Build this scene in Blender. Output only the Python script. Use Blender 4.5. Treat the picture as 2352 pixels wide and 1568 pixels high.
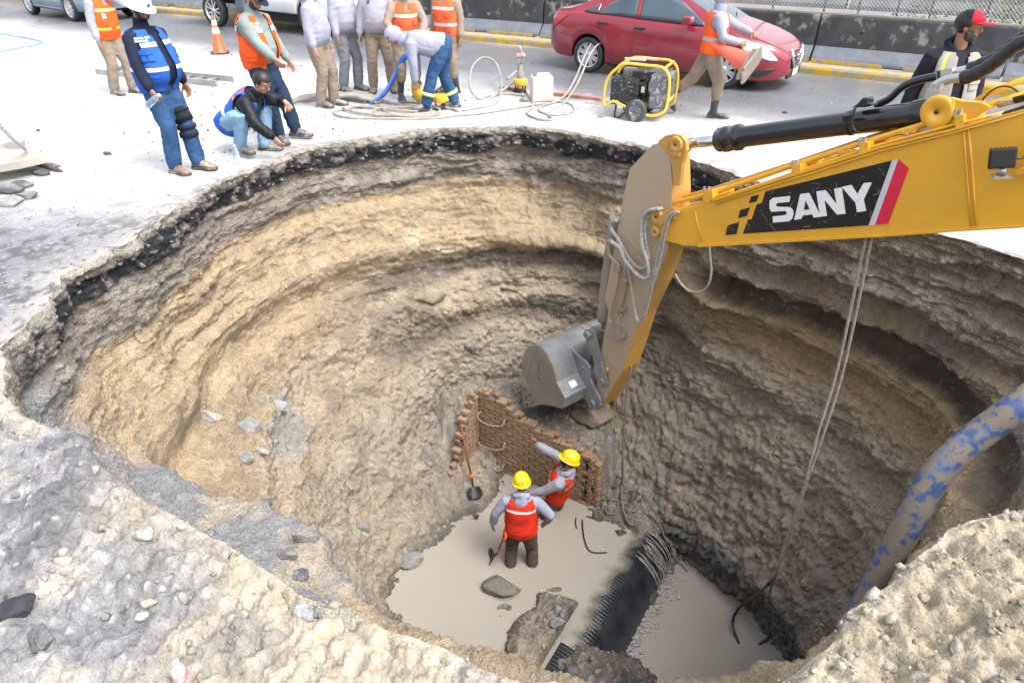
import bpy, bmesh, math, random
import numpy as np
from mathutils import Vector, Matrix
for o in list(bpy.data.objects): bpy.data.objects.remove(o)
S=bpy.context.scene; C=S.collection
R=math.radians; PI=math.pi
rnd=random.Random(7)
# ------------------------------------------------------------------ camera, sky, sun, exposure
cd=bpy.data.cameras.new('camera'); cam=bpy.data.objects.new('camera',cd); C.objects.link(cam)
cam.location=(0,0,2.5); cam.rotation_euler=(R(90-31.8),0,0)
cd.sensor_width=36; cd.lens=24; cd.clip_end=500; cd.clip_start=.05
S.camera=cam
SUN_EL,SUN_AZ=R(58),R(128)          # azimuth clockwise from +Y
w=bpy.data.worlds.new('World'); S.world=w; w.use_nodes=True
nt=w.node_tree; bg=nt.nodes['Background']
sky=nt.nodes.new('ShaderNodeTexSky'); sky.sky_type='NISHITA'; sky.sun_disc=False
sky.sun_elevation=SUN_EL; sky.sun_rotation=SUN_AZ; sky.air_density=1.2; sky.dust_density=4.0; sky.ozone_density=1.0
hsv=nt.nodes.new('ShaderNodeHueSaturation'); hsv.inputs['Saturation'].default_value=.42; hsv.inputs['Value'].default_value=1.0
nt.links.new(sky.outputs[0],hsv.inputs['Color']); nt.links.new(hsv.outputs[0],bg.inputs[0])
bg.inputs[1].default_value=.15
sl=bpy.data.lights.new('sun','SUN'); sl.energy=1.2; sl.angle=R(35); sl.color=(1,.975,.94)
so=bpy.data.objects.new('sun',sl); C.objects.link(so)
sd=Vector((math.sin(SUN_AZ)*math.cos(SUN_EL),math.cos(SUN_AZ)*math.cos(SUN_EL),math.sin(SUN_EL)))
so.rotation_euler=sd.to_track_quat('Z','Y').to_euler(); so.location=(0,0,20)
S.view_settings.view_transform='Standard'; S.view_settings.look='None'
S.view_settings.gamma=1; S.view_settings.use_curve_mapping=False
S.view_settings.exposure=1.4
S.cycles.max_bounces=6; S.cycles.diffuse_bounces=4; S.cycles.transparent_max_bounces=12
# ------------------------------------------------------------------ helpers
F=1568.;TH=R(31.8);HC=2.5
ct,st=math.cos(TH),math.sin(TH)
def ray(px,py):
    a=(px-1176)/F;b=(py-784)/F
    return Vector((a,ct-b*st,-st-b*ct))
def at(px,py,z=0.):                 # measured point of the photograph -> place on the level z
    r=ray(px,py);t=(z-HC)/r.z;return Vector((r.x*t,r.y*t,z))
def atd(px,py,D):                   # same, at distance D ahead
    r=ray(px,py);t=D/r.y;return Vector((r.x*t,D,HC+r.z*t))
def tag(o,label=None,cat=None,group=None,kind=None):
    if label:o['label']=label
    if cat:o['category']=cat
    if group:o['group']=group
    if kind:o['kind']=kind
    return o
def empty(name,loc=(0,0,0),rz=0,label=None,cat=None,group=None):
    o=bpy.data.objects.new(name,None);C.objects.link(o);o.location=loc;o.rotation_euler=(0,0,rz)
    o.empty_display_size=.1
    return tag(o,label,cat,group)
def link(name,me,parent=None,kind=None):
    o=bpy.data.objects.new(name,me);C.objects.link(o)
    if parent:o.parent=parent
    if kind:o['kind']=kind
    return o
def from_np(name,V,Fq,mats,parent=None,kind=None,smooth=True,col=None,mi=None):
    me=bpy.data.meshes.new(name);V=np.ascontiguousarray(V,np.float32);Fq=np.ascontiguousarray(Fq,np.int32)
    n=Fq.shape[1]
    me.vertices.add(len(V));me.vertices.foreach_set('co',V.ravel())
    me.loops.add(Fq.size);me.loops.foreach_set('vertex_index',Fq.ravel())
    me.polygons.add(len(Fq));me.polygons.foreach_set('loop_start',np.arange(0,Fq.size,n,dtype=np.int32))
    me.polygons.foreach_set('loop_total',np.full(len(Fq),n,np.int32))
    me.polygons.foreach_set('use_smooth',np.full(len(Fq),smooth,bool))
    for m in (mats if isinstance(mats,(list,tuple)) else [mats]):me.materials.append(m)
    if mi is not None:me.polygons.foreach_set('material_index',np.asarray(mi,np.int32))
    if col is not None:
        a=me.color_attributes.new('Col','FLOAT_COLOR','POINT')
        c4=np.ones((len(V),4),np.float32);c4[:,:3]=col;a.data.foreach_set('color',c4.ravel())
    me.update(calc_edges=True)
    return link(name,me,parent,kind)
def grid_faces(nr,nc,wrap=False):
    r=np.arange(nr-1)[:,None];c=np.arange(nc if wrap else nc-1)[None,:];c2=(c+1)%nc
    a=r*nc+c;b=r*nc+c2;d=(r+1)*nc+c;e=(r+1)*nc+c2
    return np.stack([a,b,e,d],-1).reshape(-1,4)
# numpy noise
def _h(ix,iy,iz,s):
    h=(ix.astype(np.int64)*73856093)^(iy.astype(np.int64)*19349663)^(iz.astype(np.int64)*83492791)^(s*2654435761)
    h&=0xffffffff;h=((h^(h>>15))*2246822519)&0xffffffff;h=((h^(h>>13))*3266489917)&0xffffffff;h^=h>>16
    return (h&0xffffff).astype(np.float32)/16777215.
def vn(P,s=0):
    I=np.floor(P).astype(np.int32);f=(P-I).astype(np.float32);f=f*f*(3-2*f);r=0
    for a in (0,1):
        wa=f[:,0] if a else 1-f[:,0]
        for b in (0,1):
            wb=f[:,1] if b else 1-f[:,1]
            for c in (0,1):
                wc=f[:,2] if c else 1-f[:,2]
                r=r+wa*wb*wc*_h(I[:,0]+a,I[:,1]+b,I[:,2]+c,s)
    return r*2-1
def fbm(P,sc,o=4,s=0,g=.5,l=2.1):
    r=0;a=1.;t=0
    for k in range(o):
        r=r+a*vn(P*sc+17.3*k,s+k);t+=a;a*=g;sc*=l
    return r/t
def cell(P,s=0):                    # F1 distance and cell value
    I=np.floor(P).astype(np.int32);f=(P-I).astype(np.float32);d=np.full(len(P),9.,np.float32);v=np.zeros(len(P),np.float32)
    for a in (-1,0,1):
        for b in (-1,0,1):
            for c in (-1,0,1):
                X,Y,Z=I[:,0]+a,I[:,1]+b,I[:,2]+c
                h=_h(X,Y,Z,s)
                dx=a+h-f[:,0];dy=b+_h(X,Y,Z,s+11)-f[:,1];dz=c+_h(X,Y,Z,s+23)-f[:,2]
                q=dx*dx+dy*dy+dz*dz;m=q<d;d[m]=q[m];v[m]=h[m]
    return np.sqrt(d),v
def sst(x,a,b):
    t=np.clip((x-a)/(b-a),0,1);return t*t*(3-2*t)
# materials
MC={}
def pm(name,c1,c2=None,sc=6.,rough=.6,metal=0.,bump=.0,bs=60.,dirt=None,ds=8.,da=.5,coat=0.,spec=.5,attr=False,r2=None,fine=0.,trans=0,dw=.1):
    if name in MC:return MC[name]
    m=bpy.data.materials.new(name);m.use_nodes=True;n=m.node_tree;N=n.nodes;L=n.links;b=N['Principled BSDF']
    tc=N.new('ShaderNodeTexCoord')
    def noise(s,d=5.,rg=.55):
        x=N.new('ShaderNodeTexNoise');x.inputs['Scale'].default_value=s;x.inputs['Detail'].default_value=d;x.inputs['Roughness'].default_value=rg
        L.new(tc.outputs['Object'],x.inputs['Vector']);return x.outputs['Fac']
    def ramp(f,a,c):
        x=N.new('ShaderNodeMapRange');x.inputs[1].default_value=a;x.inputs[2].default_value=c;x.interpolation_type='SMOOTHSTEP';L.new(f,x.inputs[0]);return x.outputs[0]
    def mix(f,A,B,bt='MIX'):
        x=N.new('ShaderNodeMix');x.data_type='RGBA';x.blend_type=bt
        if hasattr(f,'links'):L.new(f,x.inputs[0])
        else:x.inputs[0].default_value=f
        for k,v in ((6,A),(7,B)):
            if hasattr(v,'links'):L.new(v,x.inputs[k])
            else:x.inputs[k].default_value=(*v,1)
        return x.outputs[2]
    col=c1;fac=None
    if attr:
        a=N.new('ShaderNodeAttribute');a.attribute_name='Col';col=a.outputs['Color']
    if c2 is not None:
        fac=ramp(noise(sc),.35,.65)
        col=mix(fac,col,c2)
    if fine:
        f=noise(bs*1.3,3.);x=N.new('ShaderNodeMapRange');x.inputs[1].default_value=.3;x.inputs[2].default_value=.7;x.inputs[3].default_value=1-fine;x.inputs[4].default_value=1+fine;L.new(f,x.inputs[0])
        g=N.new('ShaderNodeCombineColor');[L.new(x.outputs[0],g.inputs[k]) for k in range(3)]
        col=mix(1.,col,g.outputs[0],'MULTIPLY')
    if dirt is not None:
        df=ramp(noise(ds,8.,.65),1-da-dw,1-da+dw)
        col=mix(df,col,dirt)
        x=N.new('ShaderNodeMapRange');x.inputs[3].default_value=rough;x.inputs[4].default_value=.85;L.new(df,x.inputs[0]);L.new(x.outputs[0],b.inputs['Roughness'])
    else:
        if r2 is not None and fac is not None:
            x=N.new('ShaderNodeMapRange');x.inputs[3].default_value=rough;x.inputs[4].default_value=r2;L.new(fac,x.inputs[0]);L.new(x.outputs[0],b.inputs['Roughness'])
        else:b.inputs['Roughness'].default_value=rough
    if hasattr(col,'links'):L.new(col,b.inputs['Base Color'])
    else:b.inputs['Base Color'].default_value=(*col,1)
    b.inputs['Metallic'].default_value=metal;b.inputs['Coat Weight'].default_value=coat;b.inputs['Coat Roughness'].default_value=.08
    b.inputs['Specular IOR Level'].default_value=spec;b.inputs['Transmission Weight'].default_value=trans
    if bump and attr:
        v=N.new('ShaderNodeTexVoronoi');v.inputs['Scale'].default_value=bs*.9;L.new(tc.outputs['Object'],v.inputs['Vector'])
        v2=N.new('ShaderNodeTexVoronoi');v2.inputs['Scale'].default_value=bs*2.3;L.new(tc.outputs['Object'],v2.inputs['Vector'])
        a1=N.new('ShaderNodeMath');a1.operation='MULTIPLY_ADD';L.new(v.outputs['Distance'],a1.inputs[0]);a1.inputs[1].default_value=-.8;L.new(noise(bs,6.,.65),a1.inputs[2])
        a2=N.new('ShaderNodeMath');a2.operation='MULTIPLY_ADD';L.new(v2.outputs['Distance'],a2.inputs[0]);a2.inputs[1].default_value=-.4;L.new(a1.outputs[0],a2.inputs[2])
        u=N.new('ShaderNodeBump');u.inputs['Strength'].default_value=bump;u.inputs['Distance'].default_value=.9/bs
        L.new(a2.outputs[0],u.inputs['Height']);L.new(u.outputs[0],b.inputs['Normal'])
    elif bump:
        u=N.new('ShaderNodeBump');u.inputs['Strength'].default_value=bump;u.inputs['Distance'].default_value=1./bs*.6
        L.new(noise(bs,6.,.6),u.inputs['Height']);L.new(u.outputs[0],b.inputs['Normal'])
    MC[name]=m;return m
# small mesh builder
class MB:
    def __init__(s):s.bm=bmesh.new();s.slot=0
    def _f(s,vs,sm=False):
        try:f=s.bm.faces.new(vs);f.smooth=sm;f.material_index=s.slot;return f
        except ValueError:return None
    def box(s,c,d,M=None,rz=0,bev=0):
        r=bmesh.ops.create_cube(s.bm,size=1);vs=r['verts'];bmesh.ops.scale(s.bm,vec=d,verts=vs)
        if bev:
            es=list({e for v in vs for e in v.link_edges});q=bmesh.ops.bevel(s.bm,geom=es,offset=bev,segments=2,affect='EDGES',profile=.6);vs=list({v for f in q['faces'] for v in f.verts}|{v for v in vs if v.is_valid})
        T=Matrix.Translation(c)@(M if M is not None else Matrix.Rotation(rz,4,'Z'))
        bmesh.ops.transform(s.bm,matrix=T,verts=vs)
        for f in {f for v in vs for f in v.link_faces}:f.material_index=s.slot
        return vs
    def tube(s,pts,r,n=8,cap=True,sq=1.,smooth=True):
        pts=[Vector(p) for p in pts];m=len(pts);rs=r if hasattr(r,'__len__') else [r]*m
        t=(pts[1]-pts[0]).normalized();up=Vector((0,0,1)) if abs(t.z)<.9 else Vector((1,0,0))
        u=t.cross(up).normalized();prev=[];first=None
        for i,p in enumerate(pts):
            t=((pts[min(i+1,m-1)]-pts[max(i-1,0)])).normalized()
            u=(u-t*u.dot(t)).normalized();v=t.cross(u)
            ring=[s.bm.verts.new(p+(u*math.cos(2*PI*k/n)+v*math.sin(2*PI*k/n)*sq)*rs[i]) for k in range(n)]
            if prev:
                for k in range(n):s._f([prev[k],prev[(k+1)%n],ring[(k+1)%n],ring[k]],smooth)
            else:first=ring
            prev=ring
        if cap:s._f(first[::-1]);s._f(prev)
    def lathe(s,pr,M=Matrix.Identity(4),n=24,smooth=True):      # profile (r,z)
        prev=None
        for r,z in pr:
            if r<1e-6:ring=[s.bm.verts.new(M@Vector((0,0,z)))]
            else:ring=[s.bm.verts.new(M@Vector((r*math.cos(2*PI*k/n),r*math.sin(2*PI*k/n),z))) for k in range(n)]
            if prev:
                a,b=prev,ring
                for k in range(n):
                    j=(k+1)%n
                    if len(a)==1 and len(b)==1:continue
                    if len(a)==1:s._f([a[0],b[j],b[k]][::-1],smooth)
                    elif len(b)==1:s._f([a[k],a[j],b[0]],smooth)
                    else:s._f([a[k],a[j],b[j],b[k]],smooth)
            prev=ring
    def prism(s,pts,off,smooth=False):   # polygon pts (3D) extruded by vector off
        off=Vector(off);a=[s.bm.verts.new(Vector(p)) for p in pts];b=[s.bm.verts.new(Vector(p)+off) for p in pts];n=len(pts)
        s._f(a);s._f(b[::-1])
        for k in range(n):s._f([a[k],b[k],b[(k+1)%n],a[(k+1)%n]],smooth)
    def loft(s,rings,smooth=True,caps=True,close=True):
        prev=None;first=None
        for rg in rings:
            ring=[s.bm.verts.new(p) for p in rg];n=len(ring)
            if prev:
                for k in range(n if close else n-1):s._f([prev[k],prev[(k+1)%n],ring[(k+1)%n],ring[k]],smooth)
            else:first=ring
            prev=ring
        if caps:s._f(first[::-1]);s._f(prev)
    def build(s,name,mats,parent=None,kind=None,bev=0,tri=False,smooth_all=False,recalc=True):
        bm=s.bm
        if recalc:bmesh.ops.recalc_face_normals(bm,faces=bm.faces)
        if bev:
            es=[e for e in bm.edges if len(e.link_faces)==2 and e.calc_face_angle(0)>.5]
            bmesh.ops.bevel(bm,geom=es,offset=bev,segments=2,affect='EDGES',profile=.6,clamp_overlap=True)
        if smooth_all:
            for f in bm.faces:f.smooth=True
        me=bpy.data.meshes.new(name);bm.to_mesh(me);bm.free()
        for m in (mats if isinstance(mats,(list,tuple)) else [mats]):me.materials.append(m)
        return link(name,me,parent,kind)
def copy_tree(o,parent=None):
    c=o.copy();C.objects.link(c)
    if parent:c.parent=parent
    for ch in [x for x in bpy.data.objects if x.parent==o]:copy_tree(ch,c)
    return c
def spline(pts,n=8):
    pts=[Vector(p) for p in pts];P=[2*pts[0]-pts[1]]+pts+[2*pts[-1]-pts[-2]];out=[]
    for i in range(1,len(P)-2):
        a,b,c,d=P[i-1],P[i],P[i+1],P[i+2]
        for k in range(n):
            t=k/n;out.append(.5*((2*b)+(c-a)*t+(2*a-5*b+4*c-d)*t*t+(3*b-a-3*c+d)*t**3))
    out.append(pts[-1]);return out
# ------------------------------------------------------------------ pit, ground, water
CX0,CY0=.6,5.6
rim=[(-3.5,3.94),(-3.53,4.56),(-3.65,5.08),(-3.5,5.7),(-3.4,6.4),(-3.35,7.09),(-2.98,8.0),(-2.63,8.63),(-2.06,9.13),(-1.3,9.57),(.15,9.8),(.75,9.55),(1.3,9.13),
 (2.23,8.17),(2.6,7.6),(2.92,7.2),(3.5,6.5),(4.05,5.85),(4.4,5.34),(4.65,4.7),(4.6,4.0),(4.1,3.3),(3.3,2.7),(2.55,2.25),(1.83,1.98),(1.4,1.72),(.98,1.52),(.7,1.52),(.2,1.55),(-.05,1.58),(-.42,1.72),(-1.14,2.1),(-1.82,2.51),(-2.42,3.02),(-2.91,3.22),(-3.27,3.58)]
ra=np.array(rim)-[CX0,CY0];az=np.degrees(np.arctan2(ra[:,1],ra[:,0]));rr=np.hypot(ra[:,0],ra[:,1])
o_=np.argsort(az);az=az[o_];rr=rr[o_];az3=np.concatenate([az-360,az,az+360]);rr3=np.tile(rr,3)
def rimR(d):return np.interp((d+180)%360-180,az3,rr3)
# azimuth nodes and radii of the lower levels (m from the centre)
AZN=np.array([-180,-165,-150,-135,-120,-90,-60,-30,-12,0,15,30,45,60,75,90,105,120,135,150,165,180.])
LV={-1.5:[3.95,4.05,3.35,2.95,3.1,3.4,3.2,3.4,3.9,3.85,3.5,3.1,2.95,3.15,3.4,3.65,3.85,4.0,4.1,4.15,4.1,3.95],
    -2.3:[3.3,3.2,2.85,2.65,2.6,3.2,3.1,3.4,3.7,3.6,3.3,3.05,3.05,3.3,3.5,3.55,3.55,3.55,3.65,3.7,3.6,3.3],
    -3.3:[2.75,2.55,2.4,2.2,2.2,2.8,2.8,3.2,3.3,3.15,2.95,2.8,2.8,3.05,3.2,3.1,3.05,3.0,2.9,2.85,2.8,2.75],
    -4.75:[2.15,1.95,1.95,1.8,1.5,1.9,2.4,3.0,2.85,2.55,2.25,2.05,1.9,1.78,1.95,2.3,2.75,2.9,2.35,1.95,2.0,2.15],
    -5.7:[2.0,1.8,1.8,1.7,1.4,1.9,2.4,3.0,2.85,2.55,2.25,2.05,1.85,1.65,1.85,2.2,2.7,2.8,2.2,1.85,1.9,2.0]}
NC=1600
# columns: finer where the rim runs close to the camera
ph=np.linspace(-180,180,4001)[:-1]
Rp=rimR(ph);X=CX0+Rp*np.cos(np.radians(ph));Y=CY0+Rp*np.sin(np.radians(ph))
seg=np.hypot(np.roll(X,-1)-X,np.roll(Y,-1)-Y);dist=np.clip(Y*.85+1.3,2.6,9.8)
wt=seg/dist**.75*np.where((ph>-50)&(ph<-15),.6,1);cum=np.concatenate([[0],np.cumsum(wt)]);cum/=cum[-1]
PHI=np.interp(np.arange(NC)/NC,cum,np.concatenate([ph,[180.]]))
cp,sp=np.cos(np.radians(PHI)),np.sin(np.radians(PHI))
R0=rimR(PHI)
Prim=np.stack([CX0+R0*cp,CY0+R0*sp,0*cp],1).astype(np.float32)
far=sst(Prim[:,1],3.2,4.6)
R0=R0+.07*fbm(Prim,1.6,3,3)+(.05*fbm(Prim,5.,4,5)+.06*np.abs(fbm(Prim,3.2,3,6)))*(.6+.4*far)
lev=[-1.5,-2.3,-3.3,-4.75,-5.7]
Rz=np.stack([R0,R0+.04*far,R0+.02*far-.05*(1-far)]+[np.interp(PHI,AZN,LV[z]) for z in lev],0)
zs=np.array([0,-.32,-.72]+lev)
NR=330
zr=np.concatenate([np.linspace(0,-.05,5)[:-1],np.linspace(-.05,-.9,70)[:-1],np.linspace(-.9,-3.3,160)[:-1],np.linspace(-3.3,-5.6,100)])
NR=len(zr)
RR=np.empty((NR,NC),np.float32)
k=np.clip(np.searchsorted(-zs,-zr,side='right')-1,0,len(zs)-2);t=(zr-zs[k])/(zs[k+1]-zs[k]);t=t[:,None]
for i in range(NR):
    kk=k[i];a=Rz[max(kk-1,0)];b=Rz[kk];c=Rz[kk+1];tt=t[i]
    RR[i]=b+(c-b)*(tt if kk<3 else tt)
# smooth in z a little
for _ in range(6):RR[4:-1]=(RR[3:-2]+2*RR[4:-1]+RR[5:])/4
def surf(RR,zz):
    return np.stack([CX0+RR*cp,CY0+RR*sp,np.broadcast_to(zz,RR.shape)],-1).astype(np.float32)
P=surf(RR,zr[:,None]);
def normals(P):
    du=np.roll(P,-1,1)-np.roll(P,1,1);dv=np.empty_like(P);dv[1:-1]=P[2:]-P[:-2];dv[0]=P[1]-P[0];dv[-1]=P[-1]-P[-2]
    n=np.cross(du,dv);n/=np.maximum(np.linalg.norm(n,axis=-1,keepdims=True),1e-9);return n
N=normals(P);inward=np.stack([-cp,-sp,0*cp],-1)[None]
sgn=np.sign((N*inward).sum(-1,keepdims=True));N=N*np.where(sgn==0,1,sgn)
shp=P.shape;Pf=P.reshape(-1,3);Nf=N.reshape(-1,3);zf=Pf[:,2];fr=np.broadcast_to(far,shp[:2]).reshape(-1)
phf=np.broadcast_to(PHI,shp[:2]).reshape(-1)
right=sst(phf,-40,-20)*(1-sst(phf,45,62))        # the gravelly right hand wall
left=np.maximum(sst(phf,120,150),sst(-phf,150,160))
# bedding coordinate: strata dip gently and wobble
tilt=.10*right+.06*fbm(Pf,.7,2,31)+.035*fbm(Pf,3.,3,33)+.10*(Pf[:,0]-.5)*.25*right
zb=zf+tilt
A=np.array([.5,.5,3.])
bed=fbm(Pf*A,2.6,4,41,.55)
big=fbm(Pf,1.15,3,43);mid_=fbm(Pf,4.5,4,45);fine=fbm(Pf,16.,3,47)
d1,v1=cell(Pf*11.,51);d2,v2=cell(Pf*24.,52);d3,v3=cell(Pf*5.2,53)
low=sst(-zb,1.7,2.5)                             # lower, clumpy zone
ledge=lambda z0,w,a:a*np.exp(-((zb-z0)/w)**2)
rg1=1-2*np.abs(fbm(Pf,7.,2,201));rg2=1-2*np.abs(fbm(Pf,17.,2,203));rg3=1-2*np.abs(vn(Pf*38.,205))
D=.19*big*sst(-zf,.3,1.2)+.055*mid_+.02*fine-(.018+.008*low)*rg1-(.008+.005*low)*rg2+(.014+.012*low)*fbm(Pf,26.,3,207,.6)+.010*vn(Pf*55.,208)+(.5-cell(Pf*44.,209)[0])*(.010+.010*low)
D+=bed*(.055+.06*right)*(1-low*.35)+.03*np.sign(bed)*np.abs(bed)**.4*(1-low*.9)*sst(fbm(Pf,1.3,2,221),-.35,.25)
D+=(.5-d1)*(.034*low+.018+.02*right)*(.3+1.4*v1*v1)+(.5-d2)*(.016+.012*low)*(.5+v2)+(.5-d3)*.09*low*sst(d3*-1,-.75,-.2)
D+=ledge(-1.52,.13,.13)-ledge(-1.8,.14,.10)-ledge(-.86,.07,.05)+ledge(-.62,.1,.04)+ledge(-2.35,.12,.07)*(big>-.2)-ledge(-2.62,.16,.08)
D+=right*(ledge(-1.0,.12,.10)-ledge(-1.3,.16,.16)-ledge(-.38,.05,.05))
asph=1-sst(-zf,.20+.07*0,.34)
aw=.33+.11*fbm(Pf*np.array([1,1,.01]),1.4,3,61)  # thickness of the asphalt
lf=1-sst(phf,-35,-25)*(1-sst(phf,24,34));isa=(1-sst(-zf,aw-.012,aw+.012))*fr*lf
D=D*(1-isa*.35)+isa*(.035+.03*fbm(Pf,7.,4,63)+(.5-d2)*.03)
D*=np.clip(-zf/.03,.15,1)
# vertical fluting low on the right
rockz=right*sst(-zf,3.4,4.0)
D+=.7*rockz*(.5-cell(Pf*np.array([7,7,2.]),71)[0])*.14
Pd=Pf+Nf*D[:,None]
# colours of the strata
def c(*a):return np.array(a,np.float32)
def mixc(A,B,f):f=np.asarray(f)[:,None];return A*(1-f)+B*f
n1=fbm(Pf,2.2,4,81);n2=fbm(Pf,9.,4,83);n3=fbm(Pf*A,3.5,4,85)
col=np.tile(c(.25,.205,.155),(len(Pf),1))
base_g=mixc(np.tile(c(.20,.17,.14),(len(Pf),1)),c(.27,.24,.205),sst(n2,-.2,.4))
ochre=mixc(np.tile(c(.37,.285,.18),(len(Pf),1)),c(.29,.23,.155),sst(n3,-.25,.35));ochre=mixc(ochre,c(.43,.35,.235),sst(n1,.1,.55))
dark=mixc(np.tile(c(.14,.115,.09),(len(Pf),1)),c(.21,.17,.13),sst(n2,-.1,.5))
beige=mixc(np.tile(c(.35,.29,.21),(len(Pf),1)),c(.23,.19,.145),sst(n1,-.1,.4))
taupe=mixc(np.tile(c(.32,.275,.215),(len(Pf),1)),c(.245,.21,.17),sst(n1,-.05,.45));taupe=mixc(taupe,c(.34,.295,.225),sst(n2,.1,.6))
b0=zb+.06*n2+.10*n1
b0=b0+.38*left*sst(-zf,.9,1.4)
col=mixc(base_g,ochre,sst(-b0,.74,.80))
col=mixc(col,dark,sst(-b0,1.62,1.70)*(1-.65*left))
col=mixc(col,beige,sst(-b0,1.86,1.98))
col=mixc(col,dark,sst(-b0,2.42,2.5)*(1-sst(-b0,2.62,2.8))*.8*(1-.7*left))
col=mixc(col,taupe,sst(-b0,2.55,3.1))
# right wall: gravel grey, dark overhang, ochre brown, brown
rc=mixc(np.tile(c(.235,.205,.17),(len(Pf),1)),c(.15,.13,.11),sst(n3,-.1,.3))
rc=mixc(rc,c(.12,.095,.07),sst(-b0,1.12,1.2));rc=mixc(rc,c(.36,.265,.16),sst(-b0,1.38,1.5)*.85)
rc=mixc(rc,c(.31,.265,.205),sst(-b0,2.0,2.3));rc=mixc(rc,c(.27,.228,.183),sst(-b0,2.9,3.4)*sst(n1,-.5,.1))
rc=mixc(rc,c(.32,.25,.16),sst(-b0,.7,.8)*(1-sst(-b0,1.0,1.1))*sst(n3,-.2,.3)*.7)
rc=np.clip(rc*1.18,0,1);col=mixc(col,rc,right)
col=mixc(col,c(.18,.16,.142),rockz*sst(n3,-.1,.35)*.6)
# grey rock faces low on the left, grey gravel slope under the near left edge
lr=np.exp(-(((Pf[:,0]+2.75)/.55)**2+((Pf[:,1]-6.2)/.7)**2+((Pf[:,2]+2.6)/.55)**2))
rock=mixc(np.tile(c(.27,.26,.245),(len(Pf),1)),c(.34,.26,.16),sst(fbm(Pf,2.2,3,91),0,.3))
col=mixc(col,rock,sst(lr+.5*n1,.42,.6)*.8)
nl=sst(-phf,118,128)*(1-sst(-phf,158,166))
col=mixc(col,mixc(np.tile(c(.22,.222,.225),(len(Pf),1)),c(.34,.30,.24),sst(n1+.4*n2,.0,.35)),nl*sst(-zf,.12,.3)*(1-sst(-zf,2.1,2.8)))
# damp, greenish clay close to the water on the right
col=mixc(col,c(.23,.25,.24),right*sst(-zf,4.35,4.7)*sst(n1,-.3,.1))
# near edge: loose pale soil
col=mixc(col,mixc(np.tile(c(.40,.34,.24),(len(Pf),1)),c(.30,.28,.25),sst(n1,-.2,.3)),(1-fr)*(1-sst(-zf,.25,.5)))
# asphalt: black where broken, speckled with light stone
ac=mixc(np.tile(c(.022,.024,.028),(len(Pf),1)),c(.30,.28,.25),(v2>.80)*sst(-d2,-.5,-.3)*.9)
ac=mixc(ac,c(.33,.30,.26),sst(n2,.12,.4)*.65)
ac=mixc(ac,c(.38,.35,.3),(1-sst(-zf,.02,.09+.05))*.8)
col=mixc(col,ac,isa)
col*=(1+.16*(v1-.5)+.22*(v2-.5)+.1*fine)[:,None]
peb=(v2>.9)&(d2<.36);col[peb]=col[peb]*.5+c(.30,.29,.27)*.6
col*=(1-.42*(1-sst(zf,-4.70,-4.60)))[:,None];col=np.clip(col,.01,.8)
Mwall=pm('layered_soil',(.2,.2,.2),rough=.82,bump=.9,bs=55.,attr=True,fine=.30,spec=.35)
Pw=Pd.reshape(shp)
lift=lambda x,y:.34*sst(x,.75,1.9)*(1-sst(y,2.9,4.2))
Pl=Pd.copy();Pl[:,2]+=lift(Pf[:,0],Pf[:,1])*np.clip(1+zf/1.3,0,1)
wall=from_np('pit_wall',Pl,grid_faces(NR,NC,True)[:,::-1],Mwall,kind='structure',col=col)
# --- ground outside the rim
NG=200
s1=np.concatenate([np.linspace(0,1.8,130),1.8+np.cumsum(np.geomspace(.02,9.,NG-130))])
zg=np.zeros((NG,NC))
rn=R0[None,:]+s1[:,None]
G=np.stack([CX0+rn*cp,CY0+rn*sp,zg],-1).astype(np.float32)
G=G+(Pw[0]-G[0])[None]*np.exp(-s1/.05)[:,None,None]
Gf=G.reshape(-1,3).copy();sf=np.repeat(s1,NC)
gx,gy=Gf[:,0],Gf[:,1]
def rough_zone(x,y):               # 1 = loose rubble close to the camera, 0 = paved road
    n=np.minimum(1,np.maximum(0,1))
    a=1-sst(y+.28*np.minimum(x+3.2,0)*0,3.3,4.9)
    b=(1-sst(x,-3.5,-2.4))*(1-sst(y,5.6,7.9))*.98       # broken surface on the left
    e=sst(x,3.6,4.6)*(1-sst(y,4.6,5.6))
    return np.clip(np.maximum(np.maximum(a,b),e),0,1)
def ground_h(P,hi=True):
    x,y=P[:,0],P[:,1]
    q=np.stack([x,y,0*x],1)
    rz=rough_zone(x,y)
    h=.035*fbm(q,1.2,3,101)*rz+.012*fbm(q,.5,3,103)*(1-rz)*(y<14)
    near=1-sst(y,2.9,3.9)
    h=h+near*(.05*fbm(q,2.6,4,105)+.02)
    h=h+.16*np.exp(-(((x-2.9)/.9)**2+((y-1.5)/.6)**2))+.10*np.exp(-(((x-.9)/.9)**2+((y-1.2)/.3)**2))+.08*np.exp(-(((x+2.2)/.6)**2+((y-2.75)/.35)**2))
    return h,rz,near
def ground_d(P):
    x,y=P[:,0],P[:,1];q=np.stack([x,y,0*x],1)
    h,rz,near=ground_h(P)
    near2=np.clip(near+rz*.25,0,1)
    m=near2>.01
    e1=np.zeros(len(x));e2=e1.copy();w1=e1.copy();w2=e1.copy();e3=e1.copy()
    a,b=cell(q[m]*13.,111);e1[m]=a;w1[m]=b
    a,b=cell(q[m]*30.,112);e2[m]=a;w2[m]=b
    a,b=cell(q[m]*5.,113);e3[m]=a
    f=fbm(q,30.,3,115)
    rb=1+.45*sst(x,.3,1.3)*near
    h2=near2*rb*((.5-e1)*.05+(.5-e2)*.026+(.55-e3)*.05*np.clip(fbm(q,1.7,2,117)+.4,0,1))+f*(.004+.011*near2)-near2*(.024*(1-2*np.abs(fbm(q,11.,2,215)))+.013*(1-2*np.abs(fbm(q,27.,2,217)))+.006*vn(q*60.,219))+rz*(1-near)*.010*fbm(q,12.,4,119)
    return h+h2,rz,near,w1,w2,e2
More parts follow.
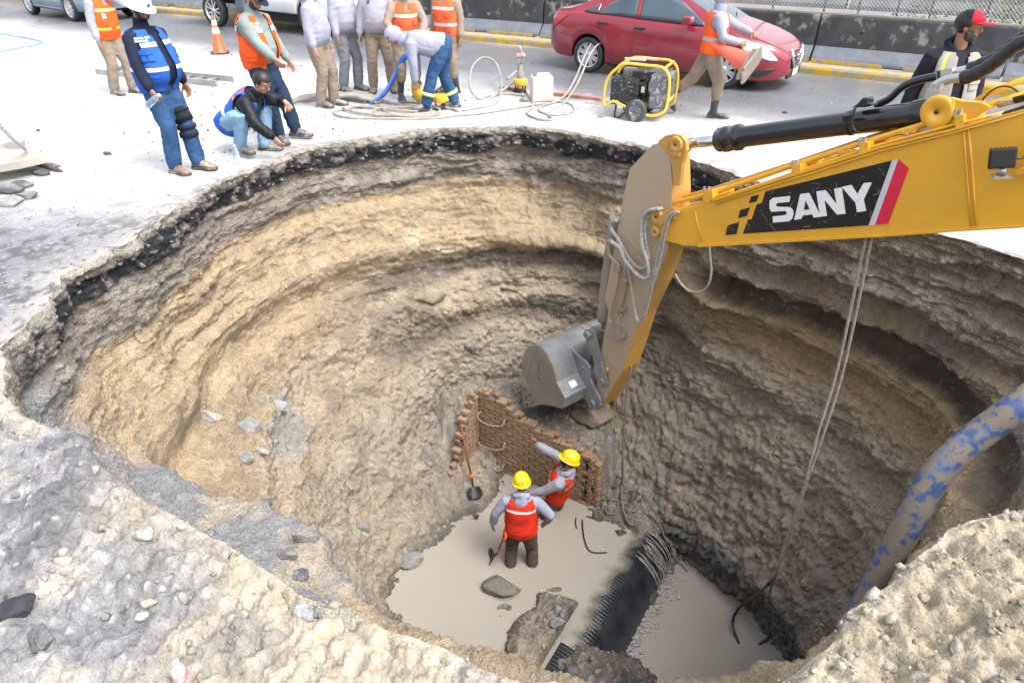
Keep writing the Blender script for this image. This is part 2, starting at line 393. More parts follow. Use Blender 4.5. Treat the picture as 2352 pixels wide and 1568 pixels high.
h,rz,near,w1,w2,e2=ground_d(Gf)
Gf[:,2]+=h*np.clip(sf/.04,0,1)+lift(np.where(sf<.3,np.tile(Pf[:NC,0],NG),gx),np.where(sf<.3,np.tile(Pf[:NC,1],NG),gy))*1.0
gq=np.stack([gx,gy,0*gx],1)
n1=fbm(gq,.8,4,121);n2=fbm(gq,4.,4,123);n4=fbm(gq,14.,3,125)
K=lambda *a:np.tile(c(*a),(len(Gf),1))
road=mixc(K(.60,.60,.60),c(.46,.45,.43),sst(n1+.4*n2,-.1,.5))
# lane asphalt further out: line of the kerb direction
u_=(gx*.515+gy*.857)            # distance across the carriageway
lane=sst(u_+.5*n1,9.6,11.6)
road=mixc(road,mixc(K(.10,.108,.122),c(.18,.18,.185),sst(n1+.5*n2,.1,.6)),lane*.9)
road=mixc(road,c(.42,.39,.34),sst(u_+.6*n1,14.3,15.0))
road=mixc(road,c(.15,.155,.165),np.exp(-((gx-1.6)/1.6)**2-((gy-11.4)/.8)**2)*sst(n2,-.2,.3)*.8)
brk=mixc(K(.15,.155,.17),c(.055,.058,.066),sst(n2+.7*n4,-.12,.25))
col=mixc(road,brk,rz*(.95))
soil=mixc(K(.34,.315,.275),c(.17,.175,.19),sst(n1+.35*n2,-.1,.25));soil=mixc(soil,c(.40,.335,.235),sst(fbm(gq,1.1,3,127),.0,.3)*.8)
soil=mixc(soil,c(.27,.225,.155),sst(gx,.2,1.2)*.85)
soil=mixc(soil,c(.38,.33,.25),np.exp(-sf/.30)*.7)
dg_=np.clip(sst(-gx+.5*n1,1.5,2.6)+.0,0,1);soil=mixc(soil,mixc(K(.22,.22,.235),c(.095,.10,.11),sst(n4+n2,-.1,.4)),dg_*sst(n2+.6*n1,-.30,.25)*.85)
pk=np.exp(-((gx+.9)/.5)**2-((gy-1.75)/.25)**2);soil=mixc(soil,c(.12,.125,.14),pk*sst(n2,-.3,.2)*.7)
col=mixc(col,soil,near)
spk=np.clip(near+rz*.4,0,1)
col*=(1+spk*(.3*(w1-.5)+.35*(w2-.5))+.12*n4+.0)[:,None]
# pale chippings exposed along the broken edge
edge=np.exp(-sf/.22)*(1-near);col=mixc(col,mixc(K(.40,.37,.33),c(.12,.12,.125),sst(n4+n2*.5,.0,.3)),edge*.85)
peb=(w2>.86)&(e2<.38)&(spk>.2);col[peb]=col[peb]*.4+c(.42,.41,.39)*.6
col=np.clip(col,.01,.8)
col_g=col.copy()
def road_mat():
    m=pm('muddy_wet_surface',(.4,.4,.4),rough=.5,bump=.5,bs=70.,attr=True,fine=.22,spec=.5)
    n=m.node_tree;N=n.nodes;L=n.links;b=N['Principled BSDF']
    tc=N.new('ShaderNodeTexCoord');x=N.new('ShaderNodeTexNoise');x.inputs['Scale'].default_value=.55;x.inputs['Detail'].default_value=6
    L.new(tc.outputs['Object'],x.inputs['Vector']);r=N.new('ShaderNodeMapRange');r.inputs[1].default_value=.36;r.inputs[2].default_value=.66;r.inputs[3].default_value=.12;r.inputs[4].default_value=.42
    L.new(x.outputs['Fac'],r.inputs[0]);
    # dry rubble near the pit is rougher: mesh attribute
    a=N.new('ShaderNodeAttribute');a.attribute_name='dry';mx=N.new('ShaderNodeMath');mx.operation='MAXIMUM';L.new(a.outputs['Fac'],mx.inputs[0]);L.new(r.outputs[0],mx.inputs[1]);L.new(mx.outputs[0],b.inputs['Roughness'])
    return m
Mroad=road_mat()
go=from_np('ground',Gf,grid_faces(NG,NC,True)[:,::-1][:,::-1],Mroad,kind='structure',col=col)
at_=go.data.attributes.new('dry','FLOAT','POINT');at_.data.foreach_set('value',(np.clip(near+rz*1.1,0,1)*.85).astype(np.float32))
# --- floor of the pit as a height field with mounds
FX=np.arange(-2.4,4.2,.017);FY=np.arange(3.6,8.9,.017)
gx2,gy2=np.meshgrid(FX,FY);q=np.stack([gx2.ravel(),gy2.ravel(),0*gx2.ravel()],1).astype(np.float32);x,y=q[:,0],q[:,1]
def seg_d(x,y,a,b):
    ax,ay=a;bx,by=b;dx,dy=bx-ax,by-ay;t=np.clip(((x-ax)*dx+(y-ay)*dy)/(dx*dx+dy*dy),0,1)
    return np.hypot(x-ax-t*dx,y-ay-t*dy)
wob=.18*fbm(q,1.8,4,131)
hf=np.full(len(q),-5.75);hh0=0
SH=np.array([(-.11,7.60),(.05,7.72),(.96,7.2),(1.0,6.98),(1.5,6.62),(1.75,6.65),(2.0,6.85),(2.65,6.65),(3.05,6.1),(3.5,5.3),(3.4,4.3),(2.4,3.9),(.5,3.9),(-.7,4.4),(-1.12,5.03),(-1.5,5.55),(-1.45,5.91),(-.71,6.73),(-.3,7.1)])
dm=np.full(len(q),9.);ins=np.zeros(len(q),bool)
for i_ in range(len(SH)):
    p0,p1=SH[i_],SH[(i_+1)%len(SH)];dm=np.minimum(dm,seg_d(x,y,p0,p1));cr=((p0[1]>y)!=(p1[1]>y));xi=(p1[0]-p0[0])*(y-p0[1])/((p1[1]-p0[1])+1e-9)+p0[0];ins^=cr&(x<xi)
sdist=np.where(ins,-dm,dm)+wob*.45+.05*fbm(q,5.,3,133)
base_=-4.80-.56*sst(x,1.55,2.05)
hf=np.where(sdist>-.25,base_+.02+np.where(sdist>0,.72*sdist,1.6*sdist)-.25*np.maximum(sdist,0)*(x>1.0),-5.8)
def mound(a,b,r,top,sl=.85):
    global hf
    d=seg_d(x,y,a,b)+wob*.35;hf=np.maximum(hf,top-sl*np.maximum(0,d-r)-.12*np.minimum(d,r))
axd=np.array([-.526,-.851]);sidep=(x-1.08)*.851-(y-5.8)*.526-.0      # distance to the right of the pipe axis
mound((.30,4.2),(.52,5.0),.40,-4.52,1.2)            # rubble bar between the pools, this side of the pipe
mound((.45,5.45),(.55,5.40),.10,-4.60,1.3);mound((.55,5.2),(.80,5.15),.15,-4.60,1.3)
hf=np.where((sidep>-.05)&ins&(sdist<-.12),np.minimum(hf,-5.8),hf)
mound((.45,4.3),(.92,4.62),.28,-4.70,1.1);mound((1.10,4.55),(1.22,4.75),.12,-5.02,1.3);mound((1.72,6.93),(1.80,6.98),.16,-4.58,1.2)
mound((-.03,5.42),(.05,5.5),.14,-4.74,1.6)
mound((1.80,6.0),(1.86,6.10),.08,-5.24,1.6)            # foam covered rubble below the pipe
s_a=(x-.03)*.869-(y-7.77)*.495;d_a=(x-.03)*.495+(y-7.77)*.869
hb=np.interp(s_a,[-.9,-.60,-.29,0,.13,.62,1.0,1.3,1.5],[-3.5,-3.40,-3.44,-3.56,-3.68,-3.80,-3.88,-4.05,-4.7])+.02*np.maximum(d_a-.15,0)+.05*wob-.03
hf=np.where((d_a>.125)&(s_a>-.75)&(s_a<1.5),np.maximum(hf,hb),hf)
s_b=(x+.482)*-.495+(y-8.055)*-.869;d_b=-((x+.482)*.869+(y-8.055)*-.495)
hb=np.interp(s_b,[-.4,0,.2,.35,.54,.92,1.15],[-3.35,-3.44,-3.58,-3.83,-4.22,-4.56,-4.8])+.15*np.maximum(d_b-.15,0)+.04*wob
hf=np.where((d_b>.125)&(s_b>-.4)&(s_b<1.15)&(d_b<1.2),np.maximum(hf,hb),hf)
ab=hf>-5.7
a1,b1=cell(q*9.,141);a2,b2=cell(q*22.,142);nn=fbm(q,3.5,4,143)
hf+=ab*(nn*.12+(.5-a1)*.09*(.4+b1)+(.5-a2)*.045*(.4+b2)-.03*(1-2*np.abs(fbm(q,9.,2,211)))+.015*fbm(q,30.,2,213))
Q=q.copy();Q[:,2]=hf
K=lambda *a:np.tile(c(*a),(len(Q),1))
cf=mixc(K(.235,.205,.165),c(.16,.145,.125),sst(nn,-.1,.4));cf=mixc(cf,c(.30,.25,.19),sst(fbm(q,1.3,3,145),.05,.4)*.7)
cf=mixc(cf,c(.25,.255,.26),((b1>.82)&(a1<.4))*.8);cf*=(1.12+.45*(b2-.5)+.25*(b1-.5))[:,None]
wet_=np.where(x<1.75,1-sst(Q[:,2],-4.72,-4.62),1-sst(Q[:,2],-5.27,-5.15));cf*=(1-.42*wet_)[:,None]
from_np('pit_floor',Q,grid_faces(len(FY),len(FX)),Mwall,kind='structure',col=np.clip(cf,.01,.8))
# --- water
WL,WR=-4.745,-5.3
def water(name,poly,z,m):
    b=MB();xs=[p[0] for p in poly]
    b._f([b.bm.verts.new((p[0],p[1],z)) for p in poly]);return b.build(name,m,None,'structure')
mw=bpy.data.materials.new('silty_water');mw.use_nodes=True;n=mw.node_tree;b=n.nodes['Principled BSDF']
b.inputs['Roughness'].default_value=.10;b.inputs['IOR'].default_value=1.33
tc=n.nodes.new('ShaderNodeTexCoord')
def nz(s,d,rg=.5):
    x=n.nodes.new('ShaderNodeTexNoise');x.inputs['Scale'].default_value=s;x.inputs['Detail'].default_value=d;x.inputs['Roughness'].default_value=rg;x.inputs['Distortion'].default_value=1.2;n.links.new(tc.outputs['Object'],x.inputs['Vector']);return x.outputs['Fac']
mx=n.nodes.new('ShaderNodeMix');mx.data_type='RGBA';n.links.new(nz(.8,5),mx.inputs[0]);mx.inputs[6].default_value=(.30,.275,.235,1);mx.inputs[7].default_value=(.35,.32,.275,1)
# foam below the overflow: position mask
sp=n.nodes.new('ShaderNodeSeparateXYZ');n.links.new(tc.outputs['Object'],sp.inputs[0])
def mth(op,a,b_=0.):
    x=n.nodes.new('ShaderNodeMath');x.operation=op
    for k,v in enumerate((a,b_)):
        if hasattr(v,'links'):n.links.new(v,x.inputs[k])
        else:x.inputs[k].default_value=v
    return x.outputs[0]
e=mth('ADD',mth('MULTIPLY',mth('SUBTRACT',sp.outputs[0],1.35),.91),mth('MULTIPLY',mth('SUBTRACT',sp.outputs[1],5.9),-.42))   # distance to the right of the pipe edge
fm=mth('SUBTRACT',mth('ADD',.52,mth('MULTIPLY',nz(3.,8,.7),.9)),mth('MULTIPLY',e,1.25))
rp=n.nodes.new('ShaderNodeMapRange');rp.inputs[1].default_value=.42;rp.inputs[2].default_value=.62;n.links.new(fm,rp.inputs[0])
lowz=mth('LESS_THAN',sp.outputs[2],-5.1);fo=mth('MULTIPLY',rp.outputs[0],lowz)
mx2=n.nodes.new('ShaderNodeMix');mx2.data_type='RGBA';n.links.new(fo,mx2.inputs[0]);n.links.new(mx.outputs[2],mx2.inputs[6]);mx2.inputs[7].default_value=(.50,.47,.43,1)
n.links.new(mx2.outputs[2],b.inputs['Base Color'])
bu=n.nodes.new('ShaderNodeBump');bu.inputs['Distance'].default_value=.02
n.links.new(nz(14.,6,.6),bu.inputs['Height']);n.links.new(mth('ADD',.16,mth('MULTIPLY',fo,.8)),bu.inputs['Strength']);n.links.new(bu.outputs[0],b.inputs['Normal'])
water('upper_pool',[(-3,3.3),(-.05,3.95),(1.80,6.98),(2.6,8.9),(-3,8.9)],WL,mw)
water('lower_pool',[(-.05,3.3),(4.4,3.3),(4.4,7.4),(2.05,7.4)],WR,mw)
# ------------------------------------------------------------------ excavator: boom, arm and bucket reaching over the pit
ang=R(52);EW=Vector((math.sin(ang),math.cos(ang),0));EQ=ray(1510,522)*(6.8/ray(1510,522).y);EN=-EW
def Z1(x,y):return (1378.1+x*.41407,200.97+y*.41407)
def Z2(x,y):return (1148.4+x*.27459,574.2+y*.27459)
def Z6(x,y):return (1894.9+x*.19433,y*.19433)
def ep(p,off=0.):                    # profile point on the plane at sideways offset off (m)
    q=EQ+EW*off;r=ray(*p);o=Vector((0,0,HC))
    t=(q-o).dot(EN)/r.dot(EN);return o+r*t
yel=pm('machine_yellow',(.74,.38,.025),(.68,.35,.03),sc=3,rough=.30,coat=.25,dirt=(.42,.30,.16),ds=9.,da=.10,dw=.16,bump=.05,bs=120)
muddy=pm('muddy_yellow',(.46,.29,.13),(.42,.29,.17),sc=2.4,rough=.55,dirt=(.42,.335,.255),ds=2.2,da=.62,dw=.25,bump=.12,bs=90,fine=.08)
muddy2=pm('muddy_edge_yellow',(.55,.30,.055),(.46,.26,.07),sc=4,rough=.45,dirt=(.38,.27,.16),ds=6,da=.35,dw=.2,bump=.1,bs=90)
greyp=pm('muddy_grey_steel',(.30,.25,.20),(.26,.23,.2),sc=6,rough=.6,bump=.1,bs=90,fine=.08)
steel=pm('bucket_steel',(.20,.215,.24),(.28,.275,.265),sc=4.,rough=.38,metal=.15,dirt=(.27,.24,.20),ds=9,da=.30,dw=.2,bump=.2,bs=70,fine=.12)
side_steel=pm('bucket_side_steel',(.29,.265,.235),(.24,.225,.205),sc=3,rough=.45,metal=.2,dirt=(.13,.12,.11),ds=5,da=.2,bump=.1,bs=70,fine=.1)
blackp=pm('black_paint',(.012,.013,.016),rough=.22,coat=.3,dirt=(.35,.33,.30),ds=26.,da=.14,dw=.05)
rubber=pm('black_rubber',(.018,.018,.02),rough=.42,bump=.15,bs=150)
chrome=pm('chrome_rod',(.62,.62,.62),rough=.12,metal=1.)
zinc=pm('zinc_fitting',(.50,.50,.49),rough=.3,metal=.7,bump=.05)
hoseg=pm('muddy_hose_sleeve',(.40,.385,.36),(.30,.28,.25),sc=20,rough=.7,bump=.3,bs=160)
dec_k=pm('decal_black',(.012,.012,.014),rough=.3,dirt=(.33,.28,.2),ds=30.,da=.12,dw=.05)
dec_w=pm('decal_white',(.78,.78,.78),rough=.35);dec_r=pm('decal_red',(.62,.018,.05),rough=.35);dec_s=pm('decal_silver',(.55,.56,.58),rough=.35)
EX=empty('excavator',EQ+Vector((0,0,HC)),0,'yellow excavator arm with black and red lettered boom hanging its steel bucket over the pit','excavator')
def EP(mb,name,m,parent=None,**k):
    o=mb.build(name,m,None,**k);T=Matrix.Translation(EX.location) 
    if parent is None or parent is EX:o.parent=EX;o.matrix_parent_inverse=T.inverted()
    else:o.parent=parent
    if name in('pipe_bracket','weld_seam','bolt_hole','relief_letter','bolt','hydraulic_pipe'):o['kind']='stuff'
    return o
def plate(pts,z,o1,w,**k):
    b=MB();b.prism([ep(z(*p),o1) for p in pts],EW*w);return b
W=.42
boom_prof=[(300,720),(318,700),(345,690),(430,676),(640,628),(1060,490),(1550,335),(1960,235),(2352,128),(2560,60),(2700,130),(2700,700),(2560,752),(2352,772),(1960,796),(1600,822),(990,856),(540,882),(470,880),(352,850),(300,820),(288,790),(290,750)]
o=EP(plate(boom_prof,Z1,.0,W),'boom',yel,bev=.012)
BOOM=o
b=MB();lo=[(540,882),(990,856),(1600,822),(1960,796),(2352,772),(2560,752)]
b.prism([ep(Z1(x,y-9),-.022) for x,y in lo]+[ep(Z1(x,y+6),-.022) for x,y in lo[::-1]],EW*(W+.044))
up=[(620,634),(1060,496),(1550,341),(1960,241),(2352,134),(2560,66)]
b.prism([ep(Z1(x,y-14),-.02) for x,y in up]+[ep(Z1(x,y+2),-.02) for x,y in up[::-1]],EW*(W+.04))
EP(b,'flange_plate',yel,BOOM,bev=.004)
b=MB()
for l in ([(2018,232),(2030,400),(2045,600),(2062,768)],[(528,690),(540,760),(562,850)],[(2045,228),(2062,420),(2075,600),(2088,766)]):
    b.tube([ep(Z1(*p),-.003) for p in l],.009,6)
EP(b,'weld_seam',yel,BOOM)
# boom nose boss and pin plates
def disc(name,z,p,off,r,t,m,parent=BOOM,n=28,hole=True):
    b=MB();c_=ep(z(*p),off);M=Matrix.Translation(c_)@EN.to_track_quat('Z','Y').to_matrix().to_4x4()
    b.lathe([(0,t*.7),(r*.16,t*.7),(r*.17,t*.9),(r*.8,t),(r*.97,t*.8),(r,0),(r*.9,-.02)],M,n);
    if hole:
        b.slot=1;b.lathe([(0,t*1.04),(r*.12,t*1.04),(r*.12,t*.6)],M,10)
    return EP(b,name,[m,blackp],parent)
disc('pivot_pin',Z1,(318,716),-.002,.085,.03,muddy2)
disc('pivot_pin',Z1,(312,800),-.004,.06,.035,muddy2)
b=MB();b.prism([ep(Z1(*p),-.03) for p in [(300,735),(395,665),(412,668),(412,735),(398,740),(330,770)]],EW*.03);EP(b,'pin_retainer',muddy2,BOOM,bev=.004)
# lettering decal
def dec(pts,off,m,name,parent=BOOM):
    b=MB();b.prism([ep(Z1(*p),off) for p in pts],EW*.003);return EP(b,name,m,parent)
decal=dec([(917,577),(1620,405),(1490,765),(793,811),(820,733),(842,730),(868,650),(898,640)],-.006,dec_k,'decal_panel')
for q in ([(838,604),(881,595),(866,633),(826,642)],[(778,680),(831,665),(813,713),(765,726)],[(708,765),(772,746),(756,813),(695,818)]):dec(q,-.006,dec_k,'decal_square',decal)
dec([(1620,405),(1655,398),(1525,763),(1490,765)],-.0065,dec_s,'decal_stripe',decal)
dec([(1655,398),(1712,450),(1597,757),(1525,763)],-.0065,dec_r,'decal_stripe',decal)
SL=[[(1055,602),(960,612),(943,625),(940,640),(940,672),(950,690),(1025,685),(1035,691),(1036,700),(1025,708),(957,716),(960,750),(1048,742),(1066,728),(1073,700),(1069,680),(1055,664),(985,662),(975,655),(978,645),(988,640),(1050,635)],
 [(1110,592),(1160,585),(1225,718),(1185,722),(1177,704),(1125,710),(1115,730),(1077,735)],
 [(1200,577),(1250,570),(1312,648),(1298,562),(1340,555),(1362,700),(1315,706),(1244,622),(1258,713),(1220,717)],
 [(1340,552),(1394,541),(1427,592),(1462,531),(1508,527),(1462,622),(1476,685),(1425,692),(1417,640)]]
for q in SL:dec(q,-.010,dec_w,'letter',decal)
dec([(1140,628),(1162,675),(1131,679)],-.0125,dec_k,'letter_opening',decal)
# rigid pipes and clamps along the boom
b=MB()
b.tube([ep(Z1(*p),.10) for p in [(300,668),(345,655),(430,633),(620,588),(1060,437),(1500,295),(1960,158),(2160,95),(2480,2)]],.024,10)
b.tube([ep(Z1(*p),.26) for p in [(330,655),(450,612),(620,566),(1060,425),(1500,278),(1960,140),(2060,95),(2160,30),(2400,-60)]],.022,10)
b.tube([ep(Z1(*p),.02) for p in [(430,685),(640,620),(1060,478),(1550,318),(1960,208),(2240,140)]],.011,8)
b.tube([ep(Z1(*p),-.012) for p in [(640,648),(900,560),(1200,468),(1560,352),(1960,252),(2352,140)]],.008,8)
EP(b,'hydraulic_pipe',yel,BOOM)
for (x,y) in ((590,598),(1080,452),(1455,330),(1985,178)):
    b=MB();b.prism([ep(Z1(*p),-.01) for p in [(x-22,y+25),(x-18,y-18),(x+30,y-30),(x+36,y+14),(x+16,y+48),(x-14,y+44)]],EW*.34);o=EP(b,'pipe_clamp',yel,BOOM,bev=.004)
    b=MB()
    for dx in (-12,14):
        p=ep(Z1(x+dx,y-30),.03);b.lathe([(0,.05),(.014,.05),(.014,0),(0,0)],Matrix.Translation(p-Vector((0,0,.02))),6,False)
    EP(b,'bolt',zinc,o)
b=MB()
for off in (.05,.2,.33):
    for x,y in ((1230,415),(1310,380),(1600,300),(1650,262)):b.prism([ep(Z1(*p),off) for p in [(x,y),(x+10,y-20),(x+60,y-34),(x+110,y-30),(x+100,y-8)]],EW*.05)
EP(b,'pipe_bracket',yel,BOOM,bev=.003)
b=MB();pp=[ep(Z1(*p),.02) for p in [(2160,173),(2240,152)]];b.tube(pp,.017,10);pp=[ep(Z1(*p),.10) for p in [(2210,92),(2300,68),(2352,48)]];b.tube(pp,[.03,.028,.024],12);EP(b,'hose_fitting',zinc,BOOM)
b=MB();b.tube([ep(Z1(*p),.02) for p in [(2238,153),(2352,115),(2480,70)]],.02,10);b.tube([ep(Z1(*p),.10) for p in [(2300,68),(2400,40),(2520,20)]],.03,10)
b.tube(spline([ep(Z6(*p),.1) for p in [(1860,1185),(1950,1090),(2060,1030),(2160,1025),(2260,1070),(2352,1170)]]),.006,6);EP(b,'rubber_hose',rubber,BOOM)
# bracket on the boom that holds the arm cylinder
br=[(1812,205),(1808,150),(1820,105),(1848,70),(1885,55),(1940,58),(2010,75),(2110,82),(2170,110),(2010,215),(1900,240)]
for off in (.04,.32):
    o=EP(plate(br,Z1,off,.05),'cylinder_bracket',yel,BOOM,bev=.006)
disc('bracket_pin',Z1,(1872,136),.036,.115,.02,yel)
b=MB();b.prism([ep(Z1(*p),.02) for p in [(1928,82),(1960,76),(1966,150),(1936,160)]],EW*.03);EP(b,'pin_lock',yel,BOOM,bev=.004)
# arm cylinder
def cyl(name,z,p,q,off,prof,m,parent,n=28):
    a=ep(z(*p),off);c_=ep(z(*q),off);d=c_-a;M=Matrix.Translation(a)@d.to_track_quat('Z','Y').to_matrix().to_4x4();L=d.length
    b=MB();b.lathe([(r,t*L) for r,t in prof],M,n);return EP(b,name,m,parent)
cyc=cyl('arm_cylinder',Z1,(662,291),(1835,140),W/2,[(0,0),(.108,0),(.112,.004),(.112,.03),(.120,.035),(.120,.055),(.113,.06),(.113,.10),(.121,.104),(.121,.125),(.100,.135),(.094,.15),(.094,.93),(.103,.94),(.103,.985),(.08,1.0),(0,1.0)],blackp,EX,36)
cyl('piston_rod',Z1,(440,318),(690,288),W/2,[(0,0),(.05,0),(.05,1),(0,1)],chrome,cyc)
b=MB();p=ep(Z1(440,318),W/2);M=Matrix.Translation(p)@EN.to_track_quat('Z','Y').to_matrix().to_4x4();b.lathe([(0,-.10),(.095,-.10),(.10,-.08),(.10,.08),(.095,.10),(0,.10)],M,28);EP(b,'rod_eye',greyp,cyc)
b=MB();p=[ep(Z1(x,y),W/2) for x,y in ((1395,196),(1405,195))];d=(p[1]-p[0]).normalized();M=Matrix.Translation(p[0])@d.to_track_quat('Z','Y').to_matrix().to_4x4()
b.lathe([(.095,-.012),(.101,-.012),(.101,.012),(.095,.012)],M,30)
b.box(ep(Z1(1372,172),.06),(.05,.05,.05),M.to_3x3().to_4x4());b.prism([ep(Z1(*q),.10) for q in [(1400,112),(1470,55),(1480,60),(1484,90),(1505,92),(1505,104),(1470,112)]],EW*.10);b.tube(spline([ep(Z1(*q),.0) for q in [(1462,60),(1410,130),(1400,190),(1412,235),(1440,250)]]),.008,6)
EP(b,'pipe_band',blackp,cyc,bev=.002)
b=MB();b.tube(spline([ep(Z6(*q),.30) for q in [(600,1250),(760,1170),(880,1060),(970,1000),(1060,965),(1200,930),(1330,905)]]),.030,12);EP(b,'oil_pipe',blackp,cyc)
b=MB();b.prism([ep(Z6(*q),.24) for q in [(1322,850),(1360,835),(1362,940),(1322,955)]],EW*.09);EP(b,'flange_block',rubber,cyc,bev=.004)
b=MB();b.prism([ep(Z6(*q),.24) for q in [(1364,840),(1440,815),(1500,812),(1505,850),(1470,900),(1440,935),(1364,945)]],EW*.09)
b.tube(spline([ep(Z6(*q),.2) for q in [(1290,1090),(1292,1050),(1330,1000),(1400,960),(1500,935),(1620,915)]]),[.032]*41,12)
b.tube([ep(Z6(*q),.32) for q in [(1440,880),(1560,850),(1680,825)]],.030,12)
b.box(ep(Z6(1310,1110),.2),(.13,.09,.07),Matrix.Rotation(R(38),4,'Z'));
for dx in (-50,0,50):b.lathe([(0,.06),(.018,.06),(.018,0)],Matrix.Translation(ep(Z6(1295+dx,1095),.17)),6,False)
EP(b,'pipe_elbow',zinc,cyc,bev=.003)
def wrap(mb,pts,r,rib,pitch,n=12):   # hose with a spiral guard: ribbed along its length
    S_=spline(pts,14);L=0;out=[S_[0]]
    for p in S_[1:]:
        if (p-out[-1]).length>pitch/3:out.append(p)
    mb.tube(out,[r+rib*(1 if i%3 else -1) for i in range(len(out))],n)
b=MB();wrap(b,[ep(Z6(*q),.2) for q in [(1615,925),(1760,885),(1950,780),(2130,640),(2260,540),(2420,470),(2600,400)]],.047,.003,.06)
wrap(b,[ep(Z6(*q),.34) for q in [(1675,830),(1850,755),(2000,690),(2120,600),(2230,510),(2352,440),(2600,330)]],.040,.003,.06);EP(b,'rubber_hose',rubber,cyc)
# stick
SO=.06;SW=.30
zz=lambda L2,L1=[]:[Z1(*p) for p in L1]+[Z2(*p) for p in L2]
left_=[Z1(290,318),Z1(165,450),Z1(140,560),Z1(112,700),Z1(25,1179)]+[Z2(*p) for p in [(905,520),(855,800),(826,1010),(800,1185),(812,1250)]]
right_=[Z2(*p) for p in [(845,1308),(915,1200),(1028,1003),(1098,792),(1169,558),(1295,290)]]+[Z1(374,900),Z1(400,600),Z1(392,400),Z1(372,335),Z1(330,305)]
b=MB();b.prism([ep(p,SO) for p in left_+right_],EW*SW)
stick=EP(b,'stick',[muddy,muddy2],bev=.008)
for f in stick.data.polygons:
    if abs(f.normal.dot(EW))<.5:f.material_index=1
# back-up wear strips on the lower underside, ears on top
ear=[(440,545),(455,420),(478,350),(475,300),(450,268),(410,258),(360,268),(320,300),(345,330),(392,400),(410,545)]
for off in (SO-.005,SO+SW-.045):
    EP(plate(ear,Z1,off,.05),'pin_ear',muddy2,stick,bev=.006)
disc('ear_pin',Z1,(422,318),SO-.008,.085,.02,muddy2,stick)
b=MB();b.prism([ep(Z1(*p),SO-.03) for p in [(388,360),(440,365),(438,385),(392,378)]],EW*.03);EP(b,'pin_lock',muddy2,stick,bev=.004)
b=MB()
for k in range(4):
    off=SO+.03+k*.075
    e=[Z2(*p) for p in [(1105,775),(1066,890),(1028,1003),(917,1196)]]
    pp=[ep(p,off) for p in e];dn=(ep(Z2(1100,900),off)-ep(Z2(1000,850),off)).normalized()
    b.prism(pp+[p+dn*.022 for p in pp[::-1]],EW*.03)
EP(b,'wear_strip',muddy2,stick,bev=.003)
b=MB()
b.tube([ep(Z2(*p),SO-.004) for p in [(890,880),(980,1000)]],.005,5);b.tube([ep(Z1(*p),SO-.002) for p in [(120,800),(270,960),(285,1010)]],.006,5);b.tube([ep(Z2(*p),SO-.004) for p in [(1150,20),(1210,90)]],.004,5)
EP(b,'weld_seam',muddy,stick)
disc('grease_boss',Z2,(897,1002),SO-.002,.035,.03,muddy2,stick);disc('grease_boss',Z2,(833,1222),SO-.002,.018,.015,muddy2,stick)
disc('stick_boss',Z1,(100,690),SO-.002,.05,.03,muddy,stick)
# bucket cylinder along the front edge of the stick
bc=cyl('bucket_cylinder',Z1,(88,720),(25,1179),SO+SW/2,[(0,0),(.075,0),(.078,.02),(.078,1.0)],greyp,EX)
a=ep(Z1(25,1179),SO+SW/2)
cyl('cylinder_barrel',Z2,(925,20),(872,590),SO+SW/2,[(.078,0),(.078,.72),(.096,.75),(.096,.96),(.085,1.0),(0,1.0)],greyp,bc)
cyl('piston_rod',Z2,(880,560),(868,650),SO+SW/2,[(.045,0),(.045,1)],chrome,bc)
# pipes and hoses on the stick
b=MB()
b.tube(spline([ep(q,SO-.05) for q in [Z1(52,850),Z1(52,930),Z1(100,980),Z1(100,1010),Z1(92,1100),Z2(930,480),Z2(912,560),Z2(925,610)]],8),.017,8)
b.tube(spline([ep(q,SO-.04) for q in [Z2(1048,180),Z2(1040,240),Z2(1018,400),Z2(985,520),Z2(1000,585)]],6),.011,8)
b.tube(spline([ep(q,SO-.04) for q in [Z2(1062,170),Z2(1055,250),Z2(1030,400),Z2(1000,500),Z2(1015,560)]],6),.009,8)
EP(b,'hydraulic_pipe',muddy,stick)
for (x,y) in ((975,165),(1045,255),(1005,498)):
    b=MB();b.prism([ep(Z2(*p),SO-.075) for p in [(x-30,y-15),(x+25,y-10),(x+28,y+18),(x-26,y+14)]],EW*.075);EP(b,'pipe_clamp',greyp,stick,bev=.003)
b=MB();b.prism([ep(Z2(*p),SO-.09) for p in [(930,660),(975,650),(985,720),(1020,705),(1018,745),(950,755)]],EW*.09);b.lathe([(0,.03),(.02,.03),(.02,-.03),(0,-.03)],Matrix.Translation(ep(Z2(935,640),SO-.05)),8);EP(b,'valve_block',greyp,stick,bev=.004)
b=MB();b.box(ep(Z1(55,855),SO-.06),(.07,.06,.05),Matrix.Rotation(.6,4,'Z'));EP(b,'pipe_elbow',greyp,stick,bev=.005)
def hose(pts,r=.018,rib=.0,m=hoseg,off=-.05,par=None):
    b=MB();wrap(b,[ep(q,off) for q in pts],r,rib,.03,10);return EP(b,'hose',m,par or stick)
hose([Z1(330,672),Z1(262,690),Z1(228,760),Z1(235,880),Z1(262,960),Z1(268,1030),Z1(250,1060),Z1(200,1030),Z1(140,960),Z1(110,890),Z1(60,855)],.022,.003,off=-.06)
hose([Z1(345,668),Z1(280,700),Z1(250,780),Z1(262,900),Z1(272,960),Z1(250,1000),Z1(200,990),Z1(150,930),Z1(100,840),Z1(65,790),Z1(62,750),Z1(95,735)],.019,.003,off=-.02)
hose([Z1(430,688),Z1(385,710),Z1(355,790),Z1(330,900),Z1(300,1030),Z1(285,1120),Z2(1290,150),Z2(1240,400),Z2(1195,550),Z2(1160,585),Z2(1130,520),Z2(1115,400),Z2(1085,220),Z2(1055,125),Z2(1040,180)],.014,.0,off=-.03)
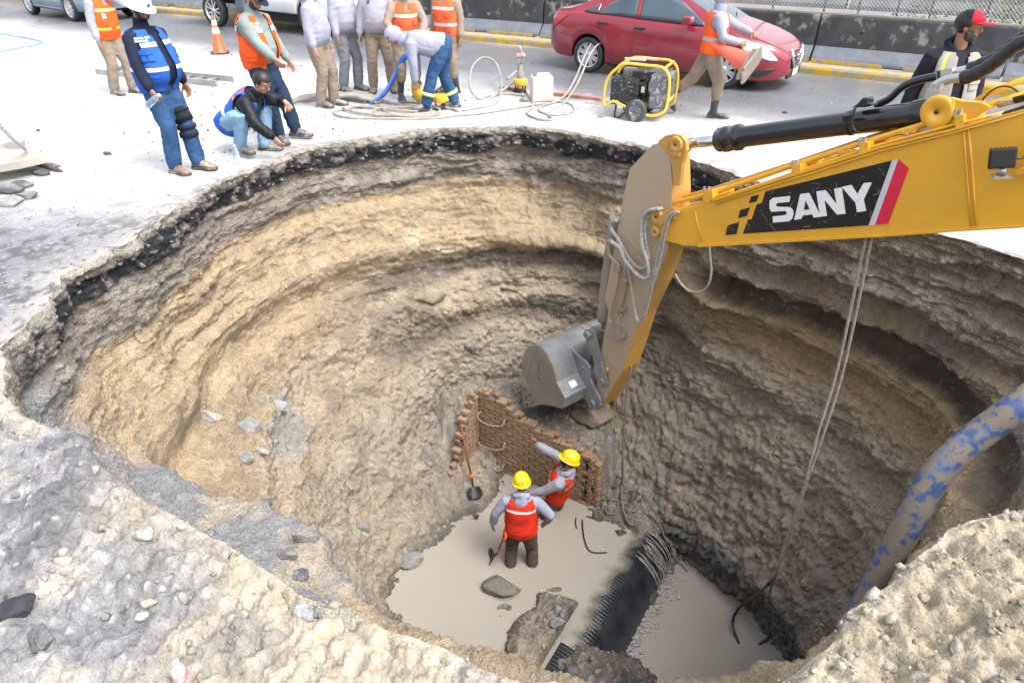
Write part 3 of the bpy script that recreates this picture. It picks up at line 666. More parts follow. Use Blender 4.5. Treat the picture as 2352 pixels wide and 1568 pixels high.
hose([Z1(440,690),Z1(395,720),Z1(368,800),Z1(340,930),Z1(305,1080),Z2(1310,150),Z2(1262,380),Z2(1210,560),Z2(1165,600),Z2(1135,560),Z2(1100,330),Z2(1075,160),Z2(1100,150)],.011,.0,off=-.05)
hose([Z1(604,878),Z1(612,960),Z1(616,1030),Z1(600,1095),Z1(560,1132),Z1(500,1130),Z1(450,1090),Z1(415,1035)],.013,0,off=.40,par=BOOM)
# links
def link_bar(z,p,q,o1,w,r1,r2,m,name,parent):
    a=ep(z(*p),o1);c_=ep(z(*q),o1);d=(c_-a).normalized();s_=EN.cross(d).normalized();pts=[]
    for k in range(9):
        t=PI*k/8;pts.append(a+(s_*math.cos(t)-d*math.sin(t))*r1)
    for k in range(9):
        t=PI*k/8;pts.append(c_+(-s_*math.cos(t)+d*math.sin(t))*r2)
    b=MB();b.prism(pts,EW*w);return EP(b,name,m,parent,bev=.004)
for off in (SO-.05,SO+SW+.01):
    lk=link_bar(Z2,(755,705),(856,1100),off,.04,.07,.075,steel,'side_link',stick)
disc('link_pin',Z2,(848,1098),SO-.056,.05,.018,steel,stick)
bk=EP(plate([(720,735),(800,700),(810,760),(760,900),(745,990),(690,960)],Z2,SO+.05,.2),'push_link',steel,bev=.008)
disc('link_pin',Z2,(740,706),SO-.075,.055,.05,steel,bk);disc('link_pin',Z2,(697,998),SO-.05,.06,.02,steel,bk)
b=MB();p=ep(Z2(800,690),SO+SW/2);M=Matrix.Translation(p)@EN.to_track_quat('Z','Y').to_matrix().to_4x4();b.lathe([(0,-.14),(.075,-.14),(.085,-.12),(.085,.12),(.075,.14),(0,.14)],M,20);EP(b,'link_collar',steel,bk)
# bucket
WB=1.2;BO=W/2-WB/2
shell=[(188,1330),(183,1000),(190,905),(205,850),(235,812),(280,795),(325,808),(372,850),(412,915),(445,1000),(470,1100)]
sp_=[ep(Z2(*p),BO) for p in shell];sm=spline(sp_,4)
ctr=ep(Z2(310,1010),BO)
inn=[p+(ctr-p).normalized()*.035 for p in sm]
b=MB();b.loft([[p for p in sm],[p+EW*WB for p in sm]],caps=False,close=False)
b.loft([[p for p in inn],[p+EW*WB for p in inn]],caps=False,close=False)
for k in (0,-1):b._f([b.bm.verts.new(v) for v in (sm[k],inn[k],inn[k]+EW*WB,sm[k]+EW*WB)])
BK=EP(b,'bucket',steel)
side=sm+[ep(Z2(*p),BO) for p in [(540,1238),(518,1326),(440,1306),(355,1290),(270,1310)]]
for off in (0,WB-.03):
    b=MB();b.prism([p+EW*(off+(-.002 if off==0 else .002)) for p in side],EW*.03);o=EP(b,'side_plate',side_steel,BK,bev=.004)
    if off==0:SP=o
# wear plate on the lower side, mud line, relief lettering plate
b=MB();b.prism([ep(Z2(*p),BO-.016) for p in [(188,1325),(184,1060),(215,1125),(260,1160),(320,1172),(385,1165),(435,1140),(472,1105),(545,1240),(518,1326),(440,1306),(355,1290),(270,1310)]],EW*.014);EP(b,'side_cutter',side_steel,SP,bev=.003)
b=MB()
for q in ([(305,925),(322,905),(352,930),(350,1115),(335,1100),(318,1060)],):
    b.prism([ep(Z2(*p),BO-.008) for p in q],EW*.006)
pl_=EP(b,'relief_plate',side_steel,SP)
b=MB()
for y in (935,975,1015,1055):
    for dx,dy,ex,ey in ((0,0,28,8),(0,0,6,30),(0,16,24,22)):
        b.tube([ep(Z2(316+dx,y+dy),BO-.014),ep(Z2(316+ex,y+ey),BO-.014)],.006,4)
EP(b,'relief_letter',steel,pl_)
b=MB();b.tube(spline([ep(Z2(*p),BO-.004) for p in [(290,815),(285,900),(245,980),(250,1080),(275,1140),(320,1168),(390,1160),(440,1130)]],6),.006,5);EP(b,'weld_seam',steel,SP)
b=MB()
for p in ((210,1165),(220,1230),(250,1218),(228,1295),(265,1272),(285,1265)):
    M=Matrix.Translation(ep(Z2(*p),BO-.018))@EN.to_track_quat('Z','Y').to_matrix().to_4x4();b.lathe([(0,.003),(.018 if p[0]<260 else .009,.003),(.02 if p[0]<260 else .01,-.01)],M,10,False)
EP(b,'bolt_hole',blackp,SP)
# torsion box and lug
b=MB();bx_=[(466,1098),(545,1238),(525,1326),(448,1240)]
b.prism([ep(Z2(*p),BO+.015) for p in bx_],EW*(WB*.36));EP(b,'torsion_box',steel,BK,bev=.01)
b=MB();b.prism([ep(Z2(*p),BO+.0) for p in bx_],EW*WB*.98);EP(b,'torsion_box',steel,BK,bev=.01)
c1=ep(Z2(506,1168),BO);u1=(ep(Z2(545,1238),BO)-ep(Z2(466,1098),BO)).normalized();nrm=u1.cross(EW).normalized();nrm=nrm if nrm.z>0 else -nrm
b=MB()
fr_=[(-.05,-.06),(.05,-.06),(.05,.06),(-.05,.06)]
base=c1+EW*.22+nrm*.003
for i in range(4):
    a,c_=fr_[i],fr_[(i+1)%4];b.tube([base+u1*a[0]+EW*a[1],base+u1*c_[0]+EW*c_[1]],.007,5)
EP(b,'handle_frame',zinc,BK)
b=MB();b.prism([base+u1*a+EW*c_ for a,c_ in fr_],nrm*.002);EP(b,'reflector',dec_w,BK)
# ears
earp=[(560,800),(590,822),(640,880),(720,940),(750,990),(752,1080),(800,1180),(835,1250),(836,1310),(805,1338),(765,1330),(735,1290),(700,1225),(650,1180),(560,1120),(470,1100),(440,980)]
for off in (SO-.065,SO+SW+.02):
    EP(plate(earp,Z2,off,.045),'bucket_ear',steel,BK,bev=.005)
disc('bucket_pin',Z2,(768,1288),SO-.075,.07,.02,steel,BK);disc('bucket_pin',Z2,(800,1288),SO+SW+.06,.07,.03,steel,BK)
# lifting eye and back ribs
b=MB();cc=ep(Z2(690,750),.14)
b.prism([ep(Z2(*p),.3) for p in [(600,840),(645,735),(680,700),(720,735),(720,800),(690,900)]],EW*.035)
EP(b,'lifting_eye',steel,BK,bev=.004)
b=MB()
for off in (.30,.42,.78,.9):
    q=[p+EW*off+(p-ctr).normalized()*.0 for p in sm[10:38]];q2=[p+(p-ctr).normalized()*.016 for p in q];b.prism(q+q2[::-1],EW*.05)
EP(b,'wear_strip',steel,BK)
# teeth
dnv=(ep(Z2(188,1330),BO)-ep(Z2(183,1150),BO)).normalized();fw=(ctr-ep(Z2(185,1100),BO)).normalized();fw=(fw-dnv*fw.dot(dnv)).normalized()
lip=ep(Z2(190,1325),BO)
b=MB();q=[lip-dnv*.15,lip+dnv*.02,lip+dnv*.02+fw*.035,lip-dnv*.15+fw*.035];b.prism(q,EW*WB);EP(b,'cutting_edge',side_steel,BK,bev=.003)
for i in range(5):
    o0=lip+EW*(.0+i*(WB-.11)/4)
    b=MB()
    b.loft([[o0-dnv*.05-fw*.025,o0-dnv*.05+EW*.11-fw*.025,o0-dnv*.05+EW*.11+fw*.06,o0-dnv*.05+fw*.06],
            [o0+dnv*.08-fw*.02,o0+dnv*.08+EW*.11-fw*.02,o0+dnv*.08+EW*.11+fw*.05,o0+dnv*.08+fw*.05],
            [o0+dnv*.22+EW*.01+fw*.0,o0+dnv*.22+EW*.10+fw*.0,o0+dnv*.22+EW*.10+fw*.015,o0+dnv*.22+EW*.01+fw*.015]],smooth=False)
    EP(b,'tooth',side_steel if i else steel,BK,bev=.004)
# dried mud splashes and scratches on the near faces
def slivers(reg,off,n,m,parent,seed,l0=.02,l1=.12,w=.0016,ang0=None):
    rg=random.Random(seed);b=MB()
    (xa,ya),(xb,yb),(xc,yc),(xd,yd)=reg
    for k in range(n):
        u_,v_=rg.random(),rg.random();x=(xa*(1-u_)+xb*u_)*(1-v_)+(xd*(1-u_)+xc*u_)*v_;y=(ya*(1-u_)+yb*u_)*(1-v_)+(yd*(1-u_)+yc*u_)*v_
        p=ep(Z1(x,y),off);a=rg.gauss(ang0,.5) if ang0 is not None else rg.uniform(0,PI);hx_=Vector((EW.y,-EW.x,0));d=(hx_*math.cos(a)+Vector((0,0,1))*math.sin(a));s_=(hx_*-math.sin(a)+Vector((0,0,1))*math.cos(a));L=rg.uniform(l0,l1)*rg.random()
        c_=s_*rg.uniform(-.1,.1)*L;ww=w*rg.uniform(.5,1.4)
        for q0,q1 in ((p,p+d*L*.5+c_),(p+d*L*.5+c_,p+d*L)):
            b._f([b.bm.verts.new(q0+s_*ww),b.bm.verts.new(q0-s_*ww),b.bm.verts.new(q1-s_*ww*.8),b.bm.verts.new(q1+s_*ww*.8)])
    o=b.build('splash_mark',m,None,'stuff',recalc=False);o.parent=parent
spl=pm('dried_splash',(.55,.50,.42),rough=.8)
slivers([(720,620),(1650,420),(1500,790),(720,830)],-.0145,85,spl,BOOM,1,l1=.10,w=.0010);slivers([(640,640),(1500,380),(1500,800),(560,850)],-.0035,90,spl,BOOM,2,w=.0012)
slivers([(170,440),(390,400),(390,640),(140,640)],SO-.003,130,spl,stick,3,w=.0011,ang0=.8);slivers([(120,700),(330,650),(300,1000),(60,1100)],SO-.003,60,spl,stick,4,w=.0012)
# work lamp on the boom
lm=MB();c0=ep(Z1(2232,392),-.20);RL=Matrix.Rotation(R(-28),4,'Z')@Matrix.Rotation(R(-12),4,'Y')
lm.box(c0,(.15,.05,.13),RL,bev=.012)
for k in range(6):lm.box(c0+RL.to_3x3()@Vector((-.06+k*.024,.045,0)),(.007,.05,.11),RL)
lamp=EP(lm,'work_lamp',rubber,EX)
b=MB();b.box(c0+RL.to_3x3()@Vector((0,-.027,0)),(.125,.004,.105),RL);EP(b,'lens',pm('dark_lens',(.03,.03,.035),rough=.15),lamp)
b=MB();b.tube([c0+Vector((.04,.02,-.06)),c0+Vector((.05,.02,-.12))],.028,8);b.box(c0+Vector((.06,.03,-.13)),(.12,.05,.02));EP(b,'lamp_bracket',zinc,lamp)
b=MB();b.tube(spline([c0+Vector((.05,.03,0)),ep(Z1(2330,395),-.12),ep(Z1(2370,380),-.05),ep(Z1(2430,370),-.02)]),.007,6);EP(b,'cable',rubber,lamp)
b=MB();b.prism([ep(Z1(*p),-.13) for p in [(2300,462),(2420,425),(2420,478),(2302,488)]],EW*.14);EP(b,'lamp_arm',yel,lamp,bev=.004)
# ------------------------------------------------------------------ kerb, concrete barriers, fence, far carriageway
conc_d=pm('stained_barrier_concrete',(.032,.033,.036),(.055,.056,.058),sc=3,rough=.55,dirt=(.24,.235,.22),ds=3.2,da=.42,dw=.05,bump=.3,bs=50,fine=.2)
conc_b=pm('wet_grey_concrete',(.13,.145,.17),(.17,.185,.21),sc=5,rough=.35,bump=.3,bs=60,fine=.25)
conc_y=pm('worn_yellow_paint',(.50,.33,.03),(.40,.27,.04),sc=6,rough=.5,dirt=(.30,.265,.20),ds=6,da=.50,dw=.05,bump=.3,bs=50)
conc_l=pm('kerb_concrete',(.42,.37,.29),(.33,.30,.25),sc=4,rough=.4,bump=.3,bs=50,fine=.15)
hole_k=pm('drain_shadow',(.02,.02,.02),rough=.8)
KP=spline([(-34,34.5,0),(-20,28.2,0),(-9.1,22.3,0),(-1.22,17.82,0),(.92,16.53,0),(5.84,13.45,0),(8.6,11.5,0),(13,8.2,0),(19,3.6,0)],24)
kl=[0.]
for a,b_ in zip(KP,KP[1:]):kl.append(kl[-1]+(b_-a).length)
def kpos(s):
    i=max(0,min(len(KP)-2,next((j for j,l in enumerate(kl) if l>s),len(kl))-1));t=(s-kl[i])/(kl[i+1]-kl[i]);p=KP[i].lerp(KP[i+1],t)
    j0,j1=max(0,i-6),min(len(KP)-1,i+7);d=(KP[j1]-KP[j0]).normalized();return p,d,Vector((-d.y,d.x,0))
def kfind(px):
    best=min(range(len(KP)),key=lambda i:abs((lambda v:1176+F*v.x/(v.y*ct+HC*st))(KP[i])-px) if KP[i].y*ct+HC*st>0 else 9e9);return kl[best]
def strip(name,prof,s0,s1,m,parent=None,kind=None,step=.5,bev=0):
    b=MB();n=max(2,int((s1-s0)/step)+1);rings=[]
    for k in range(n):
        p,d,v=kpos(s0+(s1-s0)*k/(n-1));rings.append([p+v*a+Vector((0,0,z)) for a,z in prof])
    b.loft(rings,smooth=False);return b.build(name,m,parent,kind,bev=bev)
kerb=strip('kerb',[(.0,-.05),(0,.11),(.03,.125),(.42,.125),(.42,-.05)],0,kl[-1],conc_l,kind='structure')
# painted kerb edge blocks, a little broken
s=kfind(300)-8;q=0
while s<kl[-1]-2:
    e=s+1.0
    o=strip('kerb_stone',[(-.012,-.02),(-.012,.09),(.006,.133),(.11,.135),(.11,.0)],s+.012,e-.012,conc_y if q%1==0 else conc_l,kerb,step=.3,bev=.008);s=e;q+=1
joints=[kfind(300)-11,kfind(300)-5,kfind(520)-.4,kfind(520)+5.4,kfind(1215),kfind(1855),kfind(2290),kfind(2290)+6,kfind(2290)+12]
labs=['leftmost concrete barrier block, half behind the grey car','concrete barrier block standing behind the white hard hat man','concrete barrier block behind the white truck','concrete barrier block behind the bending man, left of the red car','grey stained concrete barrier block with small hole behind the red car','dark patchy concrete barrier block right of the red car, behind the red capped man','concrete barrier block with pale patch at the right edge of the photo','far right barrier block, outermost']
bars=[]
for i in range(len(joints)-1):
    s0,s1=joints[i]+.02,joints[i+1]-.02;pm_,d,v=kpos((s0+s1)/2)
    t=empty('concrete_barrier',pm_+v*.7,math.atan2(d.y,d.x),labs[i],'barrier','concrete barriers along the median')
    T=t.location.copy();inv=(Matrix.Translation(T)@Matrix.Rotation(t.rotation_euler.z,4,'Z')).inverted()
    def put(o):o.parent=t;o.matrix_parent_inverse=inv;return o
    put(strip('upper_wall',[(.62,.41),(.655,.92),(.67,.95),(.86,.95),(.875,.92),(.93,.41)],s0,s1,conc_d,bev=.01))
    put(strip('sloped_base',[(.47,.24),(.45,.20),(.45,.15),(1.1,.15),(1.1,.24),(.93,.41),(.62,.41)],s0,s1,conc_b,bev=.006))
    k=s0;j=0
    while k<s1-.3:
        e=min(k+(1.25 if (j%2==0) else .35),s1)
        if j%2==0:put(strip('painted_foot',[(.44,.12),(.44,.197),(1.08,.197),(1.08,.12)],k,e,conc_y,bev=.005))
        else:put(strip('drain_slot',[(.56,.12),(.56,.19),(.98,.19),(.98,.12)],k,e,hole_k))
        k=e;j+=1
    bars.append(t)
for px in (1345,1452,1924,2330):        # lifting holes
    s=kfind(px+8);p,d,v=kpos(s);b=MB();M=Matrix.Translation(p+v*.632+Vector((0,0,.68)))@(-v).to_track_quat('Z','Y').to_matrix().to_4x4()
    b.lathe([(0,.004),(.028,.004),(.03,-.02)],M,12,False);o=b.build('lifting_hole',hole_k)
    tt=max([x for x in range(len(joints)-1) if joints[x]<s]);t=bars[tt];o.parent=t;o.matrix_parent_inverse=(Matrix.Translation(t.location)@Matrix.Rotation(t.rotation_euler.z,4,'Z')).inverted()
# chain link fence standing on the barriers
galv=pm('galvanised_wire',(.42,.43,.44),(.33,.33,.34),sc=20,rough=.5,metal=.3)
postm=pm('fence_post_paint',(.10,.115,.14),rough=.45,dirt=(.35,.33,.28),ds=12,da=.25)
fs0,fs1=kfind(1500),kfind(2352)+3.0
p,d,v=kpos(fs0)
fence=empty('chain_link_fence',p+v*.95,0,'chain link fence with thin grey posts standing on the median barrier tops','fence')
fi=Matrix.Translation(fence.location).inverted()
def put(o):o.parent=fence;o.matrix_parent_inverse=fi;return o
V_=[];F_=[];hgt=1.25;sp=.062
def wire(a,b_,r=.0022):
    d_=(b_-a).normalized();n_=Vector((0,0,1)).cross(d_).normalized()*r*1.1;u=d_.cross(n_).normalized()*r*1.4;k=len(V_)
    for p_ in (a,b_):V_.extend([p_+n_,p_-n_*.5+u,p_-n_*.5-u])
    for j in range(3):F_.append((k+j,k+(j+1)%3,k+3+(j+1)%3,k+3+j))
s=fs0-hgt
L_=fs1-fs0;nw=int((L_+hgt)/sp)
for i in range(nw):
    for sg in (1,-1):
        a0=fs0-hgt+i*sp if sg>0 else fs0+i*sp
        prev=None
        for t in range(0,5):
            ss=a0+sg*hgt*t/4
            if ss<fs0 or ss>fs1:prev=None;continue
            p,d,v=kpos(ss);q=p+v*(.765+.003*sg)+Vector((0,0,.97+hgt*t/4))
            if prev is not None:wire(prev,q)
            prev=q
put(from_np('chain_link_mesh',np.array([tuple(x) for x in V_]),np.array(F_),galv,kind='stuff',smooth=False))
put(strip('bottom_rail',[(.70,.955),(.70,.985),(.74,.985),(.74,.955)],fs0,fs1,conc_l,step=.3))
for px in (1500,1610,1716,1827,1897,1990,2060,2190,2300,2420):
    p,d,v=kpos(kfind(px+10));b=MB();b.tube([p+v*.80+Vector((0,0,.93)),p+v*.80+Vector((0,0,2.3))],.019,8);put(b.build('fence_post',postm))
# second row of barriers, far carriageway, its railings
MBY=pm('far_barrier_concrete',(.17,.185,.215),(.11,.12,.145),sc=1.5,rough=.5,bump=.2,bs=30,fine=.15)
s=kfind(900);i=0
fl=['leftmost grey barrier block behind the chain link fence','grey barrier block behind the fence above the red car bonnet','blue grey barrier block behind the fence, left of the red cap','blue grey barrier block behind the fence, right of the red cap','last barrier block behind the fence at the right edge']
for i in range(5):
    e=s+5.95
    pm_,d,v=kpos((s+e)/2);t=strip('far_barrier',[(1.75,-.02),(1.75,.14),(1.93,.38),(1.99,.80),(2.15,.80),(2.22,.38),(2.4,.14),(2.4,-.02)],s,e-.04,MBY,bev=.01)
    tag(t,fl[i],'barrier','barriers behind the fence');s=e
far_road=strip('far_road',[(2.6,.010),(2.6,.014),(11.5,.014),(11.5,.010)],kfind(700),kl[-1],pm('far_wet_road',(.30,.30,.29),(.22,.225,.23),sc=.9,rough=.35,bump=.15,bs=30,fine=.1),kind='structure',step=1.5)
def far_b(nm,s,e,a,lab,m):
    t=strip(nm,[(a,-.02),(a,.12),(a+.2,.36),(a+.27,.84),(a+.42,.84),(a+.5,.36),(a+.6,.12),(a+.6,-.02)],s,e,m,bev=.01);return tag(t,lab,'barrier','dark barriers across the far road')
s=kfind(1100);ll=['dark barrier block across the far road, furthest left','dark barrier block across the far road behind the fence posts','dark barrier block across the far road, under the leafy shrub','dark barrier block across the far road at the right corner']
for i in range(4):far_b('roadside_barrier',s+i*6.3,s+i*6.3+6.2,11.7,ll[i],pm('dark_far_concrete',(.09,.095,.10),(.14,.145,.15),sc=2,rough=.6,fine=.15,bs=30))
# guard rail on the far side
gr=empty('guard_rail',kpos(kfind(1700))[0]+kpos(kfind(1700))[2]*12.8,0,'grey double guard rail on posts beyond the far road','guard rail');fi2=Matrix.Translation(gr.location).inverted()
for z in (.55,.85):
    o=strip('rail',[(12.7,z),(12.66,z+.05),(12.7,z+.1),(12.66,z+.15),(12.7,z+.2),(12.74,z+.2),(12.74,z)],kfind(1000),kl[-1]-3,pm('dull_rail_steel',(.20,.21,.23),rough=.5,metal=.3),step=1.);o.parent=gr;o.matrix_parent_inverse=fi2
s=kfind(1000)
while s<kl[-1]-3:
    p,d,v=kpos(s);b=MB();b.box(p+v*12.8+Vector((0,0,.55)),(.1,.12,1.1),rz=math.atan2(d.y,d.x));o=b.build('rail_post',postm);o.parent=gr;o.matrix_parent_inverse=fi2;s+=2.
# leafy shrub behind the fence at the upper right
leafm=[pm('leaf_yellow_green',(.16,.20,.03),(.10,.14,.03),sc=4,rough=.5),pm('leaf_green',(.05,.09,.025),(.08,.12,.03),sc=4,rough=.5)]
barkm=pm('bark',(.10,.08,.06),rough=.8,bump=.4,bs=60)
def shrub(base,h,r,n,lab,seed,nl=900):
    rg=random.Random(seed);t=empty('shrub',base,0,lab,'shrub','shrubs behind the fence');b=MB();tips=[]
    for k in range(n):
        a=rg.uniform(0,2*PI);p=[Vector((0,0,0))];d=Vector((math.cos(a)*.5,math.sin(a)*.5,1)).normalized();L=h*rg.uniform(.7,1.05)
        for j in range(7):
            d=(d+Vector((rg.uniform(-.3,.3)+math.cos(a)*.09,rg.uniform(-.3,.3)+math.sin(a)*.09,rg.uniform(-.2,.05)))).normalized();p.append(p[-1]+d*L/7);
            if j>1:tips.append(p[-1].copy())
        b.tube(p,[.016*(1-i/9) for i in range(8)],5)
    o=b.build('branch',barkm,t,'stuff')
    V=[];Fa=[];mi=[]
    for k in range(nl):
        c_=rg.choice(tips)+Vector((rg.gauss(0,.13),rg.gauss(0,.13),rg.gauss(0,.10)))*r
        d=Vector((rg.uniform(-1,1),rg.uniform(-1,1),rg.uniform(-.7,.3))).normalized();s_=d.cross(Vector((rg.uniform(-1,1),rg.uniform(-1,1),1))).normalized();L=rg.uniform(.05,.10)
        i=len(V);V+=[c_,c_+d*L*.5+s_*L*.2,c_+d*L,c_+d*L*.5-s_*L*.2];Fa.append((i,i+1,i+2,i+3));mi.append(0 if rg.random()<.55 else 1)
    from_np('foliage',np.array([tuple(x) for x in V]),np.array(Fa),leafm,t,'stuff',smooth=False,mi=mi)
for px,a,h,sd,lb in ((2170,2.5,1.9,1,'yellow green leafy shrub hanging behind the fence left of the red cap'),(2245,2.55,1.7,2,'loose green shrub behind the fence right above the red cap'),(2330,2.6,2.0,3,'green shrub at the top right corner behind the fence'),(2440,2.6,2.2,4,'outermost green shrub beyond the right edge')):
    p,d,v=kpos(kfind(px));shrub(p+v*a,h,1.,8,lb,sd)
for i,(px,lb) in enumerate(((1300,'dense dark bush beyond the guard rail, furthest left'),(1720,'dense dark bush beyond the guard rail above the fence'),(2100,'dense dark bush beyond the guard rail above the red cap'))):
    p,d,v=kpos(kfind(px));shrub(p+v*15,2.2,3.2,10,lb,20+i,2600)
# ------------------------------------------------------------------ vehicles
tyrem=pm('tyre_rubber',(.022,.024,.028),(.035,.037,.04),sc=14,rough=.55,bump=.15,bs=120)
alloy=pm('alloy_wheel',(.55,.56,.58),rough=.28,metal=.6);glassm=pm('dark_window_glass',(.03,.05,.065),(.05,.08,.10),sc=1.7,rough=.04,spec=.9,coat=.6)
trimk=pm('black_trim',(.02,.021,.024),rough=.4);underk=pm('underbody',(.02,.02,.021),rough=.8)
lampm=pm('headlamp_lens',(.55,.57,.60),(.75,.77,.8),sc=9,rough=.08,coat=.8,spec=.8);redl=pm('tail_lamp_red',(.45,.02,.02),rough=.12,coat=.6)
chromem=pm('chrome_trim',(.75,.76,.78),rough=.1,metal=1.);platem=pm('number_plate_white',(.72,.74,.74),rough=.35)
def interp(tab,x):
    xs=[t[0] for t in tab];ys=[t[1] for t in tab];return float(np.interp(x,xs,ys))
def smi(tab,x,w=.06):return sum(interp(tab,x+k*w) for k in (-1,-.5,0,.5,1))/5
class Car:
    def __init__(s,name,loc,rz,label,group,P,paint):
        s.P=P;s.t=empty(name,loc,rz,label,P.get('cat','car'),group);s.paint=paint
        s.xs=sorted(set([round(x,3) for x in np.arange(P['x0'],P['x1']+.001,.05)]+[P['x0'],P['x1']]+[round(w+P['ra']*math.cos(PI*k/14),3) for w in P['wx'] for k in range(15)]))
    def row(s,x):
        P=s.P;hw=smi(P['hw'],x);zb=smi(P['zb'],x,.02);zt=smi(P['belt'],x);zr=max(smi(P['roof'],x,.04),zt+.02);hr=min(interp(P['hr'],x),hw*.96)
        f=min(1,max(0,(zr-zt-.06)/.25))
        zl=zb
        for w in P['wx']:
            if abs(x-w)<P['ra']:zl=max(zl,P['wz']+math.sqrt(max(0,P['ra']**2-(x-w)**2)))
        zm=max(zl+.02,min(.50,zt-.2));R_=[(hw*.93,zl),(hw*.985,zl+.03 if zl+.03<zm else zm-.005),(hw,zm),(hw*1.0,zm+(zt-zm)*.40),(hw*.985,zm+(zt-zm)*.72),(hw*.955,zt-.035*(1-.4*f)),(hw*.915,zt)]
        y1=hw*.915*(1-f)*.96+hr*1.0*f+0*f;z1=zr-.09*f-.012*(1-f)
        g=[(hw*.915*(1-f)*.93+(hr+(hw*.915-hr)*.93)*f,zt+(zr-zt)*.12*f+.004),(y1*1.,z1-.0),(y1*.93,z1+.05*f+.003),(y1*.6,zr-.012*f),(0,zr)]
        return R_+g
    def surf(s,x,z,side=-1,off=.0):     # point of the side skin at height z
        r=s.row(x);
        for (y0,z0),(y1,z1) in zip(r,r[1:]):
            if z0<=z<=z1 and z1>z0:
                t=(z-z0)/(z1-z0);y=y0+(y1-y0)*t;n=Vector((0,(z1-z0),-(y1-y0))).normalized();return Vector((x,(y+n.y*off)*side,z+n.z*off))
        y=max(p[0] for p in r);return Vector((x,(y+off)*side,z))
    def build(s):
        P=s.P;rows=[s.row(x) for x in s.xs];m=len(rows[0]);V=[];nx=len(s.xs)
        for x,r in zip(s.xs,rows):
            for y,z in r:V.append((x,-y,z))
            for y,z in r[-2::-1]:V.append((x,y,z))
        W=2*m-1;faces=[];gl=[]
        for i in range(nx-1):
            xm=(s.xs[i]+s.xs[i+1])/2
            for j in range(W-1):
                jj=j if j<m-1 else W-2-j
                f=(i*W+j,i*W+j+1,(i+1)*W+j+1,(i+1)*W+j)
                isg=jj>=m-3 and (any(a<xm<b_ for a,b_ in P['ws']))
                (gl if isg else faces).append(f)
        bm=bmesh.new();vs=[bm.verts.new(v) for v in V]
        for f in faces:
            try:q=bm.faces.new([vs[k] for k in f]);q.smooth=True
            except ValueError:pass
        for i in (0,nx-1):
            try:bm.faces.new([vs[i*W+j] for j in range(W)])
            except ValueError:pass
        bmesh.ops.delete(bm,geom=[v for v in bm.verts if not v.link_faces],context='VERTS')
        bmesh.ops.recalc_face_normals(bm,faces=bm.faces)
        me=bpy.data.meshes.new('body');bm.to_mesh(me);bm.free();me.materials.append(s.paint);s.body=link('body',me,s.t)
        for rng,nm in zip(P['ws'],('windshield','rear_window')):
            bm=bmesh.new();vs=[bm.verts.new(v) for v in V]
            for f in gl:
                xm=(V[f[0]][0]+V[f[2]][0])/2
                if rng[0]<xm<rng[1]:q=bm.faces.new([vs[k] for k in f]);q.smooth=True
            bmesh.ops.delete(bm,geom=[v for v in bm.verts if not v.link_faces],context='VERTS');me=bpy.data.meshes.new(nm);bm.to_mesh(me);bm.free();me.materials.append(glassm);link(nm,me,s.t)
        b=MB();b.box(((P['x0']+P['x1'])/2,0,.42),(P['x1']-P['x0']-.5,P['hw'][len(P['hw'])//2][1]*1.5,.36));b.build('underbody',underk,s.t)
        for w in P['wx']:
            for sd in (-1,1):
                s.wheel(w,sd)
        return s
    def wheel(s,x,sd):
        P=s.P;r=P['wr'];yo=smi(P['hw'],x)-.015;M=Matrix.Translation((x,sd*yo,r))@Matrix.Rotation(R(90)*-sd,4,'X')
        rr=r*.70
        b=MB();b.lathe([(rr,-.20),(r*.93,-.20),(r,-.17),(r,-.04),(r*.97,-.015),(r*.90,.0),(rr*1.03,-.004),(rr*.98,-.02),(rr*.95,-.08)],M,40);w=b.build('wheel',tyrem,s.t)
        b=MB();b.lathe([(rr*.995,-.006),(rr*.93,-.012),(rr*.90,-.06),(rr*.88,-.12)],M,40);b.slot=1;b.lathe([(0,-.10),(rr*.9,-.10)],M,24);b.slot=0
        b.lathe([(0,-.012),(.045,-.014),(.06,-.03),(.06,-.08)],M,16)
        n=P.get('sp',5)
        for k in range(n):
            for dd in (-.16,.16):
                a=2*PI*k/n+dd*.6;a2=2*PI*k/n+dd*1.7;w0=.020
                def pt(rad,an,z):return M@Vector((rad*math.cos(an),rad*math.sin(an),z))
                for (ra_,aa,rb,ab) in ((.05,a,rr*.93,a2),):
                    p0=pt(ra_,aa,-.03);p1=pt(rb,ab,-.022);t_=(p1-p0).normalized();ax=(M.to_3x3()@Vector((0,0,1))).normalized();u=t_.cross(ax)*w0
                    b.loft([[p0+u*1.1,p0-u*1.1,p0-u*.8-ax*.05,p0+u*.8-ax*.05],[p1+u*.8,p1-u*.8,p1-u*.8-ax*.05,p1+u*.8-ax*.05]],smooth=False)
        b.build('rim',[alloy,trimk],w,bev=0)
    def patch(s,name,x0,x1,lo,hi,m,off=.006,side=-1,nx=24,nz=5,parent=None,th=.0):
        b=MB();G=[]
        for i in range(nx+1):
            x=x0+(x1-x0)*i/nx;a,c_=smi(lo,x,.0),smi(hi,x,.0)
            G.append([b.bm.verts.new(s.surf(x,a+(c_-a)*j/nz,side,off)) for j in range(nz+1)])
        for i in range(nx):
            for j in range(nz):b._f([G[i][j],G[i+1][j],G[i+1][j+1],G[i][j+1]],True)
        bm=b.bm;o=b.build(name,m,parent or s.t);md=o.modifiers.new('s','SOLIDIFY');md.thickness=.004;md.offset=0;return o
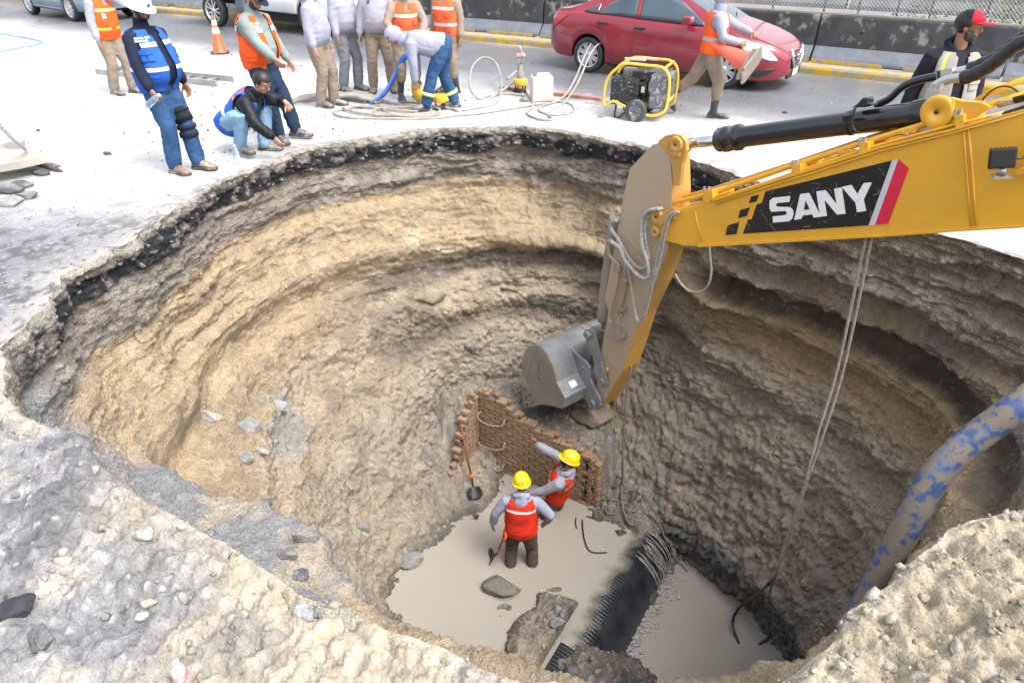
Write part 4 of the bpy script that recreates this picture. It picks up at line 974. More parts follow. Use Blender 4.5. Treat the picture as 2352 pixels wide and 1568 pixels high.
    def seam(s,pts,side=-1,w=.007,name='panel_seam'):
        b=MB();P_=[]
        for (x0,z0),(x1,z1) in zip(pts,pts[1:]):
            n=max(2,int(math.hypot(x1-x0,z1-z0)/.05))
            for k in range(n):P_.append(s.surf(x0+(x1-x0)*k/n,z0+(z1-z0)*k/n,side,.0005))
        P_.append(s.surf(*pts[-1],side,.0005));b.tube(P_,w*.5,4);o=b.build(name,trimk,s.body);return o
def at_front(px,py):return at(px,py)
redp=pm('red_car_paint',(.23,.012,.028),(.25,.014,.03),sc=1.2,rough=.22,coat=.9,dirt=(.25,.12,.11),ds=5,da=.06,dw=.2)
fr_w=Vector((3.60,12.28,0));rr_w=Vector((1.42,13.75,0));hd=(fr_w-rr_w).normalized();yaw=math.atan2(hd.y,hd.x);left=Vector((-hd.y,hd.x,0))
org=(fr_w+rr_w)/2+left*.80
P1=dict(x0=-2.22,x1=2.27,wx=[-1.30,1.30],ra=.365,wz=.30,wr=.312,sp=8,
 hw=[(-2.22,.62),(-2.12,.72),(-1.9,.79),(-1.3,.845),(0,.85),(1.3,.85),(1.75,.80),(2.0,.72),(2.17,.58),(2.27,.42)],
 zb=[(-2.22,.38),(-2.05,.26),(-1.0,.19),(1.0,.18),(1.9,.17),(2.1,.19),(2.27,.26)],
 belt=[(-2.22,.88),(-2.1,1.0),(-1.6,1.02),(-.9,1.01),(0,.965),(.9,.93),(1.2,.90),(1.7,.80),(2.0,.71),(2.2,.61),(2.27,.52)],
 roof=[(-2.22,.93),(-2.1,1.05),(-1.75,1.09),(-1.2,1.33),(-.6,1.46),(-.1,1.49),(.35,1.42),(.75,1.23),(1.15,1.0),(1.3,.965),(1.7,.86),(2.0,.76),(2.2,.65),(2.27,.56)],
 hr=[(-2,.6),(-1.2,.58),(-.3,.62),(.4,.60),(1.,.66),(2,.6)],ws=[(.40,1.12),(-1.72,-1.12)])
car=Car('car',org,yaw,'dark red sedan driving past in the nearest lane','vehicles on the road',P1,redp).build()
# the group is shared by all vehicles
zo=lambda:None
car.patch('side_window',-.33,.86,[(-.33,.985),(0,.985),(.86,.965)],[(-.33,1.37),(.1,1.36),(.40,1.28),(.86,.975)],glassm,.008)
car.patch('side_window',-1.12,-.42,[(-1.12,1.025),(-.42,1.0)],[(-1.12,1.05),(-.95,1.20),(-.7,1.31),(-.42,1.36)],glassm,.008)
car.patch('side_window',-1.42,-1.15,[(-1.42,1.05),(-1.15,1.03)],[(-1.42,1.06),(-1.28,1.13),(-1.15,1.19)],glassm,.008,nx=8)
car.patch('window_trim',-1.45,.90,[(-1.45,1.03),(-.4,.985),(.9,.945)],[(-1.45,1.048),(-.4,1.003),(.9,.963)],trimk,.011,nz=2)
car.patch('pillar_trim',-.415,-.335,[(-.42,1.0),(-.33,.99)],[(-.42,1.36),(-.33,1.37)],redp,.010,nx=3)
car.seam([(-.40,.99),(-.40,.55),(-.42,.24)]);car.seam([(.98,.90),(.95,.6),(.80,.26),(-.42,.235),(-.80,.25)]);car.seam([(-1.13,1.0),(-1.10,.85),(-.90,.66),(-.80,.45),(-.80,.25)])
car.seam([(1.30,.88),(1.62,.78)]);car.seam([(-2.13,.66),(-1.75,.64),(-1.62,.60)])
for x,z in ((.0-.28,.84),(-1.02,.875)):
    b=MB();c0=car.surf(x,z,-1,.028);b.box(c0,(.20,.024,.036),bev=.01);b.build('door_handle',trimk,car.t)
    b=MB();c0=car.surf(x-.0,z-.004,-1,.003);b.lathe([(0,.004),(.04,.002),(.05,-.004)],Matrix.Translation(c0)@Matrix.Rotation(R(90),4,'X')@Matrix.Diagonal((1.5,1,1,1)),16);b.build('handle_recess',redp,car.t)
hl=car.patch('headlight',1.38,2.12,[(1.38,.79),(1.52,.72),(1.62,.615),(1.72,.585),(2.02,.50),(2.12,.50)],[(1.38,.80),(1.5,.81),(1.75,.755),(2.0,.645),(2.12,.52)],lampm,.012)
car.patch('headlight',1.38,2.12,[(1.38,.79),(1.52,.72),(1.62,.615),(1.72,.585),(2.02,.50),(2.12,.50)],[(1.38,.80),(1.5,.81),(1.75,.755),(2.0,.645),(2.12,.52)],lampm,.012,side=1)
car.patch('tail_light',-2.16,-1.78,[(-2.16,.70),(-2.0,.80),(-1.78,.955)],[(-2.16,.90),(-2.0,.965),(-1.78,.965)],redl,.012)
car.patch('fog_lamp_recess',1.72,2.12,[(1.72,.245),(1.85,.235),(2.0,.28),(2.12,.36)],[(1.72,.255),(1.85,.345),(2.0,.375),(2.12,.375)],trimk,.006)
car.patch('sill_trim',-.9,.9,[(-.9,.195),(.9,.185)],[(-.9,.215),(.9,.205)],trimk,.004,nz=1)
# nose: grille, badge, plate
b=MB();b.prism([(2.235,-.30,.60),(2.262,-.36,.50),(2.275,-.22,.33),(2.275,.22,.33),(2.262,.36,.50),(2.235,.30,.60)],(.018,0,0));g=b.build('grille',trimk,car.t,bev=.004)
b=MB();b.tube([(2.25,-.33,.645),(2.285,-.30,.50),(2.297,-.17,.375),(2.30,0,.36),(2.297,.17,.375),(2.285,.30,.50),(2.25,.33,.645)],.026,8);b.build('chrome_surround',chromem,g)
for z,w_ in ((.43,.19),(.485,.23),(.54,.26)):
    b=MB();b.box((2.292,0,z),(.014,w_*2,.014));b.build('grille_bar',chromem,g)
b=MB();b.lathe([(.04,.0),(.052,.008),(.06,0),(.052,-.008),(.04,0)],Matrix.Translation((2.305,0,.50))@Matrix.Rotation(R(90),4,'Y'),24);b.box((2.305,0,.50),(.012,.14,.022));b.build('badge',chromem,g)
b=MB();b.box((2.285,.02,.285),(.012,.32,.15),bev=.004);b.build('number_plate',platem,car.t)
b=MB();b.box((2.255,0,.24),(.04,.78,.10),bev=.01);b.build('lower_grille',trimk,car.t)
b=MB()
for a_,c_ in (((1.13,-.50,1.0),(.98,.02,1.085)),((1.12,.02,1.01),(.96,.52,1.085))):b.tube([a_,((a_[0]+c_[0])/2+.01,(a_[1]+c_[1])/2,(a_[2]+c_[2])/2+.02),c_],.008,5)
b.build('wiper',trimk,car.t,'stuff')
b=MB();b.box((.62,-.93,1.04),(.16,.20,.13),bev=.04);b.build('wing_mirror',redp,car.t)
# grey blue SUV at the top left
bluep=pm('grey_blue_car_paint',(.13,.19,.25),(.15,.21,.27),sc=1.2,rough=.22,coat=.8,dirt=(.22,.25,.27),ds=4,da=.1,dw=.2)
P2=dict(x0=-2.1,x1=2.2,wx=[-1.33,1.33],ra=.39,wz=.34,wr=.35,sp=10,
 hw=[(-2.1,.72),(-1.9,.82),(-1.3,.90),(0,.90),(1.33,.90),(1.8,.86),(2.05,.74),(2.2,.52)],
 zb=[(-2.1,.40),(-1.9,.30),(-1,.24),(1,.24),(1.8,.26),(2.2,.32)],
 belt=[(-2.1,1.02),(-1.5,1.08),(0,1.03),(.9,1.0),(1.3,.98),(1.8,.90),(2.1,.80),(2.2,.70)],
 roof=[(-2.1,1.1),(-1.9,1.45),(-1.4,1.60),(0,1.64),(.4,1.56),(.8,1.35),(1.15,1.08),(1.4,1.04),(1.9,.95),(2.2,.74)],
 hr=[(-2,.65),(0,.68),(.6,.64),(1,.7),(2,.6)],ws=[(.45,1.12),(-2.05,-1.85)])
hd2=Vector((.80,-.60,0));nf=at(169,50);o2=nf-hd2*1.33+Vector((.60,.80,0))*.86
suv=Car('car',o2,math.atan2(hd2.y,hd2.x),'grey blue car at the top left corner, driving in the far lane','vehicles on the road',P2,bluep).build()
suv.patch('side_window',-.30,.82,[(-.3,1.06),(.82,1.03)],[(-.3,1.52),(.3,1.46),(.82,1.06)],glassm,.008);suv.patch('side_window',-1.3,-.4,[(-1.3,1.10),(-.4,1.07)],[(-1.3,1.42),(-.4,1.52)],glassm,.008)
suv.seam([(-.38,1.02),(-.38,.6),(-.40,.34)]);suv.seam([(.95,.98),(.95,.6),(.86,.34),(-.85,.34)]);suv.patch('sill_trim',-.9,.9,[(-.9,.25),(.9,.25)],[(-.9,.33),(.9,.33)],bluep,.014,nz=1)
suv.patch('headlight',1.55,2.12,[(1.55,.84),(1.8,.74),(2.12,.68)],[(1.55,.88),(1.8,.87),(2.12,.78)],lampm,.012);suv.patch('headlight',1.55,2.12,[(1.55,.84),(1.8,.74),(2.12,.68)],[(1.55,.88),(1.8,.87),(2.12,.78)],lampm,.012,side=1)
b=MB();b.prism([(2.16,-.36,.86),(2.205,-.26,.60),(2.205,.26,.60),(2.16,.36,.86)],(.02,0,0));g=b.build('grille',trimk,suv.t,bev=.004)
b=MB();b.tube([(2.18,-.37,.87),(2.225,-.22,.60),(2.225,.22,.60),(2.18,.37,.87)],.024,8);b.build('chrome_surround',chromem,g)
b=MB();b.lathe([(.05,0),(.06,.008),(.07,0),(.06,-.008),(.05,0)],Matrix.Translation((2.215,0,.77))@Matrix.Rotation(R(90),4,'Y'),20);b.build('badge',chromem,g)
b=MB();b.box((2.21,0,.50),(.012,.34,.16),bev=.004);b.build('number_plate',platem,suv.t)
b=MB();b.box((2.17,0,.38),(.05,1.0,.13),bev=.01);b.build('lower_grille',trimk,suv.t)
for y in (-.58,.58):
    b=MB();b.lathe([(0,.0),(.04,.0),(.05,.012),(.06,.0),(.06,-.03)],Matrix.Translation((2.10,y,.42))@Matrix.Rotation(R(90),4,'Y'),16);b.build('fog_lamp',chromem,suv.t)
# white pickup truck
whitep=pm('white_truck_paint',(.74,.75,.77),rough=.25,coat=.5,dirt=(.5,.48,.45),ds=3,da=.06,dw=.2)
P3=dict(x0=-.95,x1=2.35,wx=[1.12],ra=.46,wz=.40,wr=.40,sp=5,cat='truck',
 hw=[(-.95,.93),(1.2,.95),(1.9,.93),(2.2,.86),(2.35,.78)],zb=[(-.95,.50),(.6,.46),(2.0,.44),(2.35,.48)],
 belt=[(-.95,1.25),(.6,1.22),(1.2,1.18),(2.1,1.10),(2.35,.98)],roof=[(-.95,1.80),(-.3,1.86),(.3,1.80),(.9,1.27),(1.3,1.24),(2.1,1.15),(2.35,1.02)],
 hr=[(-1,.74),(0,.76),(.9,.85),(2,.7)],ws=[(.3,.95),(-.95,-.93)])
hd3=Vector((.872,-.49,0));fw3=at(718,84);o3=fw3-hd3*1.12+Vector((.49,.872,0))*.93
trk=Car('truck',o3,math.atan2(hd3.y,hd3.x),'white pickup truck with red side reflectors behind the hooded men','vehicles on the road',P3,whitep).build()
trk.seam([(-.85,1.2),(-.85,.6),(-.80,.5)]);trk.patch('headlight',1.98,2.28,[(1.98,.80),(2.28,.80)],[(1.98,1.0),(2.28,.97)],lampm,.01)
b=MB();b.box((2.42,0,.56),(.18,1.9,.36),bev=.03);b.build('bumper',pm('grey_bumper',(.10,.12,.14),rough=.4),trk.t)
b=MB();b.box((-2.3,0,1.12),(2.1,1.92,.60),bev=.02);bed=b.build('cargo_bed',whitep,trk.t)
for x in (-1.75,-3.05):
    b=MB();b.box((x,-.965,.98),(.16,.008,.07));b.build('reflector',redl,bed)
b=MB();b.box((-1.6,-.35,.62),(3.3,.10,.18));b.build('chassis_rail',underk,trk.t);b=MB();b.box((-1.6,.35,.62),(3.3,.10,.18));b.build('chassis_rail',underk,trk.t)
b=MB();b.box((-1.12,-.70,.66),(.03,.5,.42),bev=.01);b.build('mud_guard',pm('grey_mud_guard',(.16,.18,.22),rough=.5,dirt=(.3,.3,.3),ds=9,da=.3),trk.t)
b=MB();b.box((-1.45,-.62,.62),(.34,.3,.26),bev=.03);b.build('battery_box',pm('grey_mud_guard',(.1,.1,.1)),trk.t)
for sd in (-1,1):
    P3['hw']=[(-4,.95),(3,.95)];trk.wheel(-2.35,sd)
# ------------------------------------------------------------------ people
skin=pm('skin_brown',(.33,.17,.105),(.28,.14,.085),sc=14,rough=.5,bump=.05,bs=200);skin2=pm('skin_light_brown',(.46,.27,.18),(.40,.22,.145),sc=14,rough=.5,bump=.05,bs=200)
hairm=pm('black_hair',(.010,.009,.009),(.022,.02,.018),sc=60,rough=.45,bump=.5,bs=220);beardm=pm('grey_black_beard',(.03,.027,.025),(.12,.11,.10),sc=50,rough=.7,bump=.4,bs=220)
def cloth(n,c1,c2,**k):
    k.setdefault('rough',.8);k.setdefault('bump',.2);k.setdefault('bs',45);return pm(n,c1,c2,sc=k.pop('sc',4),spec=.2,**k)
c_hood=cloth('grey_hoodie',(.33,.345,.43),(.28,.29,.37),dirt=(.36,.31,.24),ds=3.5,da=.10,dw=.12)
c_hoodd=cloth('muddy_grey_hoodie',(.35,.35,.42),(.29,.29,.34),dirt=(.33,.27,.20),ds=2.5,da=.30,dw=.15)
c_khaki=cloth('khaki_trousers',(.27,.215,.165),(.22,.175,.135),dirt=(.22,.17,.11),ds=4,da=.15,dw=.1)
c_greyp=cloth('muddy_grey_jeans',(.19,.20,.24),(.15,.16,.19),dirt=(.33,.28,.20),ds=3,da=.35,dw=.2)
c_jean=cloth('blue_jeans',(.022,.062,.15),(.04,.10,.21),dirt=(.30,.28,.24),ds=6,da=.10,dw=.08)
c_jeanl=cloth('light_blue_jeans',(.19,.33,.50),(.26,.40,.56));c_jeand=cloth('dark_denim',(.015,.028,.06),(.022,.04,.08),dirt=(.4,.38,.34),ds=30,da=.1,dw=.03)
c_navy=cloth('navy_jacket',(.010,.014,.032),(.016,.022,.045));c_puff=cloth('black_puffer',(.010,.012,.018),(.02,.022,.03),rough=.45)
c_gj=cloth('grey_green_jacket',(.25,.29,.28),(.21,.245,.24));c_tan=cloth('tan_work_shirt',(.32,.25,.20),(.27,.21,.165),dirt=(.22,.17,.12),ds=4,da=.2)
c_blk=cloth('black_hooded_jacket',(.012,.014,.022),(.02,.022,.032));c_brown=cloth('wet_brown_trousers',(.075,.058,.048),(.10,.08,.065))
c_blue=cloth('blue_vest',(.025,.10,.42),(.03,.12,.46));c_or=cloth('orange_vest',(.85,.115,.02),(.78,.10,.02));c_ord=cloth('muddy_orange_vest',(.80,.15,.05),(.70,.12,.04),dirt=(.45,.28,.18),ds=4,da=.25,dw=.15)
c_red=cloth('red_orange_vest',(.66,.035,.014),(.56,.028,.012),dirt=(.5,.35,.28),ds=5,da=.06);c_beige=cloth('beige_vest',(.34,.325,.30),(.29,.275,.25),dirt=(.25,.2,.14),ds=3,da=.25)
refl=pm('reflective_tape',(.66,.67,.70),rough=.35);refly=pm('lime_reflective_tape',(.50,.68,.08),rough=.4);reflg=pm('grey_tape',(.38,.36,.35),rough=.45)
bootm=pm('brown_leather_boot',(.17,.115,.08),(.24,.18,.14),sc=8,rough=.6,dirt=(.38,.34,.29),ds=10,da=.4,dw=.15);bootg=pm('muddy_leather_boot',(.10,.09,.085),(.15,.13,.12),sc=8,rough=.6,dirt=(.36,.34,.31),ds=10,da=.45,dw=.15)
bootr=pm('muddy_rubber_boot',(.025,.03,.035),(.05,.055,.06),sc=8,rough=.35,dirt=(.30,.28,.25),ds=10,da=.40,dw=.12);bootw=pm('wet_rubber_boot',(.012,.014,.016),rough=.2)
solem=pm('boot_sole',(.06,.055,.05),rough=.8,dirt=(.35,.3,.25),ds=10,da=.4)
helmw=pm('white_hard_hat',(.80,.80,.80),rough=.25,coat=.4);helmy=pm('yellow_hard_hat',(.80,.62,.015),rough=.22,coat=.5)
eyew=pm('eye_white',(.6,.58,.55),rough=.2);eyek=pm('eye_dark',(.02,.012,.01),rough=.1)
QUE=[];TXT=[]
def ik(a,b_,l1,l2,pole):
    d=b_-a;L=min(d.length,(l1+l2)*.999);dn=d.normalized();x=(l1*l1-l2*l2+L*L)/(2*L);h=math.sqrt(max(0,l1*l1-x*x));p=(pole-dn*pole.dot(dn)).normalized();return a+dn*x+p*h
def ell(b,c_,rad,M=None,n=16):
    T=Matrix.Translation(c_)@(M.to_4x4() if M is not None else Matrix.Identity(4))@Matrix.Diagonal((*rad,1));bmesh.ops.create_uvsphere(b.bm,u_segments=n,v_segments=max(8,n*2//3),radius=1,matrix=T)
def rtube(b,pts,rs,n=12):             # rounded tube, ends closed with shrinking rings
    pts=[Vector(p) for p in pts];d0=(pts[0]-pts[1]).normalized();d1=(pts[-1]-pts[-2]).normalized()
    P_=[pts[0]+d0*rs[0]*.85,pts[0]+d0*rs[0]*.5]+pts+[pts[-1]+d1*rs[-1]*.5,pts[-1]+d1*rs[-1]*.85];r=[rs[0]*.45,rs[0]*.85]+list(rs)+[rs[-1]*.85,rs[-1]*.45];b.tube(P_,r,n)
def queue(b,name,mats,par,vox,sm=2,fold=0.,seed=0,fs=14.,an=(1,1,.35),paint=None,kind=None):
    o=b.build(name,mats,par,kind);m=o.modifiers.new('r','REMESH');m.mode='VOXEL';m.voxel_size=vox;m.use_smooth_shade=True
    if sm:
        k=o.modifiers.new('s','SMOOTH');k.iterations=sm;k.factor=.5
    QUE.append((o,fold,seed,fs,an,paint,mats));return o
def shoe(par,ank,toe,kind,mat,shaft=None,side=0):
    toe=Vector((toe.x,toe.y,toe.z)).normalized();b=MB();up=Vector((0,0,1));s_=toe.cross(up).normalized();upn=s_.cross(toe).normalized()
    base=ank-upn*.075
    w=.046 if kind!='rubber' else .05
    rings=[]
    for t,hw,h in ((-.082,.032,.055),(-.065,.042,.078),(-.02,.046,.10),(.05,.048,.098),(.10,.053,.078),(.155,.055,.062),(.195,.048,.050),(.218,.030,.035)):
        c_=base+toe*t;rings.append([c_+s_*hw*math.cos(a)+upn*(h/2+h/2*math.sin(a)) for a in [2*PI*k/14 for k in range(14)]])
    b.loft(rings)
    if kind=='rubber':
        k=shaft if shaft is not None else ank+upn*.30
        rtube(b,[base+toe*-.01+upn*.05,ank+upn*.03,ank.lerp(k,.5),k],[.05,.05,.06,.062],14)
    else:rtube(b,[base+toe*-.02+upn*.05,ank+upn*.06],[.045,.052],12)
    o=queue(b,'boot',mat,par,.010,1,.003,side,20.)
    b=MB();rings=[]
    for t,hw in ((-.095,.026),(-.078,.046),(-.02,.051),(.05,.050),(.10,.058),(.16,.060),(.205,.052),(.230,.030)):
        c_=base+toe*t;rings.append([c_+s_*hw-upn*.012,c_+s_*hw+upn*.014,c_-s_*hw+upn*.014,c_-s_*hw-upn*.012])
    b.loft(rings);b.build('sole',solem,o);return o
def hand(b,wr,d,palm,curl,side,s=1.,mode='relaxed',point=False):   # d: direction wrist->fingers, palm: palm normal
    d=d.normalized();palm=(palm-d*palm.dot(d)).normalized();lat=d.cross(palm)*side        # lat: thumb side
    rtube(b,[wr-d*.02,wr+d*.015],[.026*s,.024*s],10)
    for k in range(4):
        o_=lat*(.027-.018*k)*s;rtube(b,[wr+d*.01+o_*.7,wr+d*.088*s+o_],[.015*s,.0125*s],8)
    L=[.068,.076,.070,.055]
    for k in range(4):
        o_=lat*(.028-.0185*k)*s;p=wr+d*.088*s+o_;c_=0 if (point and k==0) else curl;pts=[p];dd=d.copy()
        for j,f in enumerate((.45,.32,.23)):
            an=c_*(1.,1.1,.7)[j];dd=(dd*math.cos(an)+palm*math.sin(an)).normalized() if j==0 else (Matrix.Rotation(0,3,'X')@dd);
            if j>0:
                ax=d.cross(palm).normalized();dd=(Matrix.Rotation(an,3,ax)@dd)
            pts.append(pts[-1]+dd*L[k]*f*s)
        rtube(b,pts,[.0098*s,.0092*s,.0085*s,.0075*s],8)
    t0=wr+d*.025*s+lat*.026*s;t1=t0+(d*.6+lat*.65+palm*.25).normalized()*.042*s;t2=t1+(d*.85+lat*.15+palm*(.25+.4*curl)).normalized()*.032*s;rtube(b,[t0,t1,t2,t2+(t2-t1)*.6],[.014*s,.0115*s,.0100*s,.0085*s],8)
PN=[0]
def person(label,loc,dr,top,trou,shoes,skinm=skin,group=None,h=1.72,pel=.93,pxy=(0,0),lean=3,side=0,tw=0,head=(10,0,0),feet=((-.11,0),(.11,0)),toe=(8,-8),fz=(0,0),kneep=None,
           hands=((-.27,.06,.80),(.27,.06,.80)),elbp=((-.6,-1,-.2),(.6,-1,-.2)),hd=None,curl=(.45,.45),palm=None,point=(0,0),fat=0.,vest=None,hat=None,hair=True,beard=False,hoodup=False,hood=True,hood_m=None,shaft=.34,glasses=False,fing=(1,1),hem=-.06,collar=False,sleeve=1.):
    PN[0]+=1;sd=PN[0]*13;s=h/1.72;yaw=math.atan2(-dr[0],dr[1])
    root=empty('person',loc,yaw,label,'person',group)
    V=lambda *a:Vector(a)*s
    ln,sdn=R(lean),R(side)
    u=Vector((math.sin(sdn),math.sin(ln)*math.cos(sdn),math.cos(ln)*math.cos(sdn))).normalized()
    r=Vector((math.cos(R(tw)),math.sin(R(tw)),0));r=(r-u*r.dot(u)).normalized();f=u.cross(r).normalized()
    P0=Vector((pxy[0],pxy[1],pel))*s;hipr=(Vector((1,0,0))*.5+r*.5).normalized()
    TL=.53*s;neck=P0+u*TL
    sh=[neck-u*.075*s-r*.175*s,neck-u*.075*s+r*.175*s]
    hp,hy,hr_=head;Hr=Matrix.Rotation(R(hy),3,Vector((0,0,1)));hf=(Hr@Vector((f.x,f.y,0)).normalized()) if abs(f.z)<.8 else Hr@Vector((u.x,u.y,0)).normalized()
    hx=hf.cross(Vector((0,0,1))).normalized();hf=(Matrix.Rotation(-R(hp),3,hx)@hf);hu=hx.cross(hf).normalized()
    if hr_:
        Q=Matrix.Rotation(R(hr_),3,hf);hx=Q@hx;hu=Q@hu
    HM=Matrix((hx,hf,hu)).transposed()
    hc=neck+u*.055*s+hu*.115*s+hf*.015*s
    # ---- skin: head, neck, hands on a continuous core
    b=MB();E=lambda c_,rad,n=16:ell(b,hc+HM@(Vector(c_)*s),Vector(rad)*s,HM,n)
    E((0,-.012,.030),(.074,.094,.088),20);E((0,.012,-.035),(.060,.068,.072));E((0,.045,-.075),(.036,.032,.028));E((0,.050,-.03),(.048,.03,.05))
    for q in (-1,1):
        E((q*.076,-.008,-.012),(.010,.020,.031),10);E((q*.034,.072,.038),(.026,.014,.010),8);E((q*.040,.060,-.022),(.020,.018,.022),8)
    rtube(b,[hc+HM@(Vector((0,.082,.022))*s),hc+HM@(Vector((0,.103,-.022))*s)],[.009*s,.014*s],8);E((0,.092,-.026),(.018,.013,.010),8)
    E((0,.080,-.054),(.024,.010,.0065),8);E((0,.078,-.064),(.021,.010,.007),8)
    rtube(b,[neck-u*.10*s,neck+u*.02*s,hc-hu*.06*s-hf*.015*s],[.06*s,.056*s,.054*s],12)
    rtube(b,[P0-u*.02*s,neck-u*.08*s],[.07*s,.07*s],8)
    arms=[]
    for i in (0,1):
        q=(-1,1)[i];wr=Vector(hands[i])*s if not isinstance(hands[i],tuple) or len(hands[i])==3 else Vector(hands[i][:3])*s
        d=wr-sh[i]
        if d.length>.535*s:wr=sh[i]+d.normalized()*.535*s
        el=ik(sh[i],wr,.285*s,.255*s,Vector(elbp[i]));fd=(Vector(hd[i]) if hd and hd[i] else (wr-el)).normalized()
        pn=Vector(palm[i]) if palm and palm[i] else Vector((-q*.9,.2,0)).normalized()
        arms.append((sh[i],el,wr));rtube(b,[sh[i]-r*q*.1*s,sh[i],el,wr],[.04*s,.033*s,.030*s,.026*s],10)
        hand(b,wr,fd,pn,curl[i],-q if True else q,s,point=bool(point[i]))
    legs=[]
    for i in (0,1):
        q=(-1,1)[i];hip=P0-u*.02*s+hipr*q*.085*s;an=Vector((feet[i][0],feet[i][1],.085+fz[i]))*s
        d=an-hip
        if d.length>.845*s:an=hip+d.normalized()*.845*s
        kp=Vector(kneep[i]) if kneep else Vector((q*.12,1,0));kn=ik(hip,an,.43*s,.42*s,kp);legs.append((hip,kn,an));rtube(b,[hip,kn,an],[.045*s,.035*s,.032*s],8)
    queue(b,'body',skinm,root,.0085,1,0,sd)
    # ---- clothing
    W=lambda t:np.interp(t,[-.12,-.05,.05,.25,.5,.72,.86,.95,1.0],[.170,.180,.182,.172+fat*.5,.176,.190,.172,.120,.072])*s
    D=lambda t:np.interp(t,[-.12,-.05,.05,.25,.5,.72,.86,.95,1.0],[.120,.128,.132+fat,.132+fat*1.3,.135+fat*.9,.130+fat*.3,.112,.085,.066])*s
    off=lambda t:f*float(np.interp(t,[-.1,.1,.3,.6,.9,1],[0,.01+fat*.5,.015+fat*.7,.01,-.005,-.01]))*s
    def tp(a,t,o=0.):                 # a: angle from the front, positive to the wearer's right
        w_,d_=float(W(t))+o,float(D(t))+o;ca,sa=math.cos(a),math.sin(a);e=.82
        return P0+u*TL*t+off(t)+f*d_*math.copysign(abs(ca)**e,ca)+r*w_*math.copysign(abs(sa)**e,sa)
    b=MB();b.loft([[tp(2*PI*k/28,t,.014*s) for k in range(28)] for t in (hem,hem+.03,.05,.15,.3,.45,.6,.72,.8,.87,.93,.98)])
    for i in (0,1):
        a_,e_,w_=arms[i];q=(-1,1)[i];kk=1.12 if top in (c_puff,c_blk) else 1.0
        rtube(b,[a_-r*q*.05*s-u*.01*s,a_+(e_-a_)*.08,a_+(e_-a_)*.5,e_,e_+(w_-e_)*.5,e_+(w_-e_)*.84,e_+(w_-e_)*.94],[.078*s*kk,.082*s*kk,.074*s*kk,.063*s*kk,.058*s*kk,.054*s*kk,.038*s],14)
    hm=hood_m or top
    if hoodup:
        pass
    elif hood:
        bb=neck-f*.075*s+u*.0*s
        rtube(b,[neck-r*.085*s+f*.02*s+u*.01*s,neck-r*.085*s-f*.05*s+u*.03*s,bb+u*.05*s-f*.02*s,neck+r*.085*s-f*.05*s+u*.03*s,neck+r*.085*s+f*.02*s+u*.01*s],[.028*s,.04*s,.05*s,.04*s,.028*s],10)
        rtube(b,[neck-r*.06*s+f*.05*s-u*.01*s,neck+f*.075*s-u*.05*s,neck+r*.06*s+f*.05*s-u*.01*s],[.028*s,.022*s,.028*s],8)
        ell(b,bb-u*.06*s-f*.03*s,Vector((.10,.05,.09))*s,Matrix((r,f,u)).transposed(),14)
    elif collar:
        rtube(b,[neck-u*.03*s,neck+u*.045*s],[.078*s,.070*s],14)
    topo=queue(b,'hoodie' if hood else 'jacket',top,root,.0135*s,3,.012,sd+1,6.)
    if hoodup:
        b=MB();cc=hc-hf*.022*s+hu*.01*s
        bmesh.ops.create_uvsphere(b.bm,u_segments=28,v_segments=20,radius=1,matrix=Matrix.Translation(cc)@HM.to_4x4()@Matrix.Diagonal((.104*s,.125*s,.135*s,1)))
        kill=[v for v in b.bm.verts if (lambda l:l.y>.045 and abs(l.x)<.075 and -.13<l.z<.085)(HM.transposed()@(v.co-hc)/s)]
        bmesh.ops.delete(b.bm,geom=kill,context='VERTS');o=b.build('hood',top,topo,smooth_all=True);m=o.modifiers.new('s','SOLIDIFY');m.thickness=.014*s
        b=MB();rtube(b,[neck-u*.04*s,neck+u*.06*s],[.095*s,.085*s],14);b.build('neck_roll',top,topo)
    b=MB();b.loft([[P0+u*z*s+hipr*(.172+.0*z)*s*math.sin(a)*k_+f*(.125+fat*.6)*s*math.cos(a)*k_ for a in [2*PI*k/20 for k in range(20)]] for z,k_ in ((.10,.90),(.06,1.),(0,1.),(-.06,.98),(-.10,.88))])
    for i in (0,1):
        hip,kn,an=legs[i];q=(-1,1)[i]
        bt=.86 if shoes=='rubber' else .97
        endp=kn+(an-kn)*(.48 if shoes=='rubber' else bt)
        rtube(b,[hip+u*.02*s,hip+(kn-hip)*.3,hip+(kn-hip)*.7,kn,kn+(endp-kn)*.5,kn+(endp-kn)*.85,endp],[.118*s,.114*s,.098*s,.086*s,.084*s,.082*s,.076*s],14)
    queue(b,'trousers',trou,root,.0145*s,2,.020,sd+2,8.)
    for i in (0,1):
        hip,kn,an=legs[i];td=Vector((math.sin(R(toe[i]))*-1,math.cos(R(toe[i])),-(fz[i]>.05)*.9)).normalized()
        sm_={'rubber':bootr,'rubberw':bootw,'brown':bootm,'grey':bootg}[shoes];kd='rubber' if shoes.startswith('rubber') else 'l'
        shoe(root,an,td,kd,sm_,an+(kn-an)*(shaft/.42) if kd=='rubber' else None,sd+i)
    # ---- vest
    if vest:
        vm=vest['m'];op=vest.get('open',0.);t0,t1=vest.get('t0',-.15),.96;ts=sorted(set([round(float(t),4) for t in np.linspace(t0,t1,22)]+[e for st_ in vest.get('bands',[]) for e in st_[:2]]))
        n=44;G={};b=MB();tops=vest.get('o',.032)
        nz=lambda a,t:(math.sin(a*5+sd+t*9)*.004+math.sin(a*9+t*23+sd)*.0025)*s
        for ti,t in enumerate(ts):
            for k in range(n+1):
                a=-PI+2*PI*k/n;G[ti,k]=b.bm.verts.new(tp(a,t,tops*s+nz(a,t)))
        mats_=[vm]+[x[2] for x in vest.get('bands',[])]
